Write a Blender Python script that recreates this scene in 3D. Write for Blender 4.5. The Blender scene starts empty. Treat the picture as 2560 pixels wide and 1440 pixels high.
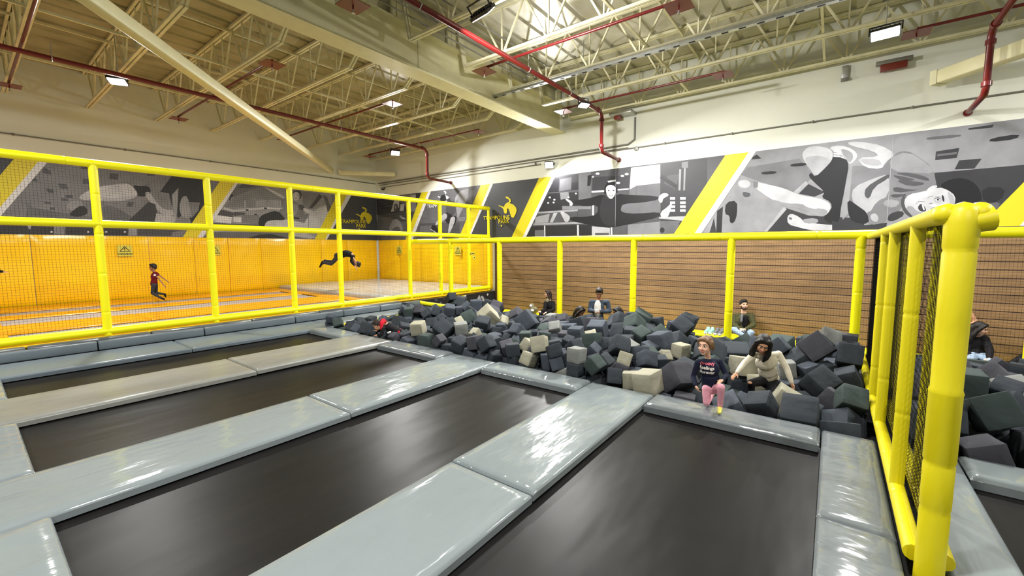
import bpy, bmesh, math, random
from mathutils import Vector, Matrix, Euler, Quaternion
random.seed(7)
SC = bpy.context.scene
COL = SC.collection
V = Vector

# ---------------------------------------------------------------- camera
CAM_H = 1.8                                    # lens height above the pads (z = 0)
F_PX, PITCH, ROLL, YAW = 1054.67, 0.09308692, -0.002351773, 0.64931825
_fw = V((math.cos(YAW) * math.cos(PITCH), math.sin(YAW) * math.cos(PITCH), -math.sin(PITCH)))
_rt0 = V((math.sin(YAW), -math.cos(YAW), 0)); _up0 = _rt0.cross(_fw)
_rt = _rt0 * math.cos(ROLL) + _up0 * math.sin(ROLL)
_up = _up0 * math.cos(ROLL) - _rt0 * math.sin(ROLL)
cam_data = bpy.data.cameras.new('camera'); cam = bpy.data.objects.new('camera', cam_data); COL.objects.link(cam)
cam_data.sensor_fit = 'HORIZONTAL'; cam_data.sensor_width = 36.0; cam_data.lens = F_PX / 2560 * 36.0
cam_data.clip_start = 0.05; cam_data.clip_end = 200
_m = Matrix.Identity(4)
for i in range(3):
    _m[i][0], _m[i][1], _m[i][2] = _rt[i], _up[i], -_fw[i]
_m[2][3] = CAM_H
cam.matrix_world = _m
SC.camera = cam

# ---------------------------------------------------------------- world, exposure
SC.view_settings.view_transform = 'Standard'; SC.view_settings.look = 'None'
SC.view_settings.gamma = 1.0; SC.view_settings.use_curve_mapping = False
SC.view_settings.exposure = 0.10
world = bpy.data.worlds.new('hall_air'); SC.world = world; world.use_nodes = True
world.node_tree.nodes['Background'].inputs[0].default_value = (0.97, 0.98, 1.0, 1)
world.node_tree.nodes['Background'].inputs[1].default_value = 0.30
SC.cycles.max_bounces = 6; SC.cycles.diffuse_bounces = 3; SC.cycles.glossy_bounces = 3
SC.cycles.sample_clamp_indirect = 6.0; SC.cycles.caustics_reflective = False; SC.cycles.caustics_refractive = False

# where a pixel of the 2560 x 1440 frame meets a given plane of the hall
def _ray(px, py):
    return _rt * ((px - 1280) / F_PX) - _up * ((py - 720) / F_PX) + _fw
def on_x(px, py, x):
    d = _ray(px, py); return V((0, 0, CAM_H)) + d * (x / d.x)
def on_y(px, py, y):
    d = _ray(px, py); return V((0, 0, CAM_H)) + d * (y / d.y)
def on_z(px, py, z):
    d = _ray(px, py); return V((0, 0, CAM_H)) + d * ((z - CAM_H) / d.z)

XW, YW = 12.8, 18.1            # inner faces of the two visible walls
Z_LOW = -0.95                  # hall floor behind the foam pit
Z_DECK = 7.05                  # underside of the roof deck

# ---------------------------------------------------------------- materials
def lin(r, g, b):
    f = lambda c: (c / 255 / 12.92) if c / 255 <= 0.04045 else ((c / 255 + 0.055) / 1.055) ** 2.4
    return (f(r), f(g), f(b), 1)

MATS = {}
def mat(name, col, rough=0.5, metal=0.0, spec=0.5, var=None, bump=None, bump2=None, coat=0.0, emit=None):
    """col: linear rgba. var=(scale, amount, stretch) darkens/lightens, bump=(scale, strength, stretch, dist)."""
    m = bpy.data.materials.new(name); m.use_nodes = True
    nt = m.node_tree; N = nt.nodes; L = nt.links
    b = N['Principled BSDF']
    b.inputs['Base Color'].default_value = col
    b.inputs['Roughness'].default_value = rough
    b.inputs['Metallic'].default_value = metal
    b.inputs['Specular IOR Level'].default_value = spec
    b.inputs['Coat Weight'].default_value = coat
    if coat: b.inputs['Coat Roughness'].default_value = 0.12
    if emit:
        b.inputs['Emission Color'].default_value = emit[0]; b.inputs['Emission Strength'].default_value = emit[1]
    tc = N.new('ShaderNodeTexCoord')
    def noise(scale, stretch, detail=3.0, rough_=0.55):
        mp = N.new('ShaderNodeMapping'); mp.inputs['Scale'].default_value = stretch
        L.new(tc.outputs['Object'], mp.inputs['Vector'])
        n = N.new('ShaderNodeTexNoise'); n.inputs['Scale'].default_value = scale
        n.inputs['Detail'].default_value = detail; n.inputs['Roughness'].default_value = rough_
        L.new(mp.outputs[0], n.inputs['Vector']); return n
    if var:
        n = noise(var[0], var[2] if len(var) > 2 else (1, 1, 1), 4.0)
        rp = N.new('ShaderNodeMapRange'); rp.inputs[1].default_value = 0.3; rp.inputs[2].default_value = 0.7
        rp.inputs[3].default_value = 1 - var[1]; rp.inputs[4].default_value = 1 + var[1]
        L.new(n.outputs['Fac'], rp.inputs[0])
        mx = N.new('ShaderNodeVectorMath'); mx.operation = 'SCALE'
        mx.inputs[0].default_value = col[:3]; L.new(rp.outputs[0], mx.inputs['Scale'])
        L.new(mx.outputs[0], b.inputs['Base Color'])
    prev = None
    for bp in (bump, bump2):
        if bp:
            n = noise(bp[0], bp[2], 2.5)
            bn = N.new('ShaderNodeBump'); bn.inputs['Strength'].default_value = bp[1]; bn.inputs['Distance'].default_value = bp[3]
            L.new(n.outputs['Fac'], bn.inputs['Height'])
            if prev: L.new(prev.outputs[0], bn.inputs['Normal'])
            L.new(bn.outputs[0], b.inputs['Normal']); prev = bn
    MATS[name] = m
    return m

mat('wall_paint', lin(224, 225, 212), 0.7, var=(0.5, 0.05), spec=0.3)
mat('deck_paint', lin(176, 164, 122), 0.42, metal=0.25, var=(1.3, 0.16), bump=(1.6, 0.35, (0.6, 1.2, 1), 0.05))
mat('foil_deck', lin(196, 192, 180), 0.34, metal=0.6, var=(1.1, 0.2), bump=(2.2, 0.5, (0.7, 1.4, 1), 0.05))
mat('steel_cream', lin(222, 216, 176), 0.45, var=(3, 0.06))
mat('steel_joist', lin(218, 212, 176), 0.5, var=(4, 0.1))
mat('red_pipe', lin(98, 22, 22), 0.3, spec=0.5)
mat('red_plate', lin(112, 40, 26), 0.4)
mat('galvanised', lin(178, 180, 176), 0.35, metal=0.7, var=(20, 0.15))
mat('conduit_grey', lin(120, 118, 110), 0.45, metal=0.3)
mat('black_metal', lin(22, 22, 24), 0.4)
mat('lamp_white', lin(225, 225, 225), 0.3)
mat('led', (1, 1, 1, 1), emit=((1.0, 0.97, 0.95, 1), 60.0))
mat('led_dim', (1, 1, 1, 1), emit=((0.9, 0.95, 1.0, 1), 6.0))
mat('pad_grey', lin(122, 130, 131), 0.11, spec=0.42, var=(1.2, 0.05), bump=(1.7, 0.55, (0.7, 1.8, 1), 0.04), bump2=(6, 0.28, (0.6, 2.2, 1), 0.014))
mat('pad_grey_worn', lin(126, 127, 121), 0.3, spec=0.5, var=(1.8, 0.10, (1, 3, 1)), bump=(3.0, 0.40, (1, 2.0, 1), 0.018), bump2=(15, 0.2, (1, 2.5, 1), 0.006))
mat('pad_grey_creased', lin(106, 112, 114), 0.12, spec=0.5, var=(2, 0.06), bump=(1.6, 0.5, (1.6, 0.8, 1), 0.06), bump2=(5, 0.35, (2.2, 0.9, 1), 0.02), coat=0.1)
mat('pad_slate', lin(98, 108, 114), 0.32, spec=0.5, var=(1.5, 0.08), bump=(5, 0.3, (1, 2, 1), 0.01))
mat('pad_slate_dark', lin(72, 76, 80), 0.3, spec=0.5, var=(1.5, 0.08), bump=(5, 0.3, (1, 2, 1), 0.012))
mat('bed_black', lin(25, 24, 23), 0.36, spec=0.085, var=(0.9, 0.12, (1, 2, 1)), bump=(1.1, 0.35, (0.5, 1.6, 1), 0.05), bump2=(420, 0.08, (1, 1, 1), 0.002))
mat('bed_lilac', lin(166, 160, 158), 0.45, var=(1.2, 0.06, (0.4, 2, 1)))
mat('fence_yellow', lin(252, 244, 16), 0.36, spec=0.45, bump=(9, 0.22, (1, 1, 0.4), 0.008))
mat('divider_yellow', lin(214, 200, 14), 0.42, spec=0.45, bump=(11, 0.4, (1, 1, 0.35), 0.012), bump2=(60, 0.1, (1, 1, 1), 0.003))
mat('pad_amber', lin(248, 198, 20), 0.26, spec=0.5, var=(0.8, 0.05), bump=(2.4, 0.4, (1, 1, 0.5), 0.02), bump2=(14, 0.15, (1, 1, 0.5), 0.006))
mat('pad_orange', lin(222, 152, 14), 0.26, spec=0.4, var=(0.8, 0.05), bump=(2.4, 0.4, (1, 1, 0.5), 0.02), bump2=(14, 0.15, (1, 1, 0.5), 0.006))
mat('mat_grey', lin(176, 176, 172), 0.2, spec=0.5, var=(0.8, 0.06), bump=(1.6, 0.4, (1, 1, 1), 0.03))
mat('net_black', lin(16, 16, 16), 0.8, spec=0.1)
mat('panel_black', lin(26, 22, 22), 0.4)
mat('dark_floor', lin(46, 46, 48), 0.6, var=(2, 0.1))
mat('pit_dark', lin(26, 27, 29), 0.9)
mat('cloth_white', lin(225, 222, 215), 0.8)

# ---------------------------------------------------------------- mesh collecting
class MB:
    """collects shapes; build() links them as ONE mesh object"""
    def __init__(s): s.v = []; s.f = []; s.mi = []; s.sm = []
    def add(s, vs, fs, mi=0, smooth=False):
        o = len(s.v); s.v += [tuple(p) for p in vs]
        for f in fs: s.f.append([o + i for i in f]); s.mi.append(mi); s.sm.append(smooth)
    def box(s, a, b, mi=0):
        x0, y0, z0 = a; x1, y1, z1 = b
        s.add([(x0,y0,z0),(x1,y0,z0),(x1,y1,z0),(x0,y1,z0),(x0,y0,z1),(x1,y0,z1),(x1,y1,z1),(x0,y1,z1)],
              [(3,2,1,0),(4,5,6,7),(0,1,5,4),(1,2,6,5),(2,3,7,6),(3,0,4,7)], mi)
    def bar(s, p0, p1, w, h, mi=0, up=(0, 0, 1)):
        """rectangular bar from p0 to p1, w across, h along up"""
        p0, p1 = V(p0), V(p1); d = (p1 - p0).normalized(); u = V(up)
        if abs(d.dot(u)) > 0.98: u = V((1, 0, 0))
        r = d.cross(u).normalized(); u = r.cross(d)
        vs = []
        for p in (p0, p1):
            for a, b in ((-1,-1),(1,-1),(1,1),(-1,1)): vs.append(p + r * (a * w / 2) + u * (b * h / 2))
        s.add(vs, [(0,1,2,3),(7,6,5,4),(4,5,1,0),(5,6,2,1),(6,7,3,2),(7,4,0,3)], mi)
    def rings(s, rings, mi=0, smooth=True, caps=True):
        n = len(rings[0]); vs = [p for r in rings for p in r]; fs = []
        for k in range(len(rings) - 1):
            for i in range(n):
                j = (i + 1) % n
                fs.append((k*n+i, k*n+j, (k+1)*n+j, (k+1)*n+i))
        s.add(vs, fs, mi, smooth)
        if caps:
            s.add(rings[0], [tuple(range(n))[::-1]], mi); s.add(rings[-1], [tuple(range(n))], mi)
    def cyl(s, p0, p1, r0, r1=None, n=10, mi=0, smooth=True, caps=True):
        s.tube([p0, p1], [r0, r0 if r1 is None else r1], n, mi, smooth, caps)
    def tube(s, pts, r, n=8, mi=0, smooth=True, caps=True):
        pts = [V(p) for p in pts]; rs = r if isinstance(r, (list, tuple)) else [r] * len(pts)
        d0 = (pts[1] - pts[0]).normalized()
        u = d0.orthogonal().normalized(); rg = []
        for i, p in enumerate(pts):
            if i == 0: d = d0
            elif i == len(pts) - 1: d = (pts[i] - pts[i-1]).normalized()
            else: d = ((pts[i] - pts[i-1]).normalized() + (pts[i+1] - pts[i]).normalized()).normalized()
            u = (u - d * u.dot(d)).normalized(); w = d.cross(u)
            k = 1.0
            if 0 < i < len(pts) - 1:
                c = (pts[i] - pts[i-1]).normalized().dot(d); k = 1 / max(c, 0.5)
            rg.append([p + (u * math.cos(2*math.pi*j/n) + w * math.sin(2*math.pi*j/n)) * rs[i] * k for j in range(n)])
        s.rings(rg, mi, smooth, caps)
    def padded(s, p0, p1, r, seg=0.75, n=12, mi=0, phase=0.0):
        """foam sleeve tube with a seam every seg metres"""
        p0, p1 = V(p0), V(p1); L = (p1 - p0).length; d = (p1 - p0) / L
        ts = [0.0]; t = seg * (1 - phase)
        while t < L - 0.05:
            ts += [t - 0.04, t - 0.012, t, t + 0.012, t + 0.04]; t += seg
        ts.append(L)
        pts = [p0 + d * t for t in ts]
        rs = [r * (0.90 if (i % 5 == 3 and 0 < i < len(ts) - 1) else 1.0) for i in range(len(ts))]
        s.tube(pts, rs, n, mi)
    def plate(s, o, u, v, mi=0):
        o, u, v = V(o), V(u), V(v); s.add([o, o+u, o+u+v, o+v], [(0,1,2,3)], mi)
    def poly(s, pts, mi=0): s.add(pts, [tuple(range(len(pts)))], mi)
    def disc(s, c, u, v, mi=0, n=20):
        c, u, v = V(c), V(u), V(v)
        s.poly([c + u * math.cos(2*math.pi*i/n) + v * math.sin(2*math.pi*i/n) for i in range(n)], mi)
    def ball(s, c, r, mi=0, nu=14, nv=9, rot=None):
        c = V(c); r = V(r) if not isinstance(r, (int, float)) else V((r, r, r))
        vs = []; fs = []
        for i in range(nv + 1):
            th = math.pi * i / nv
            for j in range(nu):
                ph = 2 * math.pi * j / nu
                p = V((r.x * math.sin(th) * math.cos(ph), r.y * math.sin(th) * math.sin(ph), r.z * math.cos(th)))
                if rot: p = rot @ p
                vs.append(c + p)
        for i in range(nv):
            for j in range(nu):
                k = (j + 1) % nu
                if i == 0: fs.append((j, nu + j, nu + k))
                elif i == nv - 1: fs.append((i*nu+j, (i+1)*nu+j, i*nu+k))
                else: fs.append((i*nu+j, (i+1)*nu+j, (i+1)*nu+k, i*nu+k))
        s.add(vs, fs, mi, True)
    def build(s, name, mats, parent=None, loc=None):
        me = bpy.data.meshes.new(name)
        off = V(loc) if loc is not None else V((0, 0, 0))
        me.from_pydata([V(p) - off for p in s.v] if loc is not None else s.v, [], s.f); me.update()
        if not isinstance(mats, (list, tuple)): mats = [mats]
        for m in mats: me.materials.append(MATS[m] if isinstance(m, str) else m)
        me.polygons.foreach_set('material_index', s.mi); me.polygons.foreach_set('use_smooth', s.sm)
        o = bpy.data.objects.new(name, me); COL.objects.link(o)
        if loc is not None: o.location = loc
        if parent is not None:
            o.parent = parent
            o.matrix_parent_inverse = parent.matrix_basis.inverted()
        return o

def tag(o, label=None, cat=None, group=None, kind=None):
    for k, v in (('label', label), ('category', cat), ('group', group), ('kind', kind)):
        if v: o[k] = v
    return o
def thing(name, label, cat, loc=(0, 0, 0), group=None, rot=None):
    o = bpy.data.objects.new(name, None); COL.objects.link(o); o.location = loc; o.empty_display_size = 0.1
    if rot is not None: o.rotation_euler = rot
    return tag(o, label, cat, group)
def struct(name, mb, m):
    o = mb.build(name, m); o['kind'] = 'structure'; return o
def bevel(o, w, seg=2):
    md = o.modifiers.new('edge', 'BEVEL'); md.width = w; md.segments = seg; md.limit_method = 'ANGLE'
    md.harden_normals = False
    for p in o.data.polygons: p.use_smooth = True
    return o
# ================================================================= LIGHTS (flood lights of the hall, plus added fill lamps out of view)
def aim(d):                                    # rotation that points -Z along d
    return V(d).to_track_quat('-Z', 'Y')
def flood(label, loc, d, power, size=(0.34, 0.26), lens='led', hook=True, group=None, colour=(1.0, 0.985, 0.96), hang=True):
    """LED flood lamp: finned black housing, white lens, U bracket and its own light"""
    loc = V(loc); q = aim(d); R = q.to_matrix()
    t = thing('flood_light', label, 'lamp', loc, group)
    w, h = size
    L = lambda x, y, z: loc + R @ V((x, y, z))
    b = MB()
    def obox(mb, a, c):
        x0, y0, z0 = a; x1, y1, z1 = c
        vs = [L(*p) for p in ((x0,y0,z0),(x1,y0,z0),(x1,y1,z0),(x0,y1,z0),(x0,y0,z1),(x1,y0,z1),(x1,y1,z1),(x0,y1,z1))]
        mb.add(vs, [(3,2,1,0),(4,5,6,7),(0,1,5,4),(1,2,6,5),(2,3,7,6),(3,0,4,7)])
    obox(b, (-w/2, -h/2, 0.0), (w/2, h/2, 0.05))
    for k in range(7):
        x = -w/2 + 0.03 + k * (w - 0.06) / 6
        obox(b, (x - 0.006, -h*0.42, 0.05), (x + 0.006, h*0.42, 0.085))
    b.build('housing', 'black_metal', t)
    g = MB(); obox(g, (-w/2 + 0.02, -h/2 + 0.02, -0.012), (w/2 - 0.02, h/2 - 0.02, -0.001)); g.build('lens', lens, t)
    if hook:
        k = MB(); k.tube([L(-w/2 - 0.015, 0, 0.03), L(-w/2 - 0.015, 0, 0.2), L(w/2 + 0.015, 0, 0.2), L(w/2 + 0.015, 0, 0.03)], 0.012, 6)
        k.build('bracket', 'black_metal', t)
    if hang:
        top = L(0, 0, 0.2); k = MB(); k.cyl(top, (top.x, top.y, Z_DECK), 0.009, n=6); k.build('hanging_rod', 'galvanised', t)
    if power:
        ld = bpy.data.lights.new('flood_beam', 'AREA'); ld.shape = 'RECTANGLE'; ld.size = w * 0.9; ld.size_y = h * 0.9
        ld.energy = power; ld.color = colour
        lo = bpy.data.objects.new('flood_beam', ld); COL.objects.link(lo)
        lo.rotation_mode = 'QUATERNION'; lo.rotation_quaternion = q; lo.location = loc + R @ V((0, 0, -0.03))
        lo.parent = t; lo.matrix_parent_inverse = t.matrix_basis.inverted()
    return t

P = 1.0
flood('bright LED flood light clamped under the red pipe above the yellow jump runway', (2.55, 13.25, 5.62), (-0.12, -0.22, -0.96), 330 * P)
flood('bright LED flood light hung near the far corner beside the vertical red pipe drop', (10.65, 13.75, 5.5), (-0.22, -0.40, -0.88), 430 * P)
flood('LED flood light bracketed on the cream wall above the yellow stripe of the wall print', (12.62, 7.96, 4.66), (-0.75, -0.30, -0.58), 300 * P, (0.30, 0.24), hang=False)
flood('small LED flood light at the bend of the red pipe above the foam pit', (10.05, 5.30, 5.45), (-0.12, -0.22, -0.96), 540 * P, (0.28, 0.20))
flood('largest, brightest LED flood light hanging above the split between the two pits', (10.4, -0.53, 5.62), (-0.38, 0.03, -0.92), 540 * P, (0.42, 0.24))
flood('black flood light seen from its side, hung beside the girder near the top', (5.5, 4.75, 5.6), (0.72, -0.10, -0.68), 330 * P, (0.42, 0.24))
# unseen fill lamps added around the lens to light the hall from the front
for k, (x, y) in enumerate(((1.2, 1.2), (-3.0, 4.5), (-3.0, -3.5), (4.5, -5.5), (-2.0, 9.5), (10.3, -6.0))):
    flood('LED flood light over the hall behind the photographer', (x, y, 5.7), (0.05, 0.05, -1), 290 * P, group='flood lights over the rest of the hall')

# ================================================================= SHELL
b = MB(); b.box((-9, YW, Z_LOW), (XW + 0.3, YW + 0.3, 7.6)); struct('wall_left', b, 'wall_paint')
b = MB(); b.box((XW, -11, Z_LOW), (XW + 0.3, YW, 7.6)); struct('wall_right', b, 'wall_paint')
b = MB(); b.box((-9, -11, Z_LOW - 0.2), (XW, YW, Z_LOW)); struct('floor', b, 'dark_floor')

# corrugated roof deck: trapezoid ribs that run along X
def deck_material():
    m = MATS['deck_paint']; nt = m.node_tree; N = nt.nodes; L = nt.links
    bs = N['Principled BSDF']; tc = N.new('ShaderNodeTexCoord')
    # the insulation foil is bare and silvery over the pits, khaki paint over the far court
    sep = N.new('ShaderNodeSeparateXYZ'); L.new(tc.outputs['Object'], sep.inputs[0])
    mr = N.new('ShaderNodeMapRange'); mr.inputs[1].default_value = 6.2; mr.inputs[2].default_value = 8.4
    mr.inputs[3].default_value = 1; mr.inputs[4].default_value = 0; L.new(sep.outputs['Y'], mr.inputs[0])
    n = N.new('ShaderNodeTexNoise'); n.inputs['Scale'].default_value = 1.4; n.inputs['Detail'].default_value = 5
    L.new(tc.outputs['Object'], n.inputs['Vector'])
    rp = N.new('ShaderNodeValToRGB'); rp.color_ramp.elements[0].color = lin(140, 133, 98); rp.color_ramp.elements[1].color = lin(184, 177, 142)
    rp.color_ramp.elements[0].position = 0.3; rp.color_ramp.elements[1].position = 0.75
    L.new(n.outputs['Fac'], rp.inputs[0])
    rq = N.new('ShaderNodeValToRGB'); rq.color_ramp.elements[0].color = lin(186, 181, 160); rq.color_ramp.elements[1].color = lin(228, 225, 212)
    rq.color_ramp.elements[0].position = 0.3; rq.color_ramp.elements[1].position = 0.75
    L.new(n.outputs['Fac'], rq.inputs[0])
    mx = N.new('ShaderNodeMix'); mx.data_type = 'RGBA'; L.new(mr.outputs[0], mx.inputs['Factor'])
    L.new(rp.outputs[0], mx.inputs['A']); L.new(rq.outputs[0], mx.inputs['B']); L.new(mx.outputs['Result'], bs.inputs['Base Color'])
    mm = N.new('ShaderNodeMath'); mm.operation = 'MULTIPLY_ADD'; mm.inputs[1].default_value = 0.20; mm.inputs[2].default_value = 0.12
    L.new(mr.outputs[0], mm.inputs[0]); L.new(mm.outputs[0], bs.inputs['Metallic'])
deck_material()
b = MB(); y = -11.0; prof = []
while y < YW:
    prof += [(y, Z_DECK), (y + 0.42, Z_DECK), (y + 0.45, Z_DECK + 0.05), (y + 0.52, Z_DECK + 0.05)]; y += 0.55
prof = [p for p in prof if p[0] <= YW] + [(YW, Z_DECK)]
vs = [(x, p[0], p[1]) for x in (-9, XW) for p in prof]; n = len(prof)
b.add(vs, [(i, n + i, n + i + 1, i + 1) for i in range(n - 1)])
struct('ceiling', b, 'deck_paint')

# main girder along X: I section with stiffener seams
YB = 7.65
b = MB()
b.box((-9, YB - 0.24, 5.68), (XW - 0.02, YB + 0.24, 5.71)); b.box((-9, YB - 0.012, 5.71), (XW - 0.04, YB + 0.012, 6.52))
b.box((-9, YB - 0.24, 6.52), (XW - 0.02, YB + 0.24, 6.55))
b.box((6.6, YB - 0.03, 5.80), (6.615, YB + 0.03, 6.44)); b.box((0.6, YB - 0.03, 5.80), (0.615, YB + 0.03, 6.44))
b.box((-9, YB + 0.05, 6.55), (XW - 0.02, YB + 0.09, Z_DECK))
o = b.build('ceiling_beam', 'steel_cream'); o['kind'] = 'structure'

# open web joists: double angle chords, V webs with a post at each bottom node
def joist(x, y0, y1, zb, label, group, strut_end):
    t = thing('roof_joist', label, 'roof joist', (x, (y0 + y1) / 2, zb), group)
    yc0, yc1 = strut_end
    b = MB()
    for s in (-1, 1): b.bar((x + s * 0.038, yc0, zb), (x + s * 0.038, yc1, zb), 0.052, 0.05)
    b.build('bottom_chord', 'steel_joist', t)
    b = MB()
    for s in (-1, 1): b.bar((x + s * 0.038, y0, Z_DECK - 0.04), (x + s * 0.038, y1, Z_DECK - 0.04), 0.05, 0.06)
    b.build('top_chord', 'steel_joist', t)
    b = MB(); zt = Z_DECK - 0.07; pitch = 1.2; y = yc0 + 0.6
    while y < yc1 - 0.1:
        b.bar((x, y, zb), (x, y, zt), 0.028, 0.028)
        b.bar((x, y - 0.04, zb), (x, max(y - 0.58, y0), zt), 0.036, 0.036); b.bar((x, y + 0.04, zb), (x, min(y + 0.58, y1), zt), 0.036, 0.036)
        y += pitch
    b.build('lattice', 'steel_joist', t); b = MB()
    if yc0 > y0 + 0.2:
        for s in (-1, 1): b.bar((x + s * 0.035, yc0, zb + 0.02), (x + s * 0.035, y0 + 0.25, zt), 0.04, 0.04)
    if b.v: b.build('end_strut', 'steel_joist', t); b = MB()
    if yc1 < y1 - 0.2:
        for s in (-1, 1): b.bar((x + s * 0.035, yc1, zb + 0.02), (x + s * 0.035, y1 - 0.25, zt), 0.04, 0.04)
    if b.v: b.build('end_strut', 'steel_joist', t)
    return t
ORD = ['nearest', 'second', 'third', 'fourth', 'fifth', 'sixth', 'seventh', 'eighth', 'ninth', 'tenth', 'eleventh', 'twelfth']
XJ = [12.5, 10.9, 9.35, 7.56, 5.95, 4.37, 2.75, 1.15, -0.5, -2.1]
for i, x in enumerate(XJ):
    joist(x, YB + 0.1, YW - 0.02, 6.04, 'cream open web roof joist over the yellow court, %s from the mural wall' % ORD[i], 'roof joists over the yellow court', (9.25, YW - 0.05))
for i, x in enumerate(XJ):
    joist(x, -10.9, YB - 0.1, 6.04, 'cream open web roof joist over the foam pits, %s from the mural wall' % ORD[i], 'roof joists over the foam pits', (-10.2, YB - 0.55))
# bridging angles that tie the joists together along X
def bridging(y, z, label):
    b = MB(); b.bar((-8, y, z), (XW - 0.05, y, z), 0.045, 0.045); tag(b.build('bridging_bar', 'steel_joist'), label, 'steel bar')
bridging(11.6, 6.09, 'cream bridging bar tying the joist bottoms, closest to the main girder over the yellow court')
bridging(14.6, 6.09, 'cream bridging bar tying the joist bottoms, closest to the corner over the yellow court')
bridging(11.7, Z_DECK - 0.1, 'cream bridging bar under the roof deck, closest to the main girder over the yellow court')
bridging(14.7, Z_DECK - 0.1, 'cream bridging bar under the roof deck, closest to the corner over the yellow court')
bridging(3.4, 6.09, 'cream bridging bar tying the joist bottoms above the foam pit')
bridging(0.4, 6.09, 'cream bridging bar tying the joist bottoms above the yellow divider')
bridging(3.2, Z_DECK - 0.1, 'cream bridging bar under the silver roof deck above the foam pit')
# joist seats on the girder
b = MB()
for x in XJ:
    for s in (-1, 1): b.bar((x + s * 0.07, YB - 0.1, 6.55), (x + s * 0.07, YB - 0.1, 6.98), 0.05, 0.12)
b.build('joist_seats', 'steel_cream', bpy.data.objects['ceiling_beam'])

# wind braces: square tubes at the wall corner and on the right wall
def brace(name, p0, p1, w, label, caps=True):
    t = thing(name, label, 'steel brace', p0)
    b = MB(); b.bar(p0, p1, w, w); bevel(b.build('tube', 'steel_cream', t), 0.02)
    p0, p1 = V(p0), V(p1); d = (p1 - p0).normalized()
    b = MB(); b.bar(p0 - d * 0.10, p0 + d * 0.02, w * 1.08, w * 1.08); b.build('end_plate', 'steel_joist', t)
brace('wind_brace', (10.28, 17.82, 5.26), (-2.5, 4.1, 5.2), 0.20, 'long cream square tube brace crossing under the roof from the corner')
brace('wind_brace', (10.86, 17.93, 5.24), (12.66, 16.40, 5.24), 0.19, 'short cream square tube brace across the corner of the walls')
_p = on_x(2348, 200, 12.68)
_p.x = 12.50; brace('wind_brace', tuple(_p), (_p.x - 6.0, _p.y - 6.4, _p.z + 0.05), 0.26, 'cream square tube brace leaving the right wall beside the third red pipe drop')

# ================================================================= SPRINKLER PIPES
R_M, R_B = 0.05, 0.028
def sprinkler(y, xl, drop_z, label, branches, zm=5.68):
    """main along X at y, drop near the wall, elbow stub into the wall"""
    t = thing('sprinkler_pipe', label, 'pipe', (11.5, y, zm))
    b = MB(); b.tube([(xl, y, zm), (11.38, y, zm), (11.5, y, zm - 0.12), (11.5, y, 4.70), (11.6, y, 4.58), (XW - 0.02, y, 4.55)], R_M, 10)
    b.build('main_pipe', 'red_pipe', t)
    b = MB()
    for p0, p1 in (((11.5, y, 5.5), (11.5, y, 5.42)), ((11.5, y, 4.78), (11.5, y, 4.70)), ((XW - 0.06, y, 4.55), (XW - 0.015, y, 4.55)), ((11.3, y, zm), (11.22, y, zm))):
        b.cyl(p0, p1, R_M * 1.45, n=12)
    b.build('coupling', 'red_pipe', t)
    b = MB()
    for xh in (1.5, 4.8, 7.85, 9.65):
        b.tube([(xh, y, zm - 0.065), (xh + 0.0, y - 0.065, zm), (xh, y, zm + 0.065), (xh, y, 6.0)], 0.008, 5)
    b.build('hanger', 'galvanised', t)
    return t
sprinkler(12.9, -8, 5.57, 'red sprinkler main over the yellow court, dropping in the far corner', None)
sprinkler(5.49, -8, 5.57, 'red sprinkler main crossing above the foam pit with a small flood at its bend', None)
sprinkler(-2.04, -8, 5.57, 'red sprinkler main at the right edge of the photo, dropping beside the square brace', None)
def branch(x, y0, y1, label, drops):
    """branch line along Y over a main, with heat collector plates on its heads"""
    z = 5.80
    t = thing('sprinkler_branch', label, 'pipe', (x, (y0 + y1) / 2, z))
    b = MB(); b.tube([(x, y0, z), (x, y1, z)], R_B, 8)
    for yy in drops: b.tube([(x, yy, z), (x, yy, z - 0.14)], 0.014, 6)
    b.build('branch_pipe', 'red_pipe', t)
    for yy in drops:
        k = MB(); k.box((x - 0.2, yy - 0.2, z - 0.085), (x + 0.2, yy + 0.2, z - 0.075)); k.build('collector_plate', 'red_plate', t)
        k = MB(); k.cyl((x, yy, z - 0.20), (x, yy, z - 0.12), 0.012, n=6); k.cyl((x, yy, z - 0.205), (x, yy, z - 0.195), 0.03, n=8); k.build('sprinkler_head', 'galvanised', t)
for x, ly, lp in ((1.1, 'nearest the photographer', ''), (4.4, 'behind the long brace', ''), (7.5, 'second from the mural wall', ''), (11.0, 'by the mural wall', '')):
    branch(x, 9.73, 16.0, 'thin red sprinkler branch with two plates over the yellow court, %s' % ly, (9.75, 15.95))
for x, ly in ((4.2, 'nearest the photographer'), (7.43, 'in the middle'), (10.9, 'by the mural wall')):
    branch(x, 2.2, 6.43, 'thin red sprinkler branch with two plates over the foam pit, %s' % ly, (2.22, 6.4))
branch(11.0, -5.4, -1.0, 'thin red sprinkler branch above the right hand pit', (-1.0,))

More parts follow.
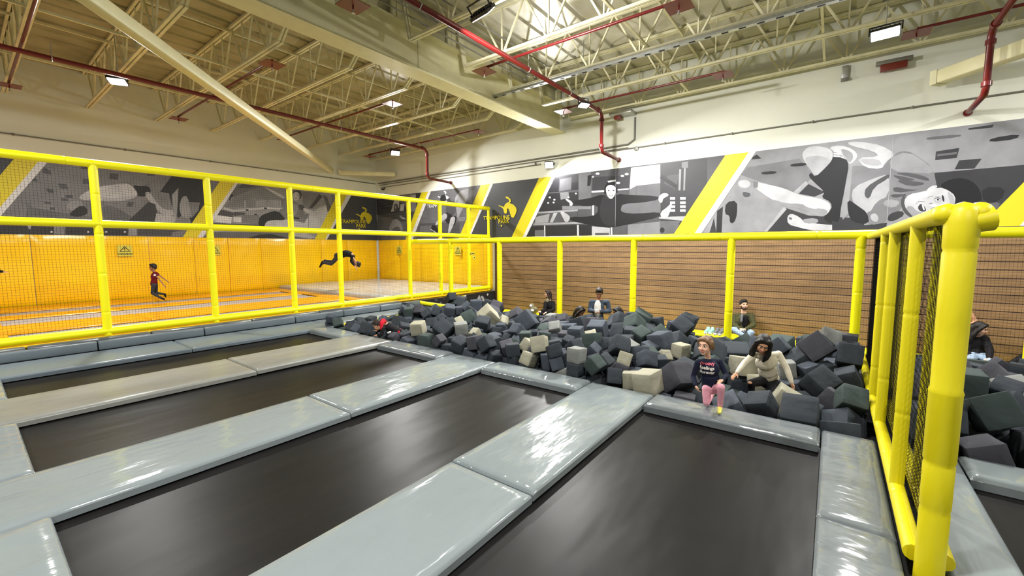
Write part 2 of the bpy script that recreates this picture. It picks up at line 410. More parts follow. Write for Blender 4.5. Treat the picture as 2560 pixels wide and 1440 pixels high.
# ================================================================= CONDUITS, CHANNELS
def conduit(name, pts, r, label, m='conduit_grey', clips=0):
    t = thing(name, label, 'conduit', pts[0])
    b = MB(); b.tube(pts, r, 6); b.build('conduit_run', m, t)
    if clips:
        k = MB(); p0, p1 = V(pts[0]), V(pts[1])
        for i in range(1, clips): k.ball(p0.lerp(p1, i / clips), r * 2.0, nu=8, nv=6)
        k.build('clip', m, t)
conduit('wall_conduit', [(-8, YW - 0.03, 4.93), (XW - 0.05, YW - 0.03, 4.97)], 0.018, 'thin grey conduit along the left wall above its print', clips=9)
conduit('wall_conduit', [(XW - 0.04, 17.9, 4.97), (XW - 0.04, 6.2, 4.97), (XW - 0.04, 5.2, 4.98), (XW - 0.04, 5.0, 5.1), (XW - 0.04, 5.0, 5.75)], 0.026, 'uppermost grey conduit on the right wall, bending up at the middle red pipe')
conduit('wall_conduit', [(XW - 0.03, 17.8, 4.88), (XW - 0.03, 5.2, 4.88)], 0.016, 'middle grey conduit on the right wall, under the bent one')
conduit('wall_conduit', [(XW - 0.03, 17.7, 4.76), (XW - 0.03, 8.4, 4.76)], 0.014, 'lowest grey conduit on the right wall, ending at the wall flood light')
conduit('wall_conduit', [(XW - 0.03, 7.6, 4.86), (XW - 0.03, -10, 4.79)], 0.017, 'long thin grey conduit on the right wall over the large athlete print', clips=10)
for k, (yy, zz) in enumerate(((6.6, 6.16), (6.45, 6.20), (6.3, 6.16), (5.9, 6.3))):
    conduit('ceiling_conduit', [(-8, yy, zz), (9.3, yy, zz)], 0.016, 'bundled grey conduit under the silver roof, %s' % ('closest to the girder', 'second from the girder', 'third from the girder', 'farthest from the girder')[k])
def channel(p0, p1, w, label):
    b = MB(); p0, p1 = V(p0), V(p1); b.bar(p0, p1, 0.10, 0.015)
    d = (p1 - p0).normalized(); s = d.cross(V((0, 0, 1))).normalized() if abs(d.z) < 0.9 else V((1, 0, 0))
    b.bar(p0 + s * 0.05 + V((0, 0, 0.025)), p1 + s * 0.05 + V((0, 0, 0.025)), 0.008, 0.05); b.bar(p0 - s * 0.05 + V((0, 0, 0.025)), p1 - s * 0.05 + V((0, 0, 0.025)), 0.008, 0.05)
    n = int((p1 - p0).length / 0.3)
    for i in range(n): b.bar(p0 + d * (0.1 + i * 0.3) - V((0, 0, 0.009)), p0 + d * (0.22 + i * 0.3) - V((0, 0, 0.009)), 0.05, 0.004, 1)
    tag(b.build('strut_channel', ['galvanised', 'pit_dark']), label, 'metal channel')
channel((9.28, 7.75, 5.93), (9.28, -3.5, 5.93), 0.1, 'long perforated galvanised channel under a joist, its end passing the girder')
channel((7.9, 0.55, 5.9), (7.9, 0.55, 7.0), 0.1, 'short galvanised channel hanging upright from the roof above the divider')

# small fixtures on the walls
def fixture(name, label, cat, p, parts):
    t = thing(name, label, cat, p)
    for n, m, a, c in parts: b = MB(); b.box([p[i] + a[i] for i in range(3)], [p[i] + c[i] for i in range(3)]); bevel(b.build(n, m, t), 0.006)
p = on_x(1590, 371, XW - 0.045); fixture('junction_box', 'small grey junction box on the long wall conduit beside the middle red pipe', 'junction box', p, (('box', 'galvanised', (-.03, -.06, -.05), (.04, .06, .05)), ('cover', 'conduit_grey', (-.036, -.05, -.04), (-.03, .05, .04))))
p = on_x(1325, 412, XW - 0.06); fixture('lamp_plate', 'pale mounting plate on the right wall beside the wall flood light', 'plate', p, (('plate', 'lamp_white', (.0, -.22, -.02), (.055, .25, .02)), ('clip', 'conduit_grey', (-.02, -.25, -.05), (.055, -.21, .05))))
p = on_x(958, 472, XW - 0.12); fixture('wall_camera', 'small dark camera under the conduits at the corner of the walls', 'camera', p, (('bracket', 'conduit_grey', (.02, -.03, .0), (.115, .03, .10)), ('camera_body', 'black_metal', (-.10, -.035, -.06), (.05, .035, .01))))
p = on_x(1556, 284, XW - 0.25); fixture('cable_box', 'galvanised cable box under the joist above the middle red pipe', 'cable box', p, (('tray', 'galvanised', (-.2, -.35, -.05), (.24, .35, .04)), ('gland', 'red_plate', (-.05, .05, -.14), (.1, .25, -.05))))
p = on_x(2113, 180, XW - 0.05); fixture('pipe_clamp', 'galvanised clamp hanging below a joist near the largest flood light', 'clamp', p, (('strap', 'galvanised', (-.02, -.06, -.14), (.045, .06, .14)), ('bolt', 'conduit_grey', (-.05, -.07, -.2), (.05, .07, -.14))))
p = on_x(2235, 155, XW - 0.15); fixture('ceiling_junction', 'dark reddish junction block on the joist below the largest flood light', 'junction block', p, (('block', 'conduit_grey', (-.06, -.3, -.02), (.06, .3, .06)), ('plug', 'red_plate', (-.04, -.22, -.16), (.06, .22, -.02))))
# ================================================================= TRAMPOLINE BEDS AND PADS
def grid_top(mb, x0, x1, y0, y1, z, nx, ny, fn=None, mi=0, smooth=True):
    vs = []; fs = []
    for j in range(ny + 1):
        for i in range(nx + 1):
            x = x0 + (x1 - x0) * i / nx; y = y0 + (y1 - y0) * j / ny
            vs.append((x, y, z + (fn(i / nx, j / ny) if fn else 0)))
    for j in range(ny):
        for i in range(nx):
            a = j * (nx + 1) + i; fs.append((a, a + 1, a + nx + 2, a + nx + 1))
    mb.add(vs, fs, mi, smooth)
def bed(label, x0, x1, y0, y1, z=-0.085, m='bed_black', name='trampoline_bed', sag=0.02, group=None):
    t = thing(name, label, 'trampoline', ((x0 + x1) / 2, (y0 + y1) / 2, z), group)
    b = MB(); grid_top(b, x0 - 0.02, x1 + 0.02, y0 - 0.02, y1 + 0.02, z, 24, 12, lambda u, v: -sag * (16 * u * (1 - u) * v * (1 - v)))
    b.build('jump_bed', m, t)
    b = MB(); f = 0.05
    for a, c in (((x0-.1, y0-.1), (x1+.1, y0-.02)), ((x0-.1, y1+.02), (x1+.1, y1+.1)), ((x0-.1, y0-.1), (x0-.02, y1+.1)), ((x1+.02, y0-.1), (x1+.1, y1+.1))):
        b.box((a[0], a[1], z - 0.05), (c[0], c[1], z - 0.005))
    b.build('frame', 'black_metal', t)
    return t
def pad(label, x0, x1, y0, y1, z1=0.0, th=0.07, m='pad_grey', name='edge_pad', cat='pad', r=0.022, seed=0, amp=0.006, gap=0.006, group=None, skew=0.0):
    """vinyl covered foam pad: pillowed, softly uneven top with rounded edges and a hem seam"""
    rnd = random.Random(seed or hash((round(x0, 2), round(y0, 2))) & 0xffff)
    x0 += gap; x1 -= gap; y0 += gap; y1 -= gap
    nx = max(6, int((x1 - x0) / 0.09)); ny = max(6, int((y1 - y0) / 0.09))
    nx, ny = min(nx, 46), min(ny, 46)
    waves = [(rnd.uniform(2, 9), rnd.uniform(2, 9), rnd.uniform(0, 6.3), rnd.uniform(.3, 1)) for _ in range(6)]
    def hf(u, v):
        e = min(u * (x1 - x0), (1 - u) * (x1 - x0), v * (y1 - y0), (1 - v) * (y1 - y0))
        k = min(1, e / 0.12)
        s = sum(a * math.sin(p * u * (x1 - x0) + q * v * (y1 - y0) + f) for p, q, f, a in waves) / 4
        rim = -r * (1 - min(1, e / r)) ** 2
        return rim + amp * (s * k + 0.8 * k)
    b = MB()
    us = [0, r * 0.4 / (x1 - x0), r / (x1 - x0)] + [(i / nx) for i in range(1, nx)] + [1 - r / (x1 - x0), 1 - r * .4 / (x1 - x0), 1]
    vs_ = [0, r * 0.4 / (y1 - y0), r / (y1 - y0)] + [(i / ny) for i in range(1, ny)] + [1 - r / (y1 - y0), 1 - r * .4 / (y1 - y0), 1]
    us = sorted(set(us)); vs_ = sorted(set(vs_)); NX, NY = len(us), len(vs_)
    P_ = []
    for v in vs_:
        for u in us:
            P_.append((x0 + (x1 - x0) * u + skew * v, y0 + (y1 - y0) * v, z1 + hf(u, v)))
    F_ = [(j * NX + i, j * NX + i + 1, (j + 1) * NX + i + 1, (j + 1) * NX + i) for j in range(NY - 1) for i in range(NX - 1)]
    b.add(P_, F_, 0, True)
    loop = [i for i in range(NX)] + [j * NX + NX - 1 for j in range(1, NY)] + [(NY - 1) * NX + i for i in range(NX - 2, -1, -1)] + [j * NX for j in range(NY - 2, 0, -1)]
    side = [P_[i] for i in loop]; low = [(p[0], p[1], z1 - th) for p in side]; n = len(loop)
    b.add(side + low, [(i, n + i, n + (i + 1) % n, (i + 1) % n) for i in range(n)], 0, True)
    b.add(low, [tuple(range(n))[::-1]])
    o = b.build(name, m)
    if label: tag(o, label, cat, group)
    return o

TR = [('nearest the yellow divider', 0.02, 1.65), ('second from the yellow divider', 2.52, 4.14), ('third from the yellow divider', 5.10, 6.74), ('farthest from the divider', 7.92, 9.22)]
for k, (n, y0, y1) in enumerate(TR):
    bed('long black woven trampoline bed, the one %s' % n, 0.27, 4.72, y0, y1)
bed('black woven trampoline bed beyond the divider, cut by the right edge of the photo', 0.27, 4.68, -2.60, -0.95)
# long strips between the beds
ST = [('between first and second beds from the divider', 1.66, 2.51), ('between second and third beds from the divider', 4.15, 5.09), ('between third and fourth beds from the divider', 6.75, 7.91)]
for k, (n, y0, y1) in enumerate(ST):
    xs = (2.44, 2.52, 2.60)[k]
    pad('grey pad strip %s, half nearer the camera' % n, -0.9, xs, y0, y1, m='pad_grey_worn' if k == 2 else 'pad_grey')
    pad('grey pad strip %s, half nearer the pit' % n, xs, 5.08, y0, y1, z1=0.008, m='pad_grey_worn' if k == 2 else 'pad_grey')
# pads that close the beds at the pit and at the near end
EN = [('nearest the divider', 0.0, 1.65), ('second from the divider', 2.52, 4.14), ('third from the divider', 5.10, 6.74), ('fourth from the divider', 7.92, 9.22)]
for k, (n, y0, y1) in enumerate(EN):
    pad('raised grey pad closing the pit end of the bed %s' % n, 4.66, 5.10, y0, y1, z1=0.025, th=0.10, m='pad_grey_creased' if k in (0, 2) else 'pad_grey', r=0.035, amp=0.012)
    if k: pad('grey pad closing the near end of the bed %s' % n, -0.9, 0.27, y0, y1, z1=0.004)
pad('creased grey pad along the foot of the yellow divider, part nearer the pit', 3.40, 5.10, -0.42, 0.0, m='pad_grey_creased', amp=0.010)
pad('creased grey pad along the foot of the yellow divider, part nearest the camera', -0.9, 3.40, -0.42, 0.0, m='pad_grey_creased', amp=0.012)
pad('pale grey pad strip on the far side of the yellow divider', -0.9, 5.10, -0.95, -0.60)
pad('grey pad closing the pit end of the bed beyond the divider', 4.68, 5.13, -2.6, -0.95, z1=0.02, th=0.1, r=0.035)
pad('grey pad strip at the far right, beyond the cut off trampoline bed', -0.9, 5.10, -3.5, -2.6)
# long edge pads below the kerb
for x0, x1, n in ((-0.9, 2.5, 'half nearer the camera'), (2.5, 5.3, 'half nearer the foam pit'), (5.3, 8.85, 'strip beside the foam pit')):
    pad('slate grey floor pad along the foot of the kerb, %s' % n, x0, x1, 9.23 if x1 < 5.4 else 9.62, 10.36, m='pad_slate', amp=0.008)
# kerb of upright pads below the tall fence and the dark bumper rolls on it
KX = [-1.8, -0.2, 1.43, 3.04, 4.92, 6.2, 7.35, 8.85]
for i in range(len(KX) - 1):
    b = MB(); b.box((KX[i] + 0.008, 10.37, 0.0), (KX[i + 1] - 0.008, 10.48, 0.165)); o = b.build('kerb_pad', 'pad_slate'); bevel(o, 0.02, 2)
    tag(o, 'upright slate kerb pad under the tall fence, %s from the pit end' % ORD[len(KX) - 2 - i].replace('nearest', 'first'), 'pad', 'kerb pads under the tall fence')
BX = [-1.8, 0.6, 2.2, 4.0, 5.6, 8.15]
for i in range(len(BX) - 1):
    b = MB(); x0, x1 = BX[i] + 0.012, BX[i + 1] - 0.012
    rg = []
    for x in (x0, x0 + 0.02, x1 - 0.02, x1):
        k = 0.7 if x in (x0, x1) else 1
        rg.append([(x, 10.56 + 0.12 * k * math.cos(a * math.pi / 8), 0.165 + 0.045 * k * math.sin(a * math.pi / 8)) for a in range(9)] + [(x, 10.56 - 0.12 * k, 0.15), (x, 10.56 + 0.12 * k, 0.15)])
    b.rings(rg, 0, True); o = b.build('bumper_roll', 'pad_slate_dark')
    tag(o, 'rounded dark bumper roll on the slate kerb, %s from the pit end' % ORD[len(BX) - 2 - i].replace('nearest', 'first'), 'pad', 'bumper rolls on the kerb')
b = MB(); b.box((-4, 10.49, Z_LOW), (XW - 0.06, 10.9, 0.15)); o = b.build('court_platform', 'panel_black'); o['kind'] = 'structure'
b = MB(); b.box((-4, 10.69, 0.15), (XW - 0.12, 10.91, 0.205)); tag(bevel(b.build('edge_pad', 'pad_amber'), 0.02), 'narrow amber pad under the bottom rail of the tall yellow fence', 'pad')
# solid deck under the grey pads, with the pit face
b = MB(); b.box((-1.0, -3.6, Z_LOW), (5.06, 10.36, -0.11)); b.box((5.06, 9.66, Z_LOW), (8.8, 10.36, -0.06)); o = b.build('trampoline_deck', 'pit_dark'); o['kind'] = 'structure'

# ================================================================= YELLOW COURT
b = MB(); b.box((-6, 10.9, Z_LOW), (XW - 0.12, YW, 0.10)); o = b.build('court_deck', 'panel_black'); o['kind'] = 'structure'
for n, y0, y1 in (('nearest the tall fence', 11.15, 12.3), ('in the middle', 13.75, 14.98), ('under the padded wall', 15.75, 16.65)):
    bed('long lilac grey jump runway of the yellow court, %s' % n, 0.5, 7.35, y0, y1, z=0.178, m='bed_lilac', name='jump_runway', sag=0.0)
    bed('short lilac grey jump runway by the left edge, %s' % n, -5.0, 0.1, y0, y1, z=0.178, m='bed_lilac', name='jump_runway', sag=0.0)
for n, y0, y1 in (('between first and second runways from the fence', 12.3, 13.75), ('between second and third runways from the fence', 14.98, 15.75), ('at the foot of the padded wall', 16.65, 17.98)):
    for x0, x1, h in ((-5.0, 2.6, 'left half'), (2.6, 7.4, 'right half')):
        pad('amber pad strip %s, %s' % (n, h), x0, x1, y0, y1, z1=0.215, th=0.028, m='pad_orange', amp=0.004)
pad('amber pad strip between the kerb fence and the nearest runway', -5.0, 7.4, 10.92, 11.15, z1=0.21, th=0.025, m='pad_orange', amp=0.003)
for y0, y1, h in ((10.92, 13.4, 'end nearer the fence'), (13.4, 15.4, 'middle piece'), (15.4, 17.98, 'end under the padded wall')):
    pad('amber cross pad between the runways and the grey mat, %s' % h, 7.4, 7.85, y0, y1, z1=0.222, th=0.034, m='pad_orange', amp=0.004)
for y0, y1, h in ((11.15, 12.3, 'nearest the fence'), (13.75, 14.98, 'in the middle row'), (15.75, 16.65, 'under the padded wall')):
    pad('small amber cross pad parting the short and long runways, %s' % h, 0.1, 0.5, y0, y1, z1=0.217, th=0.03, m='pad_orange', amp=0.003)
pad('big shiny grey landing mat in the corner of the yellow court', 7.9, XW - 0.2, 10.95, YW - 0.2, z1=0.33, th=0.2, m='mat_grey', name='landing_mat', cat='mat', amp=0.03, r=0.05)

# padded walls: upright amber panels
def wall_panel(axis, a0, a1, z0, z1, label, m='pad_amber'):
    nx = 10; nz = 14; b = MB(); vs = []; fs = []
    rnd = random.Random(int(a0 * 100)); ph = [rnd.uniform(0, 6) for _ in range(4)]
    for j in range(nz + 1):
        for i in range(nx + 1):
            u, v = i / nx, j / nz
            e = min(u, 1 - u) * (a1 - a0); ez = min(v, 1 - v) * (z1 - z0); k = min(1, min(e, ez) / 0.10) ** 0.5
            d = 0.02 + 0.05 * k + 0.006 * k * (math.sin(7 * u + 5 * v + ph[0]) + math.sin(3 * u - 9 * v + ph[1]))
            a = a0 + (a1 - a0) * u; z = z0 + (z1 - z0) * v
            vs.append((a, YW - 0.01 - d, z) if axis == 'x' else (XW - 0.01 - d, a, z))
    for j in range(nz):
        for i in range(nx):
            q = j * (nx + 1) + i; f = (q, q + 1, q + nx + 2, q + nx + 1)
            fs.append(f if axis == 'x' else f[::-1])
    b.add(vs, fs, 0, True)
    lo = list(range(nx + 1)) + [(j + 1) * (nx + 1) - 1 for j in range(1, nz + 1)] + [nz * (nx + 1) + i for i in range(nx - 1, -1, -1)] + [j * (nx + 1) for j in range(nz - 1, 0, -1)]
    e = [vs[i] for i in lo]; w = [(p[0], YW - 0.005, p[2]) if axis == 'x' else (XW - 0.005, p[1], p[2]) for p in e]; n = len(lo)
    b.add(e + w, [(i, (i + 1) % n, n + (i + 1) % n, n + i) for i in range(n)], 0, True)
    tag(b.build('wall_pad', m), label, 'wall pad', 'amber wall pads of the yellow court')
PX = [-4.9, -3.3, -1.7, -0.1] + [on_y(p, 650, YW - 0.05).x for p in (80, 247, 375, 487, 573, 655, 727, 805, 870)] + [XW - 0.1]
for i in range(len(PX) - 1):
    wall_panel('x', PX[i] + 0.006, PX[i + 1] - 0.006, 0.2, 2.22, 'upright amber pad on the far wall of the yellow court, %s from the corner' % ORD[len(PX) - 2 - i if len(PX) - 2 - i < 12 else 11].replace('nearest', 'first'))
PY = [YW - 0.1, 16.4, 14.9, 13.6, 12.3, 11.1, 10.66]
for i in range(len(PY) - 1):
    wall_panel('y', PY[i + 1] + 0.006, PY[i] - 0.006, 0.2, 2.22, 'upright amber pad on the right wall of the yellow court, %s from the corner' % ORD[i].replace('nearest', 'first'))

# ================================================================= FENCES
def net(mb, o, u, v, w, h, cell=0.045, r=0.0015, mi=0):
    """square mesh of three sided strands in the plane o + u, v"""
    o, u, v = V(o), V(u).normalized(), V(v).normalized(); n = u.cross(v)
    def strand(p, d, s):
        q = p + d; c = [n * r, s * (r * 0.87) - n * (r * 0.5), -s * (r * 0.87) - n * (r * 0.5)]
        vs = [p + k for k in c] + [q + k for k in c]
        mb.add(vs, [(0, 1, 4, 3), (1, 2, 5, 4), (2, 0, 3, 5)], mi)
    k = cell / 2
    while k < w: strand(o + u * k, v * h, u); k += cell
    k = cell / 2
    while k < h: strand(o + v * k, u * w, v); k += cell
YF = 10.75
def fence_post(name, p, z0, z1, r, parent, m='fence_yellow', phase=0.3):
    b = MB(); b.padded((p[0], p[1], z0), (p[0], p[1], z1), r, 0.72, 14, phase=phase); return b.build(name, m, parent)
tf = thing('tall_fence', 'tall yellow padded fence with black net along the yellow court', 'fence', (3, YF, 0.2))
for z, n in ((3.35, 'top_rail'), (2.27, 'middle_rail'), (0.285, 'bottom_rail')):
    b = MB(); b.padded((-4, YF, z), (XW - 0.12, YF, z), 0.072, 1.45, 12, phase=0.35 if z > 3 else 0.1); b.build(n, 'fence_yellow', tf)
for k, x in enumerate((-1.85, -0.12, 1.63, 3.375, 5.10, 6.38, 8.77, 10.10, 11.52, 12.66)):
    fence_post('post', (x, YF), 0.207, 3.35, 0.066 if x < 12 else 0.05, tf, phase=0.2 + 0.1 * (k % 5))
b = MB(); net(b, (-4, YF + 0.03, 0.3), (1, 0, 0), (0, 0, 1), 16.7, 3.04); b.build('net', 'net_black', tf)

XF = 8.9
ff = thing('pit_fence', 'yellow padded fence with black net behind the foam pits, before the wooden wall', 'fence', (XF, 2, 0))
b = MB(); b.padded((XF, YF - 0.03, 2.03), (XF, -8, 2.0), 0.074, 1.5, 14); b.build('top_rail', 'fence_yellow', ff)
for k, y in enumerate((9.04, 7.18, 5.29, 3.44, 1.54, -0.35, -2.25, -4.1, -6.0)):
    fence_post('post', (XF, y), -0.30, 2.0, 0.068, ff, phase=0.1 + 0.17 * (k % 5))
b = MB(); b.padded((XF, YF - 0.05, 0.09), (XF, 9.04, 0.05), 0.06, 1.2, 12); b.build('bottom_rail', 'fence_yellow', ff)
b = MB(); net(b, (XF + 0.05, -8, -0.05), (0, 1, 0), (0, 0, 1), 18.7, 2.0, cell=0.04, r=0.0011); b.build('net', 'net_black', ff)

YD = -0.46
df = thing('divider_fence', 'yellow padded divider with double posts and black net between the two pits', 'fence', (5, YD - 0.06, 0))
DX = (4.04, 5.43, 6.35)
for y, n in ((YD, 'top_rail'), (YD - 0.125, 'far_top_rail')):
    b = MB(); b.padded((3.20, y, 1.975), (XF - 0.05, y, 1.985), 0.05, 1.1, 12); b.build(n, 'divider_yellow', df)
for y, n in ((YD, 'bottom_rail'), (YD - 0.125, 'far_bottom_rail')):
    b = MB(); b.padded((3.2, y, 0.055), (XF - 0.05, y, 0.055), 0.048, 0.7, 12); b.build(n, 'divider_yellow', df)
for k, x in enumerate(DX):
    for y in (YD, YD - 0.125): fence_post('post', (x + (0.05 if y < YD else 0), y), 0.04, 1.96, 0.043, df, 'divider_yellow', 0.2 + 0.13 * k)
for y in (YD - 0.052, YD - 0.078):
    b = MB(); net(b, (3.16, y, 0.06), (1, 0, 0), (0, 0, 1), 5.68, 1.9, cell=0.05, r=0.0014); b.build('net', 'net_black', df)
b = MB(); net(b, (6.42, YD - 0.065, 0.06), (1, 0, 0), (0, 0, 1), 2.4, 1.88, cell=0.03, r=0.003); b.build('net', 'net_black', df)
# the thick wrapped end post
b = MB(); c = (3.16, YD - 0.062)
zs = [-0.10, 0.35, 0.37, 0.39, 0.62, 0.635, 0.65, 1.02, 1.03, 1.05, 1.40, 1.77, 1.785, 1.80, 1.93, 1.985, 2.02, 2.035]
rs = [k * 0.80 for k in (.080, .080, .075, .081, .082, .076, .084, .085, .088, .080, .082, .083, .078, .084, .088, .083, .055, .004)]
b.rings([[(c[0] + r * math.cos(2*math.pi*j/20), c[1] + r * math.sin(2*math.pi*j/20), z) for j in range(20)] for z, r in zip(zs, rs)], 0, True)
b.build('end_post', 'divider_yellow', df)
b = MB()                                       # loose sleeve flap at its top
b.tube([(3.16, YD - 0.06, 1.93), (3.165, YD - 0.10, 1.935), (3.18, YD - 0.165, 1.95)], [0.055, 0.06, 0.066], 16); b.build('sleeve_flap', 'divider_yellow', df)
for y in (YD, YD - 0.12):
    b = MB(); b.tube([(3.17, y, 1.975), (3.45, y, 1.975)], [0.056, 0.052], 12); b.ball((3.17, y, 1.975), 0.056); b.build('rail_sleeve', 'divider_yellow', df)

# ================================================================= PIT SURROUND, BENCH, WOODEN WALL
b = MB(); b.box((5.30, 9.56, -0.6), (8.84, 9.62, -0.03)); tag(bevel(b.build('pit_side_pad', 'divider_yellow'), 0.02), 'bright yellow upright pad lining the foam pit below the kerb floor pads', 'pad')
b = MB(); b.box((XF - 0.06, -8, Z_LOW), (XF + 0.10, 10.6, -0.28)); o = b.build('pit_back', 'panel_black'); o['kind'] = 'structure'
def wood_material():
    m = bpy.data.materials.new('wall_planks'); m.use_nodes = True; MATS['wall_planks'] = m
    nt = m.node_tree; N = nt.nodes; L = nt.links; bs = N['Principled BSDF']; bs.inputs['Roughness'].default_value = 0.55
    tc = N.new('ShaderNodeTexCoord'); sx = N.new('ShaderNodeSeparateXYZ'); L.new(tc.outputs['Object'], sx.inputs[0])
    cb = N.new('ShaderNodeCombineXYZ'); ad = N.new('ShaderNodeMath'); ad.inputs[1].default_value = 150.0; L.new(sx.outputs['Y'], ad.inputs[0]); L.new(ad.outputs[0], cb.inputs[0]); L.new(sx.outputs['Z'], cb.inputs[1])
    br = N.new('ShaderNodeTexBrick'); br.inputs['Scale'].default_value = 1; br.inputs['Brick Width'].default_value = 400; br.inputs['Row Height'].default_value = 0.168
    br.inputs['Mortar Size'].default_value = 0.013; br.inputs['Mortar Smooth'].default_value = 0.4; br.offset = 0.0
    br.inputs['Color1'].default_value = lin(138, 108, 72); br.inputs['Color2'].default_value = lin(122, 94, 62); br.inputs['Mortar'].default_value = lin(58, 38, 24)
    L.new(cb.outputs[0], br.inputs['Vector'])
    mp = N.new('ShaderNodeMapping'); mp.inputs['Scale'].default_value = (1, 1.2, 14); L.new(tc.outputs['Object'], mp.inputs['Vector'])
    ns = N.new('ShaderNodeTexNoise'); ns.inputs['Scale'].default_value = 2.2; ns.inputs['Detail'].default_value = 6; L.new(mp.outputs[0], ns.inputs['Vector'])
    mr = N.new('ShaderNodeMapRange'); mr.inputs[1].default_value = .3; mr.inputs[2].default_value = .7; mr.inputs[3].default_value = 0.74; mr.inputs[4].default_value = 1.2; L.new(ns.outputs['Fac'], mr.inputs[0])
    # the boards were put up in lots of slightly different tone
    n2 = N.new('ShaderNodeTexNoise'); n2.inputs['Scale'].default_value = 0.45; L.new(cb.outputs[0], n2.inputs['Vector'])
    m2 = N.new('ShaderNodeMapRange'); m2.inputs[1].default_value = .35; m2.inputs[2].default_value = .65; m2.inputs[3].default_value = 0.85; m2.inputs[4].default_value = 1.12; L.new(n2.outputs['Fac'], m2.inputs[0])
    mu = N.new('ShaderNodeMath'); mu.operation = 'MULTIPLY'; L.new(mr.outputs[0], mu.inputs[0]); L.new(m2.outputs[0], mu.inputs[1])
    sc = N.new('ShaderNodeVectorMath'); sc.operation = 'SCALE'; L.new(br.outputs['Color'], sc.inputs[0]); L.new(mu.outputs[0], sc.inputs['Scale'])
    L.new(sc.outputs[0], bs.inputs['Base Color'])
    bp = N.new('ShaderNodeBump'); bp.inputs['Strength'].default_value = 0.6; bp.inputs['Distance'].default_value = 0.01; bp.invert = True
    L.new(br.outputs['Fac'], bp.inputs['Height']); L.new(bp.outputs[0], bs.inputs['Normal'])
wood_material()
mat('wood_dark', lin(74, 48, 32), 0.5, var=(3, 0.2, (1, 1, 0.2)))
b = MB(); b.box((XW - 0.06, -8, Z_LOW), (XW, 10.42, 2.20)); tag(b.build('plank_wall_cladding', 'wall_planks'), 'brown horizontal plank cladding under the prints behind the foam pits', 'wall cladding')
b = MB(); b.box((XW - 0.10, 10.42, Z_LOW), (XW - 0.002, 10.48, 2.21)); tag(b.build('corner_board', 'wood_dark'), 'dark upright board where the plank wall meets the yellow court', 'board')
b = MB(); b.box((12.22, -8, -0.62), (XW - 0.07, 10.4, -0.53)); bn = thing('spectator_bench', 'long yellow padded bench at the foot of the plank wall', 'bench', (12.5, 2, Z_LOW))
bevel(b.build('seat', 'fence_yellow', bn), 0.025); b = MB(); b.box((12.28, -8, Z_LOW), (XW - 0.07, 10.4, -0.62)); b.build('base', 'panel_black', bn)
# ================================================================= PRINTED WALL GRAPHICS
GREY = [20, 32, 48, 67, 88, 108, 130, 151, 172, 198]
for i, g in enumerate(GREY): mat('print_g%d' % i, lin(g, g, g + 4), 0.42, spec=0.35, var=(1.3 + i * 0.15, 0.16))
mat('print_slate', lin(62, 64, 68), 0.42, spec=0.35); mat('print_yellow', lin(208, 192, 34), 0.4, spec=0.35); mat('print_white', lin(204, 204, 206), 0.4, spec=0.35)
PM = ['print_g%d' % i for i in range(10)] + ['print_slate', 'print_yellow', 'print_white']
SL, YE, WH = 10, 11, 12
ZT, ZB = 4.30, 2.225

def smooth(pts, it=2):
    for _ in range(it):
        q = []
        for i in range(len(pts)):
            a, b = pts[i], pts[(i + 1) % len(pts)]
            q += [(a[0]*.75 + b[0]*.25, a[1]*.75 + b[1]*.25), (a[0]*.25 + b[0]*.75, a[1]*.25 + b[1]*.75)]
        pts = q
    return pts
class Print:
    """one printed sheet on a wall: flat shapes in the plane of that wall, layered by fractions of a millimetre"""
    n = {'L': 0, 'R': 0}
    def __init__(s, side, k, ox, oy):
        s.side, s.k, s.ox, s.oy = side, k, ox, oy; s.mb = MB()
    def uz(s, x, y):
        px, py = s.ox + x / s.k, s.oy + y / s.k
        p = on_y(px, py, YW - 0.02) if s.side == 'L' else on_x(px, py, XW - 0.02)
        return (p.x if s.side == 'L' else p.y, p.z)
    def put(s, uz, mi):
        d = 0.012 + 0.0001 * Print.n[s.side]; Print.n[s.side] += 1
        pts = [(u, YW - d, z) if s.side == 'L' else (XW - d, u, z) for u, z in [(u, min(max(z, ZB), ZT)) for u, z in uz]]
        s.mb.poly(pts, mi)
    def shape(s, pts, mi, sm=0):
        uz = [s.uz(*p) for p in pts]; s.put(smooth(uz, sm) if sm else uz, mi)
    def blob(s, x, y, rx, ry, mi, rot=0.0):
        c, d = math.cos(rot), math.sin(rot)
        s.shape([(x + rx*math.cos(a)*c - ry*math.sin(a)*d, y + rx*math.cos(a)*d + ry*math.sin(a)*c) for a in [2*math.pi*i/18 for i in range(18)]], mi)
    def line(s, pts, w, mi):
        for (x0, y0), (x1, y1) in zip(pts, pts[1:]):
            L = math.hypot(x1-x0, y1-y0) or 1; nx, ny = -(y1-y0)/L*w/2, (x1-x0)/L*w/2
            s.shape([(x0+nx, y0+ny), (x1+nx, y1+ny), (x1-nx, y1-ny), (x0-nx, y0-ny)], mi)
    def edge(s, a, b):
        (u0, z0), (u1, z1) = s.uz(*a), s.uz(*b)
        f = lambda z: u0 + (u1 - u0) * (z - z0) / (z1 - z0)
        return f(ZT), f(ZB)
    def band(s, e0, e1, mi):
        s.put([(e0[0], ZT), (e1[0], ZT), (e1[1], ZB), (e0[1], ZB)], mi)
    def done(s, name, parent):
        return s.mb.build(name, PM, parent)
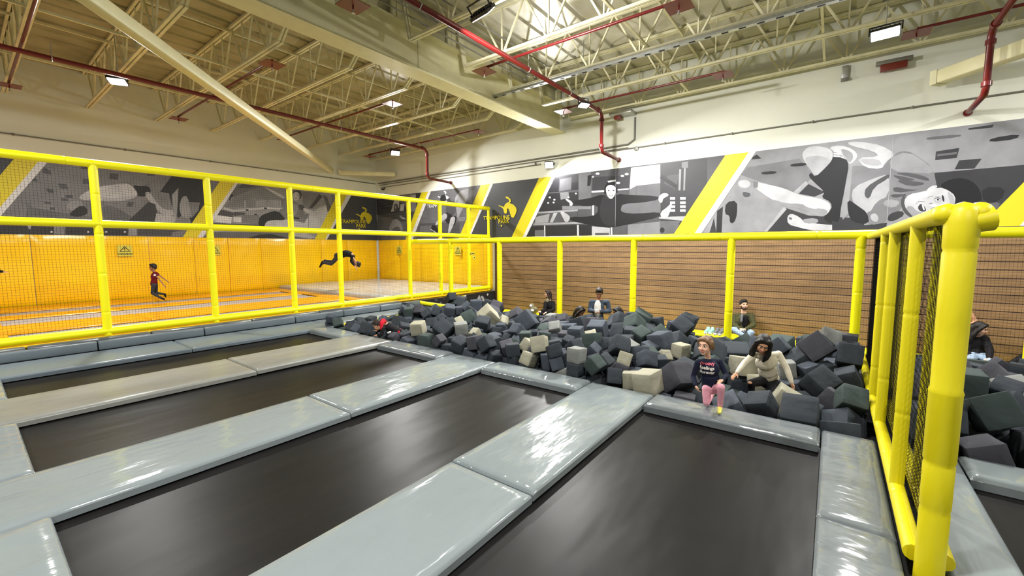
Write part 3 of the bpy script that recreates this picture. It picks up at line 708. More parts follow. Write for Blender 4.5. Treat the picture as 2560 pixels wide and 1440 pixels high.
def letters(name, body, uz0, uz1, h, side, mi, parent, off=0.03, slant=0.0):
    """a word as flat lettering on the wall: baseline from uz0 to uz1, capital height h"""
    cu = bpy.data.curves.new(name, 'FONT'); cu.body = body; cu.shear = slant; cu.offset = 0.012
    o = bpy.data.objects.new(name + '_tmp', cu); COL.objects.link(o)
    dg = bpy.context.evaluated_depsgraph_get(); me = bpy.data.meshes.new_from_object(o.evaluated_get(dg))
    bpy.data.objects.remove(o); bpy.data.curves.remove(cu)
    xs = [v.co.x for v in me.vertices]; ys = [v.co.y for v in me.vertices]; x0, x1, y0, y1 = min(xs), max(xs), min(ys), max(ys)
    for v in me.vertices:
        a = (v.co.x - x0) / (x1 - x0); c = (v.co.y - y0) / (y1 - y0)
        u = uz0[0] + (uz1[0] - uz0[0]) * a; z = uz0[1] + (uz1[1] - uz0[1]) * a + c * h
        v.co = (u, YW - off, z) if side == 'L' else (XW - off, u, z)
    me.materials.clear(); me.materials.append(MATS[PM[mi]] if isinstance(mi, int) else MATS[mi])
    me.name = name; r = bpy.data.objects.new(name, me); COL.objects.link(r); r.parent = parent
    r.matrix_parent_inverse = parent.matrix_basis.inverted(); return r
FIG = [(230,517),(258,523),(290,552),(297,582),(280,603),(330,625),(362,660),(370,700),(355,745),(330,792),(298,780),(285,730),(272,690),(258,668),(245,680),(248,705),(240,735),(218,738),(205,715),(203,690),(190,668),(165,650),(138,640),(140,630),(175,640),(205,655),(220,620),(245,598),(268,590),(275,572),(262,552),(240,545),(228,532)]

# ---------------------------------------------------------------- left wall
wl = thing('wall_print', 'long printed banner on the left wall, two athlete photos and a yellow logo', 'wall print', (6, YW - 0.01, ZB))
A = Print('L', 5.12, 0, 370); B = Print('L', 5.333, 480, 430)
s1y0, s1y1, s1w = A.edge((185,130),(0,350)), A.edge((505,155),(0,760)), A.edge((610,180),(10,870))
s2y0, s2y1, s2w = B.edge((370,120),(0,680)), B.edge((570,150),(245,620)), B.edge((612,150),(255,700))
s3y0, s3y1, s3w = B.edge((1935,305),(1640,890)), B.edge((2060,315),(1780,890)), B.edge((2120,320),(1805,890))
A.band((-5, -5), s1y0, SL); 
A.band(s1w, s2y0, 5)
for q in [((560,240),(640,290),(665,345),(545,320)), ((1030,230),(1150,240),(1150,275),(1040,268)), ((1060,390),(1160,400),(1160,465),(1060,460)), ((1405,320),(1520,330),(1510,408),(1400,395)), ((1885,325),(1990,335),(1975,360),(1880,350)),
          ((740,455),(845,460),(880,525),(780,520)), ((580,520),(680,530),(690,580),(620,570)), ((440,380),(490,425),(410,422)), ((835,598),(930,605),(935,640),(840,635)), ((780,640),(870,650),(870,680),(790,675)), ((560,685),(650,690),(655,715),(575,712)), ((640,760),(705,765),(700,795),(640,790)), ((1640,690),(1720,690),(1690,755),(1620,745))]: A.shape(list(q), 3)
A.shape([(300,1000),(360,700),(420,760),(800,830),(1240,900),(1700,940),(1640,1120),(-200,1110),(-300,1000)], 4)
A.shape([(-300,975),(1240,990),(1640,1010),(1640,1120),(-300,1105)], 2)
A.shape([(690,980),(835,990),(835,1110),(690,1105)], 5); A.shape([(340,960),(405,962),(390,1040),(370,1040)], 7)
for x in (660, 1130, 1360, 1600): A.blob(x, 1075, 16, 12, 8)
A.shape([(1000,630),(1130,540),(1280,490),(1600,450),(1690,480),(1770,590),(1700,655),(1450,685),(1200,670),(1050,665)], 8, 1)
A.shape([(1300,660),(1450,685),(1650,670),(1750,610),(1720,600),(1500,640),(1350,640)], 7, 1)
A.shape([(1690,470),(1790,490),(1900,480),(1940,560),(1860,625),(1750,615),(1775,590)], 1, 1)
A.shape([(1860,560),(1920,565),(2000,690),(2090,785),(2250,800),(2275,845),(2150,875),(2040,825),(1930,700),(1865,620)], 7, 1)
A.shape([(870,690),(1030,665),(1070,720),(1060,800),(940,800),(850,770)], 6, 1)
A.shape([(870,860),(960,780),(1040,730),(1120,770),(1120,850),(1000,885)], 1, 1)
A.shape([(1300,740),(1440,740),(1580,810),(1720,900),(1640,935),(1450,920),(1310,900)], 4, 1)
A.shape([(1900,690),(1990,720),(2010,830),(1970,945),(1640,935)], 2)
A.shape([(2200,350),(2700,380),(2700,900),(2450,960),(2400,800),(2280,900),(2230,780),(2200,740),(2165,580),(2050,560)], 1)
A.shape([(2200,600),(2285,510),(2260,940),(2230,940),(2210,760)], 6); A.shape([(2000,835),(2240,880),(2235,950),(1985,950)], 7)
A.shape([(2330,620),(2400,610),(2440,800),(2450,900),(2330,890),(2290,760)], 6, 1); A.shape([(2420,690),(2560,700),(2540,800),(2450,900),(2430,760)], 5)
A.shape([(1650,1010),(1740,1015),(1745,1120),(1640,1120)], 6); A.shape([(1760,1015),(2390,1040),(2330,1130),(1760,1120)], 3); A.shape([(2210,1075),(2380,1050),(2330,1130),(2190,1130)], 5)
# second photo: a jumper in a bright hall
B.band(s2w, s3y0, 6)
B.shape([(600,165),(930,190),(560,330),(430,380)], 4); B.shape([(660,160),(850,180),(760,215),(620,215)], 3)
B.shape([(560,330),(930,195),(1240,350),(1240,480),(420,470)], 5)
for x in (700, 860, 1010, 1170): B.shape([(x,380),(x+14,380),(x+14,470),(x,470)], 7)
B.shape([(880,370),(1000,370),(1000,465),(880,465)], 6); B.shape([(1030,370),(1160,372),(1160,470),(1030,468)], 6)
B.line([(420,480),(560,520),(740,500),(980,480),(1230,490)], 24, 8); B.line([(500,380),(530,300)], 20, 2)
for x, y in ((735,505),(980,483),(850,570),(530,312)): B.shape([(x-18,y-11),(x+18,y-9),(x+18,y+13),(x-18,y+11)], 0)
B.shape([(380,500),(560,545),(540,610),(345,570)], 3); B.shape([(310,575),(535,600),(525,690),(300,665)], 9)
B.shape([(550,600),(660,605),(655,670),(550,665)], 9); B.shape([(555,530),(720,545),(700,570),(555,590)], 3); B.shape([(660,570),(900,575),(890,700),(660,680)], 5)
B.shape([(260,680),(880,700),(880,735),(260,715)], 3)
B.shape([(960,650),(1550,620),(1550,760),(960,735)], 8)
B.shape([(1560,570),(1700,470),(1810,440),(1830,600),(1700,770),(1560,770)], 8); B.shape([(1470,260),(1700,290),(1560,500),(1480,470)], 5)
B.shape([(1700,290),(1740,330),(1600,490),(1560,480)], 3); B.shape([(1740,300),(1800,330),(1850,470),(1810,540),(1790,440)], 4); B.shape([(1850,310),(1930,300),(1880,440)], 5)
B.shape([(260,800),(1290,800),(1640,870),(1620,890),(140,885)], 4); B.shape([(740,885),(900,835),(1050,825),(1300,885)], 1)
B.shape([(1300,790),(1520,815),(1650,870),(1580,890),(1310,850)], 7)
B.shape([(960,200),(1010,212),(1240,325),(1230,365),(1110,300)], 8, 1)
B.shape([(1250,340),(1345,380),(1430,425),(1500,500),(1480,650),(1300,640),(1200,600),(1150,505),(1250,470)], 5, 1)
B.shape([(1320,420),(1420,440),(1400,560),(1330,620)], 6, 1)
B.shape([(1140,510),(1000,545),(905,590),(880,690),(900,740),(960,740),(985,665),(1060,640),(1240,645),(1235,610)], 0, 1)
B.shape([(1425,430),(1480,440),(1510,490),(1460,520),(1420,480)], 3, 1)
B.shape([(1480,475),(1560,500),(1700,560),(1810,560),(1800,620),(1650,585),(1490,530)], 8, 1)
B.shape([(1330,265),(1380,240),(1450,250),(1470,300),(1440,370),(1330,330)], 3, 1)
B.shape([(1345,280),(1400,262),(1435,300),(1430,360),(1395,385),(1355,365)], 8, 1)
B.blob(1368, 308, 7, 5, 2); B.blob(1410, 312, 7, 5, 2); B.blob(1385, 348, 13, 5, 3)
B.shape([(1300,580),(1560,560),(1500,680),(1320,640)], 5); B.line([(1320,605),(1430,620)], 20, 1)
for pr, e0, e1, ew in ((A, s1y0, s1y1, s1w), (B, s2y0, s2y1, s2w), (B, s3y0, s3y1, s3w)):
    pr.band(e0, e1, YE); pr.band(e1, ew, WH)
B.band(s3w, (XW - 0.03, XW - 0.03), SL)
B.shape([((x - 138) / 232 * 215 + 2185, (y - 517) / 275 * 227 + 465) for x, y in FIG], YE)
A.done('photo_sheet', wl); B.done('photo_sheet', wl)
h = B.uz(2000, 635)[1] - B.uz(2000, 685)[1]
letters('lettering', 'TRAMPOLINE', B.uz(1978, 683), B.uz(2318, 688), h, 'L', YE, wl, 0.035)
letters('lettering', 'PARK', B.uz(2190, 742), B.uz(2322, 742), h, 'L', YE, wl, 0.035)
letters('lettering', 'by', B.uz(2195, 762), B.uz(2212, 762), h * .3, 'L', 6, wl, 0.035)
q = MB(); c = B.uz(2228, 757); q.disc((c[0], YW - 0.035, c[1]), (0.035, 0, 0), (0, 0, 0.035)); q.build('round_mark', 'print_yellow', wl)

# ---------------------------------------------------------------- right wall
wr = thing('wall_print', 'long printed banner on the right wall over the planks, athletes between yellow stripes', 'wall print', (XW - 0.01, 4, ZB))
C = Print('R', 6.4, 930, 440); D = Print('R', 5.12, 1220, 390); E_ = Print('R', 5.333, 1680, 340); F = Print('R', 4.5, 2080, 290)
c1y0, c1y1, c1w = C.edge((785,270),(530,1025)), C.edge((892,262),(600,1000)), C.edge((937,255),(650,1010))
c2y0, c2y1, c2w = C.edge((1730,165),(1400,960)), C.edge((1880,150),(1545,960)), C.edge((1930,140),(1585,940))
d1y0, d1y1, d1w = D.edge((650,290),(300,1045)), D.edge((812,275),(440,1045)), D.edge((857,268),(482,1045))
e1y0, e1y1, e1w = E_.edge((700,275),(20,1315)), E_.edge((1010,235),(290,1315)), E_.edge((1112,222),(380,1315))
f1y0, f1y1, f1w = F.edge((2160,740),(1620,1290)), F.edge((2560,740),(2060,1290)), F.edge((2640,740),(2110,1290))
U0 = YW - 0.03
C.band((U0, U0), c1y0, 3); C.shape([(60,360),(780,270),(770,380),(560,560),(60,620)], 2)
C.shape([(320,320),(700,285),(700,560),(560,580),(520,440),(330,400)], 5); C.shape([(380,330),(440,325),(430,500),(360,560),(300,575),(340,430)], 8); C.shape([(450,450),(520,440),(500,560),(440,560)], 8); C.shape([(600,300),(700,295),(690,360),(640,350)], 7)
C.shape([(100,640),(330,660),(330,740),(90,730)], 4); C.shape([(60,730),(540,730),(540,1020),(60,1020)], 4)
C.shape([(345,450),(395,440),(420,490),(400,560),(350,580)], 3, 1); C.shape([(355,470),(385,465),(390,510),(370,535)], 6, 1)
C.shape([(340,590),(440,580),(510,690),(480,720),(400,710),(340,680)], 3, 1); C.shape([(440,615),(470,650),(540,680),(520,700),(450,670)], 7, 1)
C.shape([(340,680),(430,700),(490,810),(490,890),(460,890),(430,800),(330,830),(310,900),(290,900),(270,820)], 6, 1)
C.band(c1w, c2y0, 4)
C.shape([(940,262),(1500,200),(1450,460),(1000,700),(800,640)], 4)
C.shape([(1420,235),(1540,200),(1540,330),(1370,690),(1340,480)], 6); C.shape([(1550,190),(1730,165),(1640,420),(1550,480)], 4); C.shape([(1570,230),(1640,220),(1660,300),(1560,350)], 5)
C.shape([(760,760),(1400,740),(1400,1010),(700,1020)], 3); C.shape([(760,800),(950,790),(940,920),(760,910)], 4); C.shape([(1370,660),(1500,650),(1480,720),(1380,720)], 5)
C.shape([(1135,235),(1180,240),(1190,280),(1160,300),(1220,330),(1230,350),(1190,380),(1170,300),(1165,265)], WH, 1); C.shape([(1055,320),(1095,335),(1085,350),(1050,335)], WH)
C.shape([(1090,330),(1140,290),(1180,310),(1185,390),(1150,430),(1090,420)], 1, 1); C.shape([(1150,410),(1200,385),(1200,480),(1150,470)], 7, 1)
C.shape([(1200,365),(1260,350),(1330,420),(1340,560),(1280,640),(1170,580),(1200,450)], 2, 1); C.shape([(1260,300),(1330,290),(1345,340),(1300,420),(1240,380)], 4, 1); C.shape([(1330,330),(1410,240),(1425,250),(1350,420),(1320,420)], 6, 1)
C.shape([(1200,460),(1340,480),(1340,600),(1270,610),(1170,580)], 3, 1)
C.shape([(1150,590),(1210,580),(1290,640),(1350,640),(1350,700),(1320,800),(1290,790),(1200,760),(1160,700)], 1, 1)
C.shape([(1110,640),(1160,590),(1205,620),(1190,690),(1110,720),(1040,790),(1000,770)], 7, 1); C.shape([(1260,660),(1310,640),(1335,690),(1300,790),(1240,920),(1210,910),(1240,740)], 7, 1)
C.shape([(940,810),(990,775),(1050,840),(1090,910),(1060,925),(960,880)], 1, 1); C.line([(935,850),(1040,915)], 9, 8); C.shape([(1100,880),(1230,920),(1230,950),(1090,930)], 1, 1); C.shape([(1140,985),(1330,980),(1330,1005),(1150,1005)], 1)
C.band(c1y0, c1y1, YE); C.band(c1y1, c1w, WH); C.band(c2w, d1y0, SL); C.band(c2y0, c2y1, YE); C.band(c2y1, c2w, WH)
# gym photo with the girl in a straddle jump
D.band(d1w, e1y0, 3)
D.shape([(860,268),(1170,230),(1160,430),(760,470)], 2); D.shape([(860,290),(910,280),(900,460),(770,465)], 1)
D.shape([(920,300),(1070,270),(1060,430),(910,450)], 4); D.shape([(1075,340),(1150,330),(1150,430),(1070,435)], 1)
D.shape([(1160,225),(1320,200),(1320,560),(1160,560)], 4); D.shape([(1275,250),(1325,240),(1310,380),(1270,385)], 0)
D.shape([(1320,200),(1830,150),(1820,250),(1340,280)], 3); D.shape([(1340,270),(1830,240),(1800,430),(1330,460)], 2)
for x, y, r in ((1402,226,26),(1342,267,15),(1720,255,24),(1775,232,26),(1665,345,26)): D.blob(x, y, r, r * .55, 9)
D.line([(1325,458),(1490,448)], 24, 8); D.line([(1650,432),(1800,422)], 18, 8)
D.shape([(1830,150),(2205,105),(2210,345),(1900,380),(1810,430)], 8); D.shape([(1810,430),(1900,380),(2215,345),(2210,760),(1800,760)], 4); D.line([(1895,390),(1890,1020)], 5, 3)
D.shape([(2205,100),(2800,30),(2800,1030),(2205,1030)], 2); D.shape([(2300,250),(2450,230),(2400,420),(2250,350)], 3)
D.line([(2210,260),(2420,400)], 50, 1); D.line([(2460,170),(2450,440)], 26, 6); D.line([(2520,150),(2510,440)], 22, 6); D.shape([(2480,80),(2560,70),(2560,150),(2480,150)], 5)
for y in (545, 600, 650, 700):
    D.shape([(2330,y-18),(2395,y-18),(2395,y+14),(2330,y+14)], 8); D.shape([(2458,y-18),(2530,y-18),(2530,y+14),(2458,y+14)], 8)
D.shape([(2190,780),(2560,770),(2500,830),(2190,800)], 7); D.shape([(2190,830),(2460,830),(2400,1020),(2190,1020)], 4); D.blob(2230, 950, 30, 36, 1)
D.shape([(770,480),(1150,460),(1150,700),(640,720)], 1); D.shape([(920,470),(1030,460),(1040,540),(930,560)], 5); D.shape([(950,640),(1320,640),(1320,680),(950,690)], 5)
for x, y in ((790,530),(850,560),(840,595),(1030,530),(1125,480),(770,600)): D.blob(x, y, 14, 12, 7)
D.shape([(640,720),(1150,690),(1140,760),(1150,850),(580,870)], 3); D.line([(640,725),(1150,695)], 22, 6); D.shape([(610,780),(790,740),(770,850),(600,860)], 6); D.shape([(840,730),(890,725),(830,850),(790,850)], 7); D.line([(580,875),(1330,850)], 26, 6)
D.shape([(560,900),(1330,880),(1330,1040),(490,1042)], 1); D.line([(725,890),(727,1040)], 16, 8); D.line([(1150,880),(1152,1035)], 22, 8); D.shape([(600,950),(720,945),(720,1040),(600,1040)], 4)
D.line([(1345,620),(1345,760)], 24, 8); D.shape([(1330,900),(1560,920),(1560,1035),(1330,1035)], 7); D.shape([(1370,985),(1550,985),(1550,1035),(1370,1035)], 3); D.line([(1580,910),(1582,1035)], 20, 8); D.shape([(1600,900),(1780,880),(1760,1030),(1620,1030)], 3); D.shape([(1790,880),(2200,840),(2200,1025),(1790,1030)], 5)
D.shape([(1690,620),(2210,560),(2210,720),(1800,740),(1700,720)], 4)
D.shape([(1090,570),(1290,545),(1490,480),(1560,570),(1660,480),(1800,500),(2180,510),(2185,560),(1960,600),(1730,610),(1695,680),(1720,725),(1900,740),(2200,715),(2210,775),(1900,850),(1640,910),(1500,920),(1300,880),(1050,830),(1055,775),(1250,780),(1400,750),(1410,620),(1250,650),(1090,610)], 0, 1)
D.shape([(1490,480),(1560,570),(1650,490),(1640,900),(1500,900),(1420,760),(1440,600)], 1, 1)
D.shape([(990,540),(1060,570),(1090,610),(1075,640),(1040,635),(1050,605),(1000,570)], 8, 1); D.shape([(2180,560),(2190,510),(2250,470),(2310,485),(2310,510),(2240,545),(2230,600),(2200,600)], 8, 1)
D.shape([(920,715),(950,705),(1040,760),(1050,800),(1020,850),(985,845),(960,790)], 7, 1); D.shape([(2205,720),(2300,650),(2340,605),(2360,620),(2310,770),(2280,800),(2215,790)], 8, 1)
D.shape([(1485,430),(1500,370),(1540,320),(1620,330),(1660,400),(1655,490),(1490,500)], 0, 1); D.shape([(1530,300),(1580,275),(1625,295),(1600,330),(1540,330)], 1, 1); D.shape([(1530,320),(1640,300),(1640,325),(1540,340)], 8)
D.shape([(1505,430),(1520,385),(1570,365),(1630,390),(1640,450),(1620,510),(1575,560),(1525,510)], 8, 1)
D.blob(1545, 442, 12, 7, 2); D.blob(1608, 440, 12, 7, 2); D.shape([(1540,495),(1575,505),(1605,492),(1590,515),(1560,515)], 3, 1); D.blob(1573, 505, 16, 4, 9); D.line([(1575,450),(1570,480),(1580,482)], 6, 6)
D.band(d1y0, d1y1, YE); D.band(d1y1, d1w, WH)
# large photo of the flipping athlete
E_.band(e1w, f1y0, 6)
E_.shape([(1110,225),(2600,50),(2600,140),(1800,520),(1000,520)], 6); E_.shape([(380,1315),(640,880),(820,700),(1300,800),(1500,960),(1240,1300)], 6)
E_.shape([(1000,420),(1700,300),(1900,520),(1660,760),(1150,600),(920,520)], 5)
E_.shape([(1080,280),(1130,245),(1190,300),(1060,315)], 1); E_.shape([(1180,480),(1385,465),(1400,500),(1210,520)], 1, 1); E_.shape([(1570,375),(1780,355),(1800,395),(1590,412)], 1, 1)
E_.shape([(1240,1300),(1520,960),(1820,1060),(2560,1100),(2560,1290)], 2); E_.shape([(1690,770),(1820,640),(2040,750),(1900,810)], 2)
E_.line([(1510,960),(1250,1290)], 50, 7); E_.line([(1640,760),(1800,620)], 50, 7)
E_.shape([(720,880),(870,860),(870,1040),(830,1160),(770,1160),(770,1060),(700,1040)], 0, 1); E_.shape([(600,1000),(680,940),(660,1310),(590,1310)], 1); E_.shape([(500,1310),(560,1090),(590,1310)], 2)
# raised knee, shorts, thigh
E_.shape([(1730,240),(1800,150),(1930,130),(2100,165),(2150,230),(2130,330),(2040,430),(1910,550),(1830,420),(1760,330)], 8, 1)
E_.shape([(1760,300),(1840,270),(1960,260),(2080,300),(2130,330),(2040,430),(1910,550),(1830,420)], 7, 1)
E_.shape([(2090,150),(2250,120),(2420,180),(2480,260),(2430,340),(2360,380),(2300,280),(2150,200)], 8, 1); E_.shape([(2240,160),(2400,210),(2420,300),(2360,370),(2290,270)], 6, 1)
E_.shape([(2130,330),(2150,260),(2320,300),(2360,390),(2330,620),(2260,900),(2230,1150),(2120,1180),(2000,1090),(2130,980),(2120,880),(1990,820),(2040,750),(1900,620),(1820,540),(1850,480),(1910,550),(2040,430)], 1, 1)
for y0 in (205, 235, 268): E_.line([(2155,y0),(2245,y0+5)], 20, 9)
E_.line([(2250,280),(2320,300)], 20, 8)
# extended leg and foot in a wrapped sock
E_.shape([(1090,600),(1240,640),(1480,690),(1680,780),(1820,810),(1960,830),(2080,880),(2120,940),(2080,1040),(1980,1080),(1880,1040),(1700,960),(1520,950),(1300,830),(1100,690)], 8, 1)
E_.shape([(1300,830),(1520,900),(1720,900),(1900,960),(2080,980),(2060,1050),(1980,1080),(1880,1040),(1700,960),(1520,950)], 6, 1); E_.shape([(1740,900),(1900,920),(1960,960),(1900,975),(1780,940)], 9, 1)
E_.shape([(850,610),(920,530),(1060,570),(1150,610),(1140,680),(1075,700),(1085,790),(980,830),(880,790),(850,700)], 6, 1)
E_.shape([(880,600),(1000,580),(1060,640),(1000,700),(890,680)], 8, 1); E_.shape([(930,740),(1050,760),(1040,810),(960,820)], 3, 1); E_.shape([(1080,600),(1150,615),(1140,690),(1085,690)], 5)
# arm along the bottom
E_.shape([(1535,1070),(1590,1030),(1700,1080),(1760,1140),(2000,1180),(2300,1190),(2450,1210),(2460,1290),(1950,1290),(1700,1220),(1545,1180)], 8, 1); E_.shape([(1560,1080),(1600,1090),(1600,1120),(1560,1110)], 4, 1)
E_.shape([(1720,1110),(1930,1090),(1960,1160),(1780,1170)], 6, 1)
# trunk of the athlete (grey shirt) and arm over it
F.shape([(0,1180),(260,1240),(620,1200),(600,1300),(0,1310)], 2)
F.shape([(200,560),(350,560),(560,600),(700,420),(850,385),(1000,480),(1110,560),(1160,680),(1180,790),(1050,830),(820,900),(780,1050),(600,1200),(420,1230),(230,1100),(130,1150),(110,1000),(170,720)], 5, 1)
F.shape([(640,480),(850,390),(1100,555),(1150,650),(920,640),(670,620)], 6, 1)
F.shape([(110,1000),(190,560),(230,570),(180,1100),(120,1170)], 6); F.shape([(240,800),(470,700),(640,650),(640,900),(500,960),(420,1100),(300,1060),(215,930)], 7, 1)
F.shape([(170,930),(290,1010),(400,1090),(420,1220),(230,1190),(180,1100)], 1, 1)
F.shape([(360,900),(380,800),(560,690),(650,650),(640,700),(470,800),(420,940)], 3, 1)
for q in ([(680,640),(900,640),(1080,690),(1100,740),(900,690)], [(700,720),(900,730),(1080,760),(880,800)], [(680,790),(880,830),(1000,830),(700,870)], [(640,880),(860,880),(700,930)], [(660,660),(800,680),(960,720),(800,740)]): F.shape(q, 3, 1)
F.shape([(620,930),(780,960),(700,1040),(560,1000)], 6, 1); F.shape([(430,1110),(490,1090),(530,1150),(500,1200),(440,1170)], 7, 1); F.shape([(640,1100),(780,1060),(820,1110),(700,1180),(620,1180)], 2, 1)
F.shape([(180,290),(330,290),(560,330),(720,430),(600,520),(560,600),(360,580),(280,470),(530,460),(480,400),(190,330)], 8, 1); F.shape([(280,480),(520,480),(570,560),(400,560)], 7, 1)
# dark ceiling tiles and dark background right
F.shape([(1150,640),(1600,600),(2160,550),(2160,740),(1640,1280),(1100,1280),(1180,800)], 2); F.shape([(1170,400),(1430,360),(1400,470),(1160,495)], 2); F.shape([(1185,430),(1405,405),(1400,430),(1180,455)], 4)
F.shape([(1430,500),(1680,480),(1600,590),(1380,600)], 2); F.shape([(1790,250),(2110,200),(2080,260),(1760,295)], 1, 1); F.shape([(1530,140),(1820,95),(1800,130),(1540,155)], 2); F.shape([(1060,240),(1450,205),(1440,235),(1070,270)], 4, 1)
F.shape([(1680,800),(1960,800),(1900,960),(1700,980)], 1, 1); F.shape([(1700,1000),(1900,960),(1850,1060),(1690,1060)], 4, 1)
# head: face, hair, features
F.shape([(1200,780),(1330,710),(1480,695),(1620,760),(1690,900),(1660,1020),(1560,1080),(1400,1060),(1370,900),(1290,830)], 0, 1)
F.shape([(810,960),(860,880),(1040,850),(1200,800),(1300,830),(1390,900),(1380,1000),(1320,1080),(1100,1130),(960,1150),(860,1100),(815,1030)], 8, 1)
F.shape([(830,1020),(900,1010),(960,1080),(1100,1090),(1300,1080),(1100,1135),(960,1150),(860,1100)], 6, 1)
F.shape([(1060,830),(1130,780),(1195,785),(1150,830),(1080,850)], 8, 1)
F.shape([(960,1030),(1000,980),(1050,1030),(1060,1075),(990,1075)], 2, 1); F.shape([(1005,990),(1030,1010),(1045,1060),(1025,1060)], 9, 1)
F.shape([(800,885),(835,868),(806,960),(832,1050),(905,1125),(880,1140),(800,1075),(768,970)], 3, 1)
F.shape([(1150,905),(1215,900),(1235,960),(1180,985),(1140,950)], 7, 1); F.shape([(1160,935),(1185,922),(1212,938),(1200,960),(1172,960)], 9, 1); F.blob(1190, 942, 11, 12, 0); F.line([(1160,932),(1190,918),(1216,936)], 6, 1)
F.shape([(1210,1030),(1240,1022),(1258,1045),(1235,1060),(1212,1052)], 9, 1); F.blob(1236, 1042, 9, 9, 0); F.line([(1068,930),(1100,905),(1140,900)], 5, 5); F.line([(940,990),(975,960),(1040,965)], 5, 5); F.line([(1180,1010),(1120,1040),(1090,1070)], 7, 6)
F.shape([(1290,840),(1350,880),(1380,960),(1370,1040),(1310,1075),(1330,980)], 7, 1); F.shape([(870,930),(1000,880),(1120,860),(1060,900),(930,960)], 9, 1); F.shape([(1230,890),(1255,895),(1265,960),(1245,965)], 1, 1); F.shape([(1275,1010),(1320,1035),(1300,1050),(1270,1030)], 1, 1)
F.shape([(1080,1000),(1150,990),(1200,1010),(1140,1030)], 9, 1); F.shape([(1080,985),(1130,975),(1120,990)], 5)
E_.band(e1y0, e1y1, YE); E_.band(e1y1, e1w, WH); F.band(f1y0, f1y1, YE); F.band(f1y1, f1w, WH); F.band(f1w, (-9, -9), 3)
F.line([(688,230),(615,1200)], 6, 7); D.line([(1640,170),(1630,900)], 4, 6)
D.shape(FIG, YE)
for pr in (C, D, E_, F):
    pr.done('photo_sheet', wr)
h = D.uz(20, 760)[1] - D.uz(20, 818)[1]
letters('lettering', 'TRAMPOLINE', C.uz(1788, 705), C.uz(2208, 690), C.uz(1790, 645)[1] - C.uz(1790, 705)[1], 'R', YE, wr, 0.042)
letters('lettering', 'PARK', C.uz(2030, 762), C.uz(2205, 752), C.uz(2030, 700)[1] - C.uz(2030, 762)[1], 'R', YE, wr, 0.042)
letters('lettering', 'by', C.uz(2030, 803), C.uz(2052, 802), 0.05, 'R', 6, wr, 0.042)
c = C.uz(2076, 795); q = MB(); q.disc((XW - 0.042, c[0], c[1]), (0, 0.035, 0), (0, 0, 0.035)); q.build('round_mark', 'print_yellow', wr)
letters('lettering', 'TRAMP', C.uz(890, 510), C.uz(1050, 500), C.uz(890, 460)[1] - C.uz(890, 510)[1], 'R', WH, wr, 0.042)

# ---------------------------------------------------------------- small signs
mat('sign_olive', lin(206, 196, 70), 0.5)
def warning_sign(p, axis, label):
    """square caution notice: triangle with exclamation mark over a line of words"""
    t = thing('warning_sign', label, 'sign', p); W, H = 0.36, 0.36
    def P3(u, z, o): return (p[0] + u, p[1] - o, p[2] + z) if axis == 'x' else (p[0] - o, p[1] - u, p[2] + z)
    def flat(name, polys, m, o):
        b = MB()
        for pl in polys: b.poly([P3(u, z, o) for u, z in pl])
        b.build(name, m, t)
    b = MB(); f = [P3(u, z, 0) for u, z in ((-W/2,-H/2),(W/2,-H/2),(W/2,H/2),(-W/2,H/2))]; k = [P3(u, z, 0.012) for u, z in ((-W/2,-H/2),(W/2,-H/2),(W/2,H/2),(-W/2,H/2))]
    b.add(f + k, [(4,5,6,7),(3,2,1,0),(0,1,5,4),(1,2,6,5),(2,3,7,6),(3,0,4,7)]); b.build('board', 'sign_olive', t)
    tri = [(-0.14, -0.03), (0.14, -0.03), (0, 0.15)]; ti = [(-0.10, -0.008), (0.10, -0.008), (0, 0.115)]
    flat('triangle', [[tri[i], tri[(i+1) % 3], ti[(i+1) % 3], ti[i]] for i in range(3)], 'panel_black', 0.014)
    flat('exclamation_mark', [[(-.011, .03), (.011, .03), (.014, .09), (-.014, .09)], [(-.011, .003), (.011, .003), (.011, .02), (-.011, .02)]], 'panel_black', 0.015)
    cu = bpy.data.curves.new('w', 'FONT'); cu.body = 'CUIDADO'; cu.size = 0.075; cu.align_x = 'CENTER'; cu.offset = 0.002
    o = bpy.data.objects.new('w', cu); COL.objects.link(o); dg = bpy.context.evaluated_depsgraph_get(); me = bpy.data.meshes.new_from_object(o.evaluated_get(dg)); bpy.data.objects.remove(o)
    for v in me.vertices: v.co = P3(v.co.x, v.co.y - 0.125, 0.015)
    me.materials.clear(); me.materials.append(MATS['panel_black']); r = bpy.data.objects.new('wording', me); COL.objects.link(r); r.parent = t; r.matrix_parent_inverse = t.matrix_basis.inverted()
warning_sign(tuple(on_y(312, 627, YW - 0.105)), 'x', 'square caution sign on the amber wall pads, above the running boy in maroon')
warning_sign(tuple(on_y(536, 626, YW - 0.105)), 'x', 'square caution sign on the amber wall pads, half hidden by the third fence post')
warning_sign(tuple(on_x(998, 625, XW - 0.105)), 'y', 'square caution sign on the amber pads of the mural wall, closer to the corner')
warning_sign(tuple(on_x(1145, 627, XW - 0.105)), 'y', 'square caution sign on the amber pads of the mural wall, closer to the zone sign')
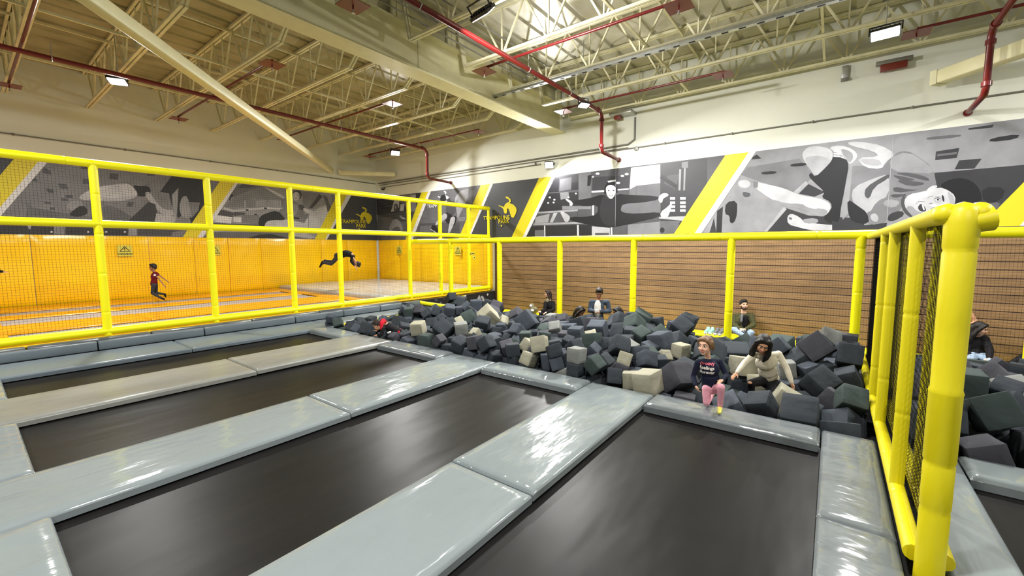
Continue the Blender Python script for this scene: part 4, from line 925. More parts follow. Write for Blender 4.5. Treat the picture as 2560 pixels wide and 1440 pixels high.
# zone sign tied to the tall fence: italic word board and a round logo board
zp = on_y(1184, 640, YF - 0.06); t = thing('zone_sign', 'yellow zone sign with a round logo board tied to the tall fence', 'sign', zp)
mat('sign_yellow', lin(236, 222, 70), 0.45)
b = MB(); x, y, z = on_y(1181, 634, YF - 0.075)
b.add([(x - .13, y, z - .055), (x + .10, y, z - .055), (x + .13, y, z + .055), (x - .10, y, z + .055), (x - .13, y + .01, z - .055), (x + .10, y + .01, z - .055), (x + .13, y + .01, z + .055), (x - .10, y + .01, z + .055)], [(0,1,2,3),(7,6,5,4),(0,4,5,1),(1,5,6,2),(2,6,7,3),(3,7,4,0)]); b.build('word_board', 'sign_yellow', t)
cu = bpy.data.curves.new('w', 'FONT'); cu.body = 'ZONA'; cu.size = 0.085; cu.align_x = 'CENTER'; cu.shear = 0.25; cu.offset = 0.004
o = bpy.data.objects.new('w', cu); COL.objects.link(o); dg = bpy.context.evaluated_depsgraph_get(); me = bpy.data.meshes.new_from_object(o.evaluated_get(dg)); bpy.data.objects.remove(o)
for v in me.vertices: v.co = (x + v.co.x - 0.01, y - 0.003, z + v.co.y - 0.028)
me.materials.clear(); me.materials.append(MATS['panel_black']); r = bpy.data.objects.new('wording', me); COL.objects.link(r); r.parent = t; r.matrix_parent_inverse = t.matrix_basis.inverted()
x, y, z = on_y(1185.5, 643.5, YF - 0.09)
b = MB(); b.cyl((x, y, z), (x, y + 0.01, z), 0.085, n=24, smooth=False); b.build('round_board', 'sign_yellow', t)
b = MB(); b.rings([[(x + r * math.cos(a * math.pi / 14), y - 0.002, z + r * math.sin(a * math.pi / 14)) for a in range(28)] for r in (0.085, 0.077)], 0, False, False); b.build('ring', 'panel_black', t)
b = MB(); b.poly([(x + (u - 254) / 275 * 0.085, y - 0.003, z - (w - 655) / 275 * 0.085) for u, w in FIG]); b.build('logo_figure', 'panel_black', t)

# ---------------------------------------------------------------- dark printed face of the court platform, over the pit corner
pp = thing('platform_print', 'dark printed panel on the court platform under the tall fence, with a pale hand', 'wall print', (10.8, 10.48, -0.4))
YP = 10.485
b = MB(); n = [0]
def pz(px, py): p = on_y(px, py, YP); return (p.x, p.z)
b.box((8.9, YP, -0.93), (XW - 0.12, YP + 0.004, 0.14), 1)
def ps(pts, mi, sm=0):
    n[0] += 1; q = [pz(1030 + x / 11.13, 720 + y / 11.13) for x, y in pts]; q = smooth(q, sm) if sm else q
    q = [(u, min(zz, 0.135)) for u, zz in q]
    b.poly([(u, YP - 0.0012 * n[0], zz) for u, zz in q], mi)
ps([(0,345),(200,320),(130,560),(0,560)], YE); ps([(160,345),(215,335),(170,440),(135,520),(110,520)], WH); ps([(1150,190),(1500,150),(1440,320),(1150,330)], YE); ps([(1470,165),(1515,155),(1470,270),(1440,260)], WH)
ps([(620,290),(700,280),(720,360),(640,380)], 3); ps([(740,470),(790,370),(840,450),(830,480)], 5, 1); ps([(960,430),(1040,350),(1050,500),(940,500)], 6, 1); ps([(840,290),(920,280),(930,340),(850,350)], 2)
ps([(1560,420),(1650,340),(1740,300),(1760,350),(1700,420),(1760,470),(1680,470)], 5, 1); ps([(1780,480),(1780,370),(1840,230),(1870,190),(1890,250),(1940,370),(1920,400),(1870,340),(1840,380),(1810,480)], 7, 1)
ps([(1890,230),(1970,210),(2030,370),(2030,460),(1990,480),(1960,380),(1930,280)], 7, 1)
ps([(2070,170),(2100,145),(2125,170),(2110,205),(2080,215)], 9, 1)
b.build('printed_face', PM, pp)

# ================================================================= FOAM CUBES
# settled poses of the cubes (x, y, z, quaternion, edge lengths, pale or not)
CUBES = [
(5.230,-0.794,0.226,0.506,-0.493,-0.507,-0.494,0.30,0.29,0.30,0),(5.778,-1.270,0.261,0.072,0.180,-0.526,0.828,0.30,0.31,0.30,0),(5.278,-1.136,-0.011,0.708,-0.051,-0.676,0.201,0.28,0.27,0.28,0),
(5.551,-0.805,0.389,0.224,-0.220,0.700,0.642,0.30,0.31,0.30,0),(6.330,-1.152,0.360,0.705,0.006,-0.017,-0.709,0.34,0.33,0.31,0),(5.329,0.190,0.012,0.242,-0.232,0.680,0.653,0.33,0.34,0.33,0),
(5.643,1.553,0.096,0.333,0.909,-0.206,-0.140,0.35,0.35,0.32,0),(6.025,-0.252,0.081,0.156,0.601,0.688,0.375,0.25,0.26,0.24,0),(6.659,0.049,0.058,0.890,0.280,-0.280,-0.225,0.30,0.30,0.30,0),
(5.439,0.556,0.010,0.730,-0.273,-0.013,0.627,0.25,0.24,0.25,0),(7.310,0.117,0.395,0.366,0.921,0.020,-0.131,0.33,0.34,0.33,0),(5.275,1.811,0.087,0.388,-0.569,-0.501,-0.523,0.28,0.29,0.28,1),
(6.825,-0.827,0.269,0.081,0.970,-0.019,0.229,0.34,0.32,0.34,0),(7.173,-0.257,0.357,0.034,-0.529,-0.021,0.848,0.28,0.28,0.25,0),(6.559,1.333,0.015,0.397,-0.304,0.234,-0.834,0.33,0.33,0.32,0),
(5.922,-0.199,-0.210,0.345,0.401,-0.831,-0.169,0.30,0.30,0.30,0),(6.857,1.420,0.212,0.309,0.406,0.176,0.842,0.33,0.33,0.33,0),(8.329,-0.850,0.366,0.652,0.497,-0.339,0.461,0.30,0.29,0.29,0),
(6.837,0.960,0.086,0.348,0.244,-0.614,-0.665,0.28,0.27,0.28,1),(5.425,0.866,-0.104,0.069,0.543,0.297,0.783,0.30,0.29,0.30,0),(5.332,-0.169,-0.150,0.446,0.390,0.530,-0.606,0.35,0.36,0.34,0),
(5.535,-1.547,0.019,0.786,0.011,-0.618,0.009,0.34,0.34,0.34,0),(8.382,-1.269,0.359,0.705,0.705,-0.049,-0.050,0.28,0.27,0.28,0),(6.463,-1.494,0.313,0.520,0.271,-0.178,-0.790,0.22,0.23,0.22,0),
(6.887,-0.247,0.111,0.224,0.970,-0.020,0.089,0.25,0.24,0.25,0),(7.189,0.711,0.022,0.402,-0.202,-0.801,0.396,0.33,0.31,0.33,0),(6.239,1.235,-0.271,0.070,-0.105,-0.060,0.990,0.35,0.35,0.35,0),
(5.898,2.468,0.347,0.279,0.293,0.236,0.884,0.25,0.24,0.25,0),(6.950,0.438,0.105,0.017,-0.143,0.987,-0.065,0.22,0.21,0.22,1),(5.828,2.022,0.225,0.521,-0.768,0.366,-0.067,0.22,0.22,0.22,0),
(7.376,1.129,0.092,0.810,0.135,-0.115,-0.559,0.35,0.36,0.35,0),(6.873,2.166,0.280,0.973,-0.118,-0.054,-0.191,0.30,0.31,0.30,0),(6.289,-0.811,0.088,0.176,0.686,-0.685,-0.171,0.34,0.35,0.33,0),
(5.242,-0.814,-0.054,0.006,-0.707,-0.006,-0.708,0.26,0.25,0.26,0),(6.617,0.737,-0.098,0.249,-0.123,-0.736,-0.618,0.25,0.24,0.25,1),(7.436,0.590,0.306,0.370,0.926,-0.033,-0.059,0.25,0.25,0.23,0),
(5.207,2.807,0.302,0.061,-0.019,-0.705,0.707,0.21,0.21,0.21,1),(5.180,2.513,0.219,0.616,-0.348,-0.677,0.205,0.20,0.20,0.20,0),(5.720,-0.958,0.108,0.303,-0.279,0.670,0.617,0.32,0.30,0.29,0),
(7.743,2.092,0.379,0.085,-0.413,0.268,-0.866,0.30,0.30,0.29,0),(6.703,4.739,0.378,0.387,0.640,-0.097,-0.657,0.35,0.34,0.35,0),(5.518,5.833,0.260,0.294,-0.008,0.914,0.278,0.30,0.30,0.30,0),
(5.964,-0.805,-0.107,0.654,-0.634,-0.296,-0.287,0.32,0.32,0.32,0),(7.389,-1.171,0.292,0.248,0.450,-0.318,-0.797,0.28,0.28,0.28,0),(7.323,0.312,0.098,0.406,-0.891,-0.200,-0.017,0.35,0.36,0.34,0),
(5.399,3.561,0.313,0.175,-0.123,-0.131,-0.968,0.25,0.24,0.25,1),(5.268,2.273,0.061,0.704,-0.489,-0.475,-0.200,0.21,0.22,0.19,0),(6.814,1.832,0.193,0.143,-0.148,-0.716,0.667,0.22,0.22,0.21,1),
(7.047,-1.549,0.314,0.336,-0.176,-0.867,0.324,0.26,0.25,0.26,0),(5.231,4.502,0.228,0.667,0.311,-0.595,-0.322,0.22,0.22,0.22,0),(7.303,3.494,0.248,0.570,0.021,-0.819,0.059,0.32,0.32,0.29,0),
(6.796,1.109,-0.221,0.255,0.594,0.304,-0.699,0.35,0.34,0.35,0),(7.724,2.939,0.348,0.895,-0.191,0.381,-0.132,0.32,0.30,0.32,0),(8.400,-0.012,0.317,0.311,0.230,0.770,-0.508,0.30,0.30,0.27,1),
(7.783,-0.801,0.152,0.509,-0.494,0.491,-0.506,0.32,0.31,0.29,0),(6.272,-0.083,-0.036,0.067,-0.105,-0.950,-0.286,0.25,0.24,0.23,0),(5.281,3.686,0.087,0.353,0.475,0.621,-0.515,0.20,0.20,0.20,1),
(6.873,5.865,0.342,0.363,-0.405,-0.023,0.839,0.35,0.36,0.35,1),(5.218,5.075,0.126,0.099,-0.803,-0.072,0.583,0.25,0.26,0.25,0),(5.170,2.802,0.108,0.705,-0.707,0.050,-0.009,0.19,0.18,0.19,0),
(6.903,2.515,0.328,0.946,0.170,-0.206,-0.184,0.25,0.24,0.24,0),(5.403,6.416,0.249,0.058,-0.849,0.518,-0.084,0.25,0.24,0.25,1),(6.866,0.340,-0.175,0.279,-0.669,0.342,0.598,0.35,0.35,0.35,0),
(5.888,0.357,-0.036,0.682,0.218,-0.683,-0.142,0.30,0.29,0.30,1),(7.021,0.170,0.095,0.783,0.533,0.202,0.249,0.22,0.22,0.20,0),(5.248,3.975,0.200,0.271,0.244,0.678,0.638,0.21,0.20,0.19,0),
(5.205,3.178,0.307,0.099,0.355,-0.913,0.176,0.20,0.20,0.19,0),(6.132,3.027,0.311,0.059,0.075,0.088,0.992,0.25,0.24,0.25,0),(6.264,5.486,0.306,0.809,-0.053,0.529,0.250,0.25,0.26,0.25,0),
(5.244,5.984,0.082,0.729,0.009,-0.000,-0.685,0.25,0.25,0.25,0),(5.230,7.827,0.111,0.659,-0.123,0.111,-0.733,0.25,0.26,0.25,0),(5.396,1.393,-0.143,0.554,-0.524,0.485,-0.428,0.25,0.24,0.23,0),
(7.778,0.583,0.241,0.676,-0.719,0.023,-0.159,0.32,0.32,0.32,0),(5.760,5.600,0.271,0.287,0.199,0.651,0.674,0.25,0.24,0.25,1),(6.027,1.544,0.075,0.139,-0.979,0.122,-0.085,0.30,0.31,0.30,0),
(5.403,2.082,0.029,0.611,0.542,-0.410,-0.407,0.22,0.22,0.22,1),(5.694,2.302,0.217,0.200,-0.825,-0.063,-0.525,0.19,0.19,0.19,1),(5.198,3.131,0.122,0.288,0.158,-0.783,-0.529,0.19,0.18,0.19,0),
(5.616,-0.795,-0.227,0.662,-0.662,0.249,0.249,0.32,0.32,0.31,0),(5.238,4.334,0.026,0.318,-0.653,0.047,0.685,0.19,0.18,0.19,0),(7.838,-0.856,-0.174,0.059,-0.694,-0.061,-0.715,0.34,0.34,0.34,0),
(5.221,4.756,0.218,0.785,0.618,0.019,0.020,0.21,0.22,0.21,0),(6.778,3.676,0.246,0.719,0.687,0.032,0.102,0.25,0.24,0.25,0),(5.331,3.339,0.101,0.036,0.429,0.901,-0.057,0.25,0.24,0.25,0),
(5.945,-1.461,-0.113,0.762,-0.361,0.203,0.497,0.34,0.33,0.34,0),(7.827,3.238,0.125,0.295,-0.137,-0.945,0.046,0.35,0.34,0.34,0),(8.276,-2.075,0.120,0.020,-0.616,0.787,0.028,0.32,0.33,0.31,0),
(7.346,2.054,0.186,0.284,-0.202,0.800,0.488,0.30,0.29,0.29,0),(6.992,4.248,0.246,0.544,0.162,0.420,0.708,0.22,0.21,0.22,1),(6.795,6.399,0.254,0.249,-0.101,0.287,0.919,0.30,0.29,0.29,0),
(5.392,2.477,0.219,0.034,0.013,0.925,0.378,0.20,0.19,0.19,0),(6.288,4.658,0.257,0.915,-0.016,0.394,-0.088,0.22,0.22,0.22,0),(5.260,2.501,-0.076,0.647,-0.285,0.059,-0.705,0.22,0.22,0.22,0),
(5.158,5.557,0.162,0.317,0.632,0.667,-0.237,0.18,0.18,0.16,0),(6.215,-1.496,0.162,0.550,0.487,-0.015,-0.679,0.30,0.30,0.27,0),(7.925,0.900,0.136,0.222,-0.195,-0.619,-0.728,0.30,0.31,0.29,0),
(7.683,-1.319,0.207,0.397,-0.410,0.769,0.287,0.30,0.31,0.29,0),(6.946,-0.793,-0.227,0.000,-1.000,-0.000,-0.029,0.32,0.31,0.32,0),(7.358,7.542,0.265,0.720,-0.548,-0.373,0.204,0.25,0.26,0.25,0),
(8.268,3.022,0.365,0.856,-0.501,-0.111,0.067,0.35,0.34,0.35,0),(5.702,2.798,0.268,0.730,0.216,0.577,0.296,0.18,0.17,0.18,0),(6.279,8.137,0.028,0.343,-0.624,0.615,-0.339,0.30,0.31,0.29,0),
(8.386,2.148,0.389,0.118,-0.682,0.129,-0.710,0.30,0.28,0.30,0),(5.624,3.066,0.297,0.707,0.242,-0.362,0.557,0.20,0.20,0.20,0),(8.713,-0.258,0.264,0.496,-0.504,-0.468,-0.530,0.28,0.28,0.27,0),
(8.012,4.256,0.176,0.114,0.682,0.173,0.702,0.32,0.31,0.31,0),(6.057,2.209,0.249,0.142,-0.002,-0.632,0.762,0.21,0.20,0.21,0),(8.017,3.338,0.354,0.800,0.385,-0.406,0.217,0.25,0.25,0.25,0),
(5.223,6.514,-0.024,0.590,-0.408,0.561,-0.413,0.21,0.20,0.21,0),(5.234,4.851,-0.040,0.687,0.130,0.703,0.133,0.25,0.24,0.24,0),(6.579,-0.815,-0.104,0.172,0.691,-0.686,-0.150,0.34,0.33,0.34,0),
(5.991,2.708,0.313,0.424,0.366,0.205,-0.803,0.19,0.19,0.19,0),(8.688,-1.933,0.101,0.008,0.022,-0.950,-0.313,0.26,0.24,0.26,0),(5.835,4.135,0.283,0.057,0.552,0.832,0.027,0.19,0.18,0.19,0),
(8.695,-0.810,0.115,0.707,0.023,0.707,-0.023,0.32,0.32,0.31,0),(6.938,8.181,0.263,0.593,-0.731,0.079,0.327,0.22,0.22,0.22,0),(5.609,3.939,0.204,0.092,0.129,-0.852,0.500,0.20,0.20,0.18,1),
(5.246,9.024,0.086,0.004,0.637,-0.490,-0.596,0.20,0.20,0.20,0),(6.075,1.923,0.137,0.062,0.512,0.856,0.039,0.20,0.21,0.20,0),(5.643,1.323,-0.155,0.083,0.898,0.054,-0.428,0.17,0.17,0.17,0),
(6.809,8.412,0.210,0.178,0.272,-0.684,-0.653,0.25,0.24,0.24,0),(7.125,-0.012,0.126,0.065,-0.327,0.938,-0.093,0.19,0.19,0.19,0),(7.488,0.830,0.090,0.548,0.137,-0.817,0.114,0.28,0.29,0.27,0),
(5.366,4.171,0.181,0.541,0.751,-0.367,-0.090,0.21,0.21,0.19,0),(7.800,7.052,0.384,0.270,0.653,0.270,-0.654,0.28,0.29,0.28,0),(7.401,5.477,0.330,0.786,0.476,-0.163,0.360,0.25,0.26,0.25,0),
(5.916,1.429,-0.320,0.170,-0.742,0.017,0.648,0.33,0.33,0.30,0),(6.396,1.960,0.159,0.526,-0.030,0.751,-0.399,0.17,0.17,0.17,1),(5.260,3.950,0.017,0.004,-0.016,-0.683,0.730,0.17,0.17,0.17,0),
(6.770,-1.609,0.222,0.274,0.504,0.800,0.173,0.30,0.28,0.30,1),(7.984,6.547,0.342,0.357,-0.667,0.636,-0.151,0.28,0.27,0.28,0),(6.397,3.614,0.176,0.062,0.689,0.683,0.233,0.17,0.18,0.16,0),
(5.698,7.863,0.055,0.225,-0.223,-0.656,0.685,0.25,0.24,0.23,0),(8.370,1.214,0.027,0.439,-0.495,0.745,0.085,0.35,0.35,0.35,0),(8.708,2.880,0.226,0.084,0.996,-0.006,-0.001,0.30,0.31,0.27,0),
(5.231,6.960,0.019,0.127,-0.181,0.684,0.695,0.17,0.17,0.15,0),(6.648,2.279,0.178,0.170,-0.970,0.161,-0.067,0.21,0.22,0.21,0),(5.216,5.418,0.014,0.461,0.456,0.536,0.541,0.18,0.18,0.16,0),
(5.734,7.276,0.092,0.311,-0.607,0.083,0.726,0.21,0.21,0.21,0),(6.434,7.161,0.085,0.105,-0.476,-0.802,0.345,0.25,0.25,0.25,0),(5.549,2.328,0.062,0.338,-0.779,-0.152,-0.506,0.22,0.21,0.21,0),
(7.949,4.631,0.245,0.190,-0.658,-0.618,0.387,0.22,0.21,0.21,0),(7.235,7.874,0.199,0.667,-0.623,-0.018,0.408,0.24,0.23,0.22,0),(8.679,8.798,0.377,0.515,-0.237,-0.145,-0.811,0.24,0.24,0.24,0),
(7.593,2.435,0.193,0.404,0.892,-0.173,0.105,0.32,0.32,0.32,0),(7.590,1.847,0.196,0.827,-0.528,0.175,-0.077,0.17,0.17,0.15,0),(5.212,8.242,0.045,0.203,-0.324,0.491,0.783,0.18,0.17,0.18,0),
(5.448,7.754,0.014,0.445,-0.507,-0.514,-0.530,0.17,0.18,0.17,0),(5.782,5.254,0.213,0.627,0.616,0.314,-0.359,0.17,0.17,0.16,1),(7.446,-0.863,0.155,0.016,-0.042,-0.359,-0.932,0.34,0.33,0.31,0),
(5.235,3.014,-0.071,0.603,0.369,0.369,-0.603,0.25,0.25,0.25,1),(7.099,4.560,0.124,0.613,-0.400,0.334,-0.595,0.25,0.25,0.25,0),(8.065,7.888,0.359,0.825,0.324,-0.423,0.189,0.24,0.24,0.23,0),
(5.802,0.729,-0.246,0.853,0.151,0.333,-0.372,0.35,0.34,0.35,0),(5.195,9.258,0.188,0.343,-0.143,0.716,-0.592,0.17,0.17,0.17,0),(7.396,2.876,0.224,0.162,-0.068,0.717,-0.675,0.25,0.26,0.25,0),
(7.662,4.807,0.149,0.505,0.428,-0.691,-0.291,0.30,0.31,0.29,0),(6.939,7.938,0.164,0.190,-0.371,-0.238,0.877,0.19,0.19,0.18,0),(6.043,-1.172,0.049,0.330,0.660,0.199,0.645,0.26,0.27,0.23,1),
(5.201,4.583,-0.043,0.630,0.322,0.322,-0.630,0.19,0.18,0.18,0),(7.202,5.702,0.192,0.782,0.036,0.419,0.461,0.21,0.21,0.21,1),(5.461,4.580,0.194,0.487,0.495,0.574,-0.434,0.22,0.23,0.22,0),
(8.218,-0.814,-0.005,0.606,-0.689,0.263,0.299,0.32,0.31,0.31,0),(6.567,5.260,0.204,0.636,0.399,0.560,-0.350,0.19,0.18,0.19,0),(8.278,3.517,0.229,0.337,0.125,0.890,-0.282,0.35,0.35,0.34,0),
(7.566,7.423,0.257,0.332,-0.258,0.614,-0.668,0.20,0.19,0.18,0),(7.987,-1.498,0.142,0.049,-0.051,-0.756,0.651,0.30,0.30,0.29,0),(6.359,4.091,0.190,0.158,-0.740,-0.112,-0.644,0.20,0.21,0.18,0),
(6.318,5.191,0.152,0.614,-0.650,-0.199,0.401,0.20,0.21,0.20,0),(6.176,9.119,0.003,0.014,-0.991,-0.100,-0.084,0.22,0.23,0.22,0),(8.286,-1.652,0.121,0.689,-0.016,0.724,0.017,0.30,0.31,0.27,0),
(6.165,4.791,0.101,0.928,0.001,-0.371,-0.009,0.18,0.17,0.18,0),(6.228,-0.781,-0.246,0.668,0.655,0.264,-0.235,0.26,0.26,0.26,0),(6.811,3.922,0.151,0.724,0.049,-0.068,-0.685,0.20,0.20,0.20,0),
(7.694,3.757,0.272,0.738,-0.022,-0.673,0.036,0.28,0.28,0.28,0),(7.980,0.126,0.271,0.458,-0.770,-0.162,-0.413,0.30,0.29,0.29,0),(5.635,8.790,0.041,0.573,0.249,0.735,0.263,0.25,0.24,0.24,0),
(6.362,8.867,0.009,0.674,-0.319,0.372,-0.553,0.20,0.20,0.20,0),(8.016,2.790,0.165,0.155,-0.906,-0.373,-0.131,0.30,0.31,0.30,0),(5.601,3.229,0.092,0.414,-0.462,0.473,-0.626,0.21,0.22,0.21,0),
(5.254,1.642,-0.176,0.699,0.712,0.041,0.059,0.25,0.25,0.24,0),(7.391,4.126,0.175,0.497,-0.467,-0.568,-0.461,0.22,0.22,0.20,0),(5.666,3.440,0.260,0.397,0.267,0.665,0.574,0.18,0.18,0.18,0),
(6.133,0.102,-0.251,0.828,0.168,0.413,-0.340,0.30,0.30,0.30,0),(5.567,3.726,0.068,0.592,-0.010,0.803,0.074,0.25,0.25,0.25,0),(6.296,2.159,0.181,0.207,-0.927,0.309,0.037,0.21,0.21,0.21,0),
(5.361,8.629,0.050,0.224,0.529,0.012,-0.819,0.22,0.23,0.20,0),(8.044,1.478,0.036,0.195,-0.955,0.221,-0.019,0.30,0.31,0.30,0),(7.968,7.578,0.249,0.114,-0.289,0.174,0.934,0.26,0.27,0.26,0),
(6.046,5.010,0.095,0.457,-0.492,-0.459,-0.582,0.22,0.21,0.22,0),(6.819,7.257,0.142,0.262,0.059,0.941,0.206,0.21,0.20,0.21,0),(6.210,2.429,0.253,0.807,-0.566,-0.002,-0.169,0.21,0.21,0.19,1),
(7.049,-1.260,0.222,0.436,-0.194,-0.819,0.318,0.28,0.28,0.27,0),(5.209,8.432,0.057,0.143,0.797,-0.514,-0.285,0.17,0.16,0.17,0),(6.544,4.461,0.172,0.634,0.167,-0.733,0.181,0.17,0.17,0.17,0),
(7.697,-0.136,-0.030,0.525,0.519,0.460,-0.493,0.35,0.34,0.32,0),(5.646,2.095,0.017,0.490,0.331,0.512,0.623,0.19,0.20,0.19,0),(6.694,2.684,0.207,0.759,-0.131,-0.021,0.638,0.25,0.24,0.25,0),
(8.039,-0.215,0.174,0.294,0.644,0.548,0.446,0.28,0.29,0.27,0),(6.854,3.399,0.205,0.905,-0.038,-0.298,0.302,0.19,0.20,0.19,1),(6.458,0.236,-0.248,0.219,0.741,0.136,-0.620,0.30,0.29,0.30,0),
(5.424,2.682,0.111,0.293,0.615,-0.688,0.250,0.25,0.26,0.25,0),(7.927,4.914,0.244,0.651,-0.058,-0.757,-0.010,0.22,0.22,0.22,1),(6.527,6.420,0.195,0.901,-0.380,-0.064,-0.196,0.20,0.20,0.20,1),
(8.421,7.164,0.328,0.001,0.167,0.571,0.804,0.22,0.23,0.21,0),(5.636,7.509,-0.116,0.670,0.001,-0.742,0.002,0.25,0.25,0.23,0),(5.483,5.504,0.080,0.445,-0.432,-0.606,0.498,0.19,0.19,0.18,0),
(6.287,6.417,0.196,0.697,0.106,-0.465,0.535,0.22,0.21,0.22,0),(5.976,2.200,0.065,0.768,-0.130,-0.627,-0.001,0.19,0.18,0.17,0),(8.381,-0.295,0.216,0.687,0.725,-0.033,0.035,0.22,0.21,0.22,0),
(5.209,5.657,0.001,0.280,0.650,-0.652,0.274,0.19,0.19,0.19,0),(6.852,8.686,0.262,0.326,0.320,-0.393,-0.798,0.17,0.16,0.17,0),(5.424,6.746,0.022,0.695,0.557,0.267,0.368,0.21,0.21,0.20,0),
(5.212,2.758,-0.075,0.024,-0.714,0.029,0.699,0.17,0.16,0.15,0),(6.818,4.174,0.022,0.069,0.233,-0.008,-0.970,0.25,0.24,0.23,0),(7.488,6.975,0.239,0.381,-0.731,-0.011,-0.567,0.28,0.27,0.25,0),
(7.554,6.318,0.272,0.377,-0.221,0.823,-0.363,0.28,0.29,0.28,0),(5.244,3.726,-0.112,0.634,-0.498,-0.366,-0.465,0.21,0.21,0.19,0),(5.379,4.141,-0.055,0.110,-0.028,0.001,0.994,0.19,0.18,0.17,0),
(7.159,8.262,0.176,0.189,-0.576,-0.762,0.230,0.25,0.26,0.25,0),(8.639,2.452,0.186,0.498,-0.502,-0.363,-0.607,0.28,0.27,0.25,0),(6.883,0.725,-0.261,0.104,0.029,-0.732,-0.672,0.28,0.27,0.28,0),
(7.269,-0.816,-0.220,0.456,0.484,-0.540,-0.516,0.30,0.30,0.29,0),(5.779,4.379,0.113,0.371,-0.912,0.020,-0.173,0.19,0.19,0.19,0),(7.310,5.022,0.252,0.612,0.455,0.333,0.555,0.25,0.26,0.25,0),
(8.693,0.254,0.142,0.011,0.728,0.685,-0.036,0.32,0.30,0.29,0),(8.343,4.204,0.191,0.280,-0.351,-0.734,-0.510,0.25,0.24,0.23,0),(6.547,4.229,0.146,0.261,-0.485,-0.642,0.534,0.21,0.21,0.21,0),
(5.747,2.498,0.027,0.348,-0.865,0.148,-0.330,0.25,0.25,0.23,0),(6.298,8.454,0.062,0.784,0.315,0.462,-0.271,0.20,0.20,0.19,0),(6.517,5.518,0.107,0.205,0.133,0.135,-0.960,0.25,0.24,0.25,0),
(6.642,8.278,0.007,0.293,0.584,-0.334,0.679,0.22,0.22,0.22,0),(6.775,5.081,0.220,0.092,0.002,0.041,-0.995,0.20,0.20,0.19,0),(8.646,-2.264,0.146,0.489,-0.489,-0.510,0.510,0.28,0.28,0.28,0),
(6.149,4.569,0.069,0.162,-0.493,0.045,-0.853,0.21,0.20,0.19,0),(5.256,9.379,0.002,0.979,-0.030,-0.039,-0.199,0.22,0.22,0.20,0),(6.490,5.770,0.214,0.749,0.371,-0.072,-0.544,0.25,0.24,0.25,0),
(5.242,8.802,-0.087,0.697,0.120,-0.689,0.157,0.21,0.20,0.20,0),(6.007,5.447,0.138,0.091,-0.649,0.756,0.001,0.22,0.22,0.22,0),(6.597,3.905,0.022,0.512,0.458,0.488,0.539,0.25,0.25,0.25,0),
(7.676,4.478,0.156,0.730,0.683,-0.023,-0.006,0.22,0.21,0.21,0),(5.214,3.499,-0.155,0.507,0.491,-0.493,0.509,0.22,0.21,0.22,0),(5.487,7.754,-0.177,0.545,-0.530,0.423,-0.494,0.21,0.22,0.20,0),
(6.687,7.942,-0.018,0.524,-0.399,-0.598,-0.456,0.22,0.22,0.21,0),(7.395,4.344,0.156,0.517,0.523,-0.509,-0.448,0.22,0.21,0.22,0),(6.975,1.182,0.038,0.586,0.273,0.693,-0.318,0.22,0.21,0.22,0),
(5.645,7.088,-0.009,0.070,-0.636,0.058,-0.766,0.17,0.18,0.17,0),(6.924,8.856,0.102,0.390,-0.290,0.652,-0.582,0.17,0.16,0.17,0),(7.482,5.724,0.241,0.121,-0.264,0.810,0.510,0.25,0.24,0.24,0),
(8.312,8.066,0.364,0.957,0.083,0.005,0.279,0.26,0.25,0.26,0),(6.143,7.844,-0.104,0.446,0.559,-0.518,-0.469,0.25,0.26,0.25,0),(8.440,-1.164,0.093,0.100,-0.100,0.700,-0.700,0.26,0.26,0.26,0),
(6.286,1.592,-0.235,0.763,0.077,0.641,-0.026,0.35,0.36,0.35,0),(5.457,3.720,-0.147,0.707,0.690,0.136,-0.072,0.21,0.20,0.20,0),(6.915,8.318,-0.002,0.014,0.984,0.169,0.051,0.20,0.20,0.20,0),
(8.084,1.862,0.010,0.394,0.485,-0.475,-0.619,0.32,0.31,0.32,0),(8.700,1.514,-0.094,0.000,-0.000,-0.503,-0.864,0.32,0.33,0.32,0),(5.604,8.129,0.050,0.069,0.701,-0.691,-0.163,0.18,0.18,0.17,0),
(8.718,3.397,0.317,0.587,-0.394,-0.592,-0.386,0.22,0.22,0.21,0),(6.451,0.924,-0.324,0.149,-0.650,0.741,-0.083,0.22,0.22,0.20,0),(7.037,8.584,0.203,0.291,-0.842,-0.454,-0.004,0.25,0.26,0.25,0),
(5.706,8.348,0.037,0.018,0.058,0.703,-0.709,0.19,0.19,0.19,0),(5.447,6.400,0.028,0.995,0.003,-0.102,0.020,0.20,0.20,0.20,0),(5.829,6.738,0.057,0.521,0.300,-0.788,0.134,0.22,0.22,0.21,0),
(7.475,6.034,0.156,0.207,0.387,-0.300,0.847,0.26,0.26,0.25,0),(7.632,-1.712,0.133,0.233,-0.259,-0.668,0.658,0.28,0.29,0.28,0),(5.237,7.787,-0.179,0.701,0.000,-0.714,-0.000,0.25,0.25,0.25,0),
(5.815,2.649,0.174,0.902,0.413,-0.115,-0.055,0.17,0.16,0.17,0),(8.406,0.269,0.217,0.402,0.677,-0.415,-0.456,0.19,0.20,0.19,0),(7.557,9.389,0.149,0.554,-0.556,-0.440,-0.437,0.28,0.28,0.28,0),
(6.427,4.995,0.119,0.636,-0.405,0.623,0.209,0.18,0.17,0.17,0),(6.704,6.174,0.062,0.662,-0.066,0.362,-0.653,0.19,0.18,0.19,0),(8.389,2.142,0.113,0.812,-0.573,-0.091,0.064,0.21,0.21,0.21,0),
(5.568,5.097,0.119,0.002,-0.358,-0.332,0.873,0.22,0.22,0.22,0),(5.810,6.434,0.050,0.016,0.717,0.057,-0.694,0.22,0.22,0.20,0),(6.235,5.751,0.134,0.102,0.480,0.611,0.621,0.19,0.18,0.19,0),
(8.680,8.661,0.116,0.464,-0.123,0.849,-0.223,0.26,0.26,0.26,0),(5.434,3.319,-0.187,0.701,0.104,0.101,0.698,0.19,0.19,0.18,0),(7.265,6.571,0.189,0.710,0.435,-0.142,0.535,0.22,0.21,0.22,0),
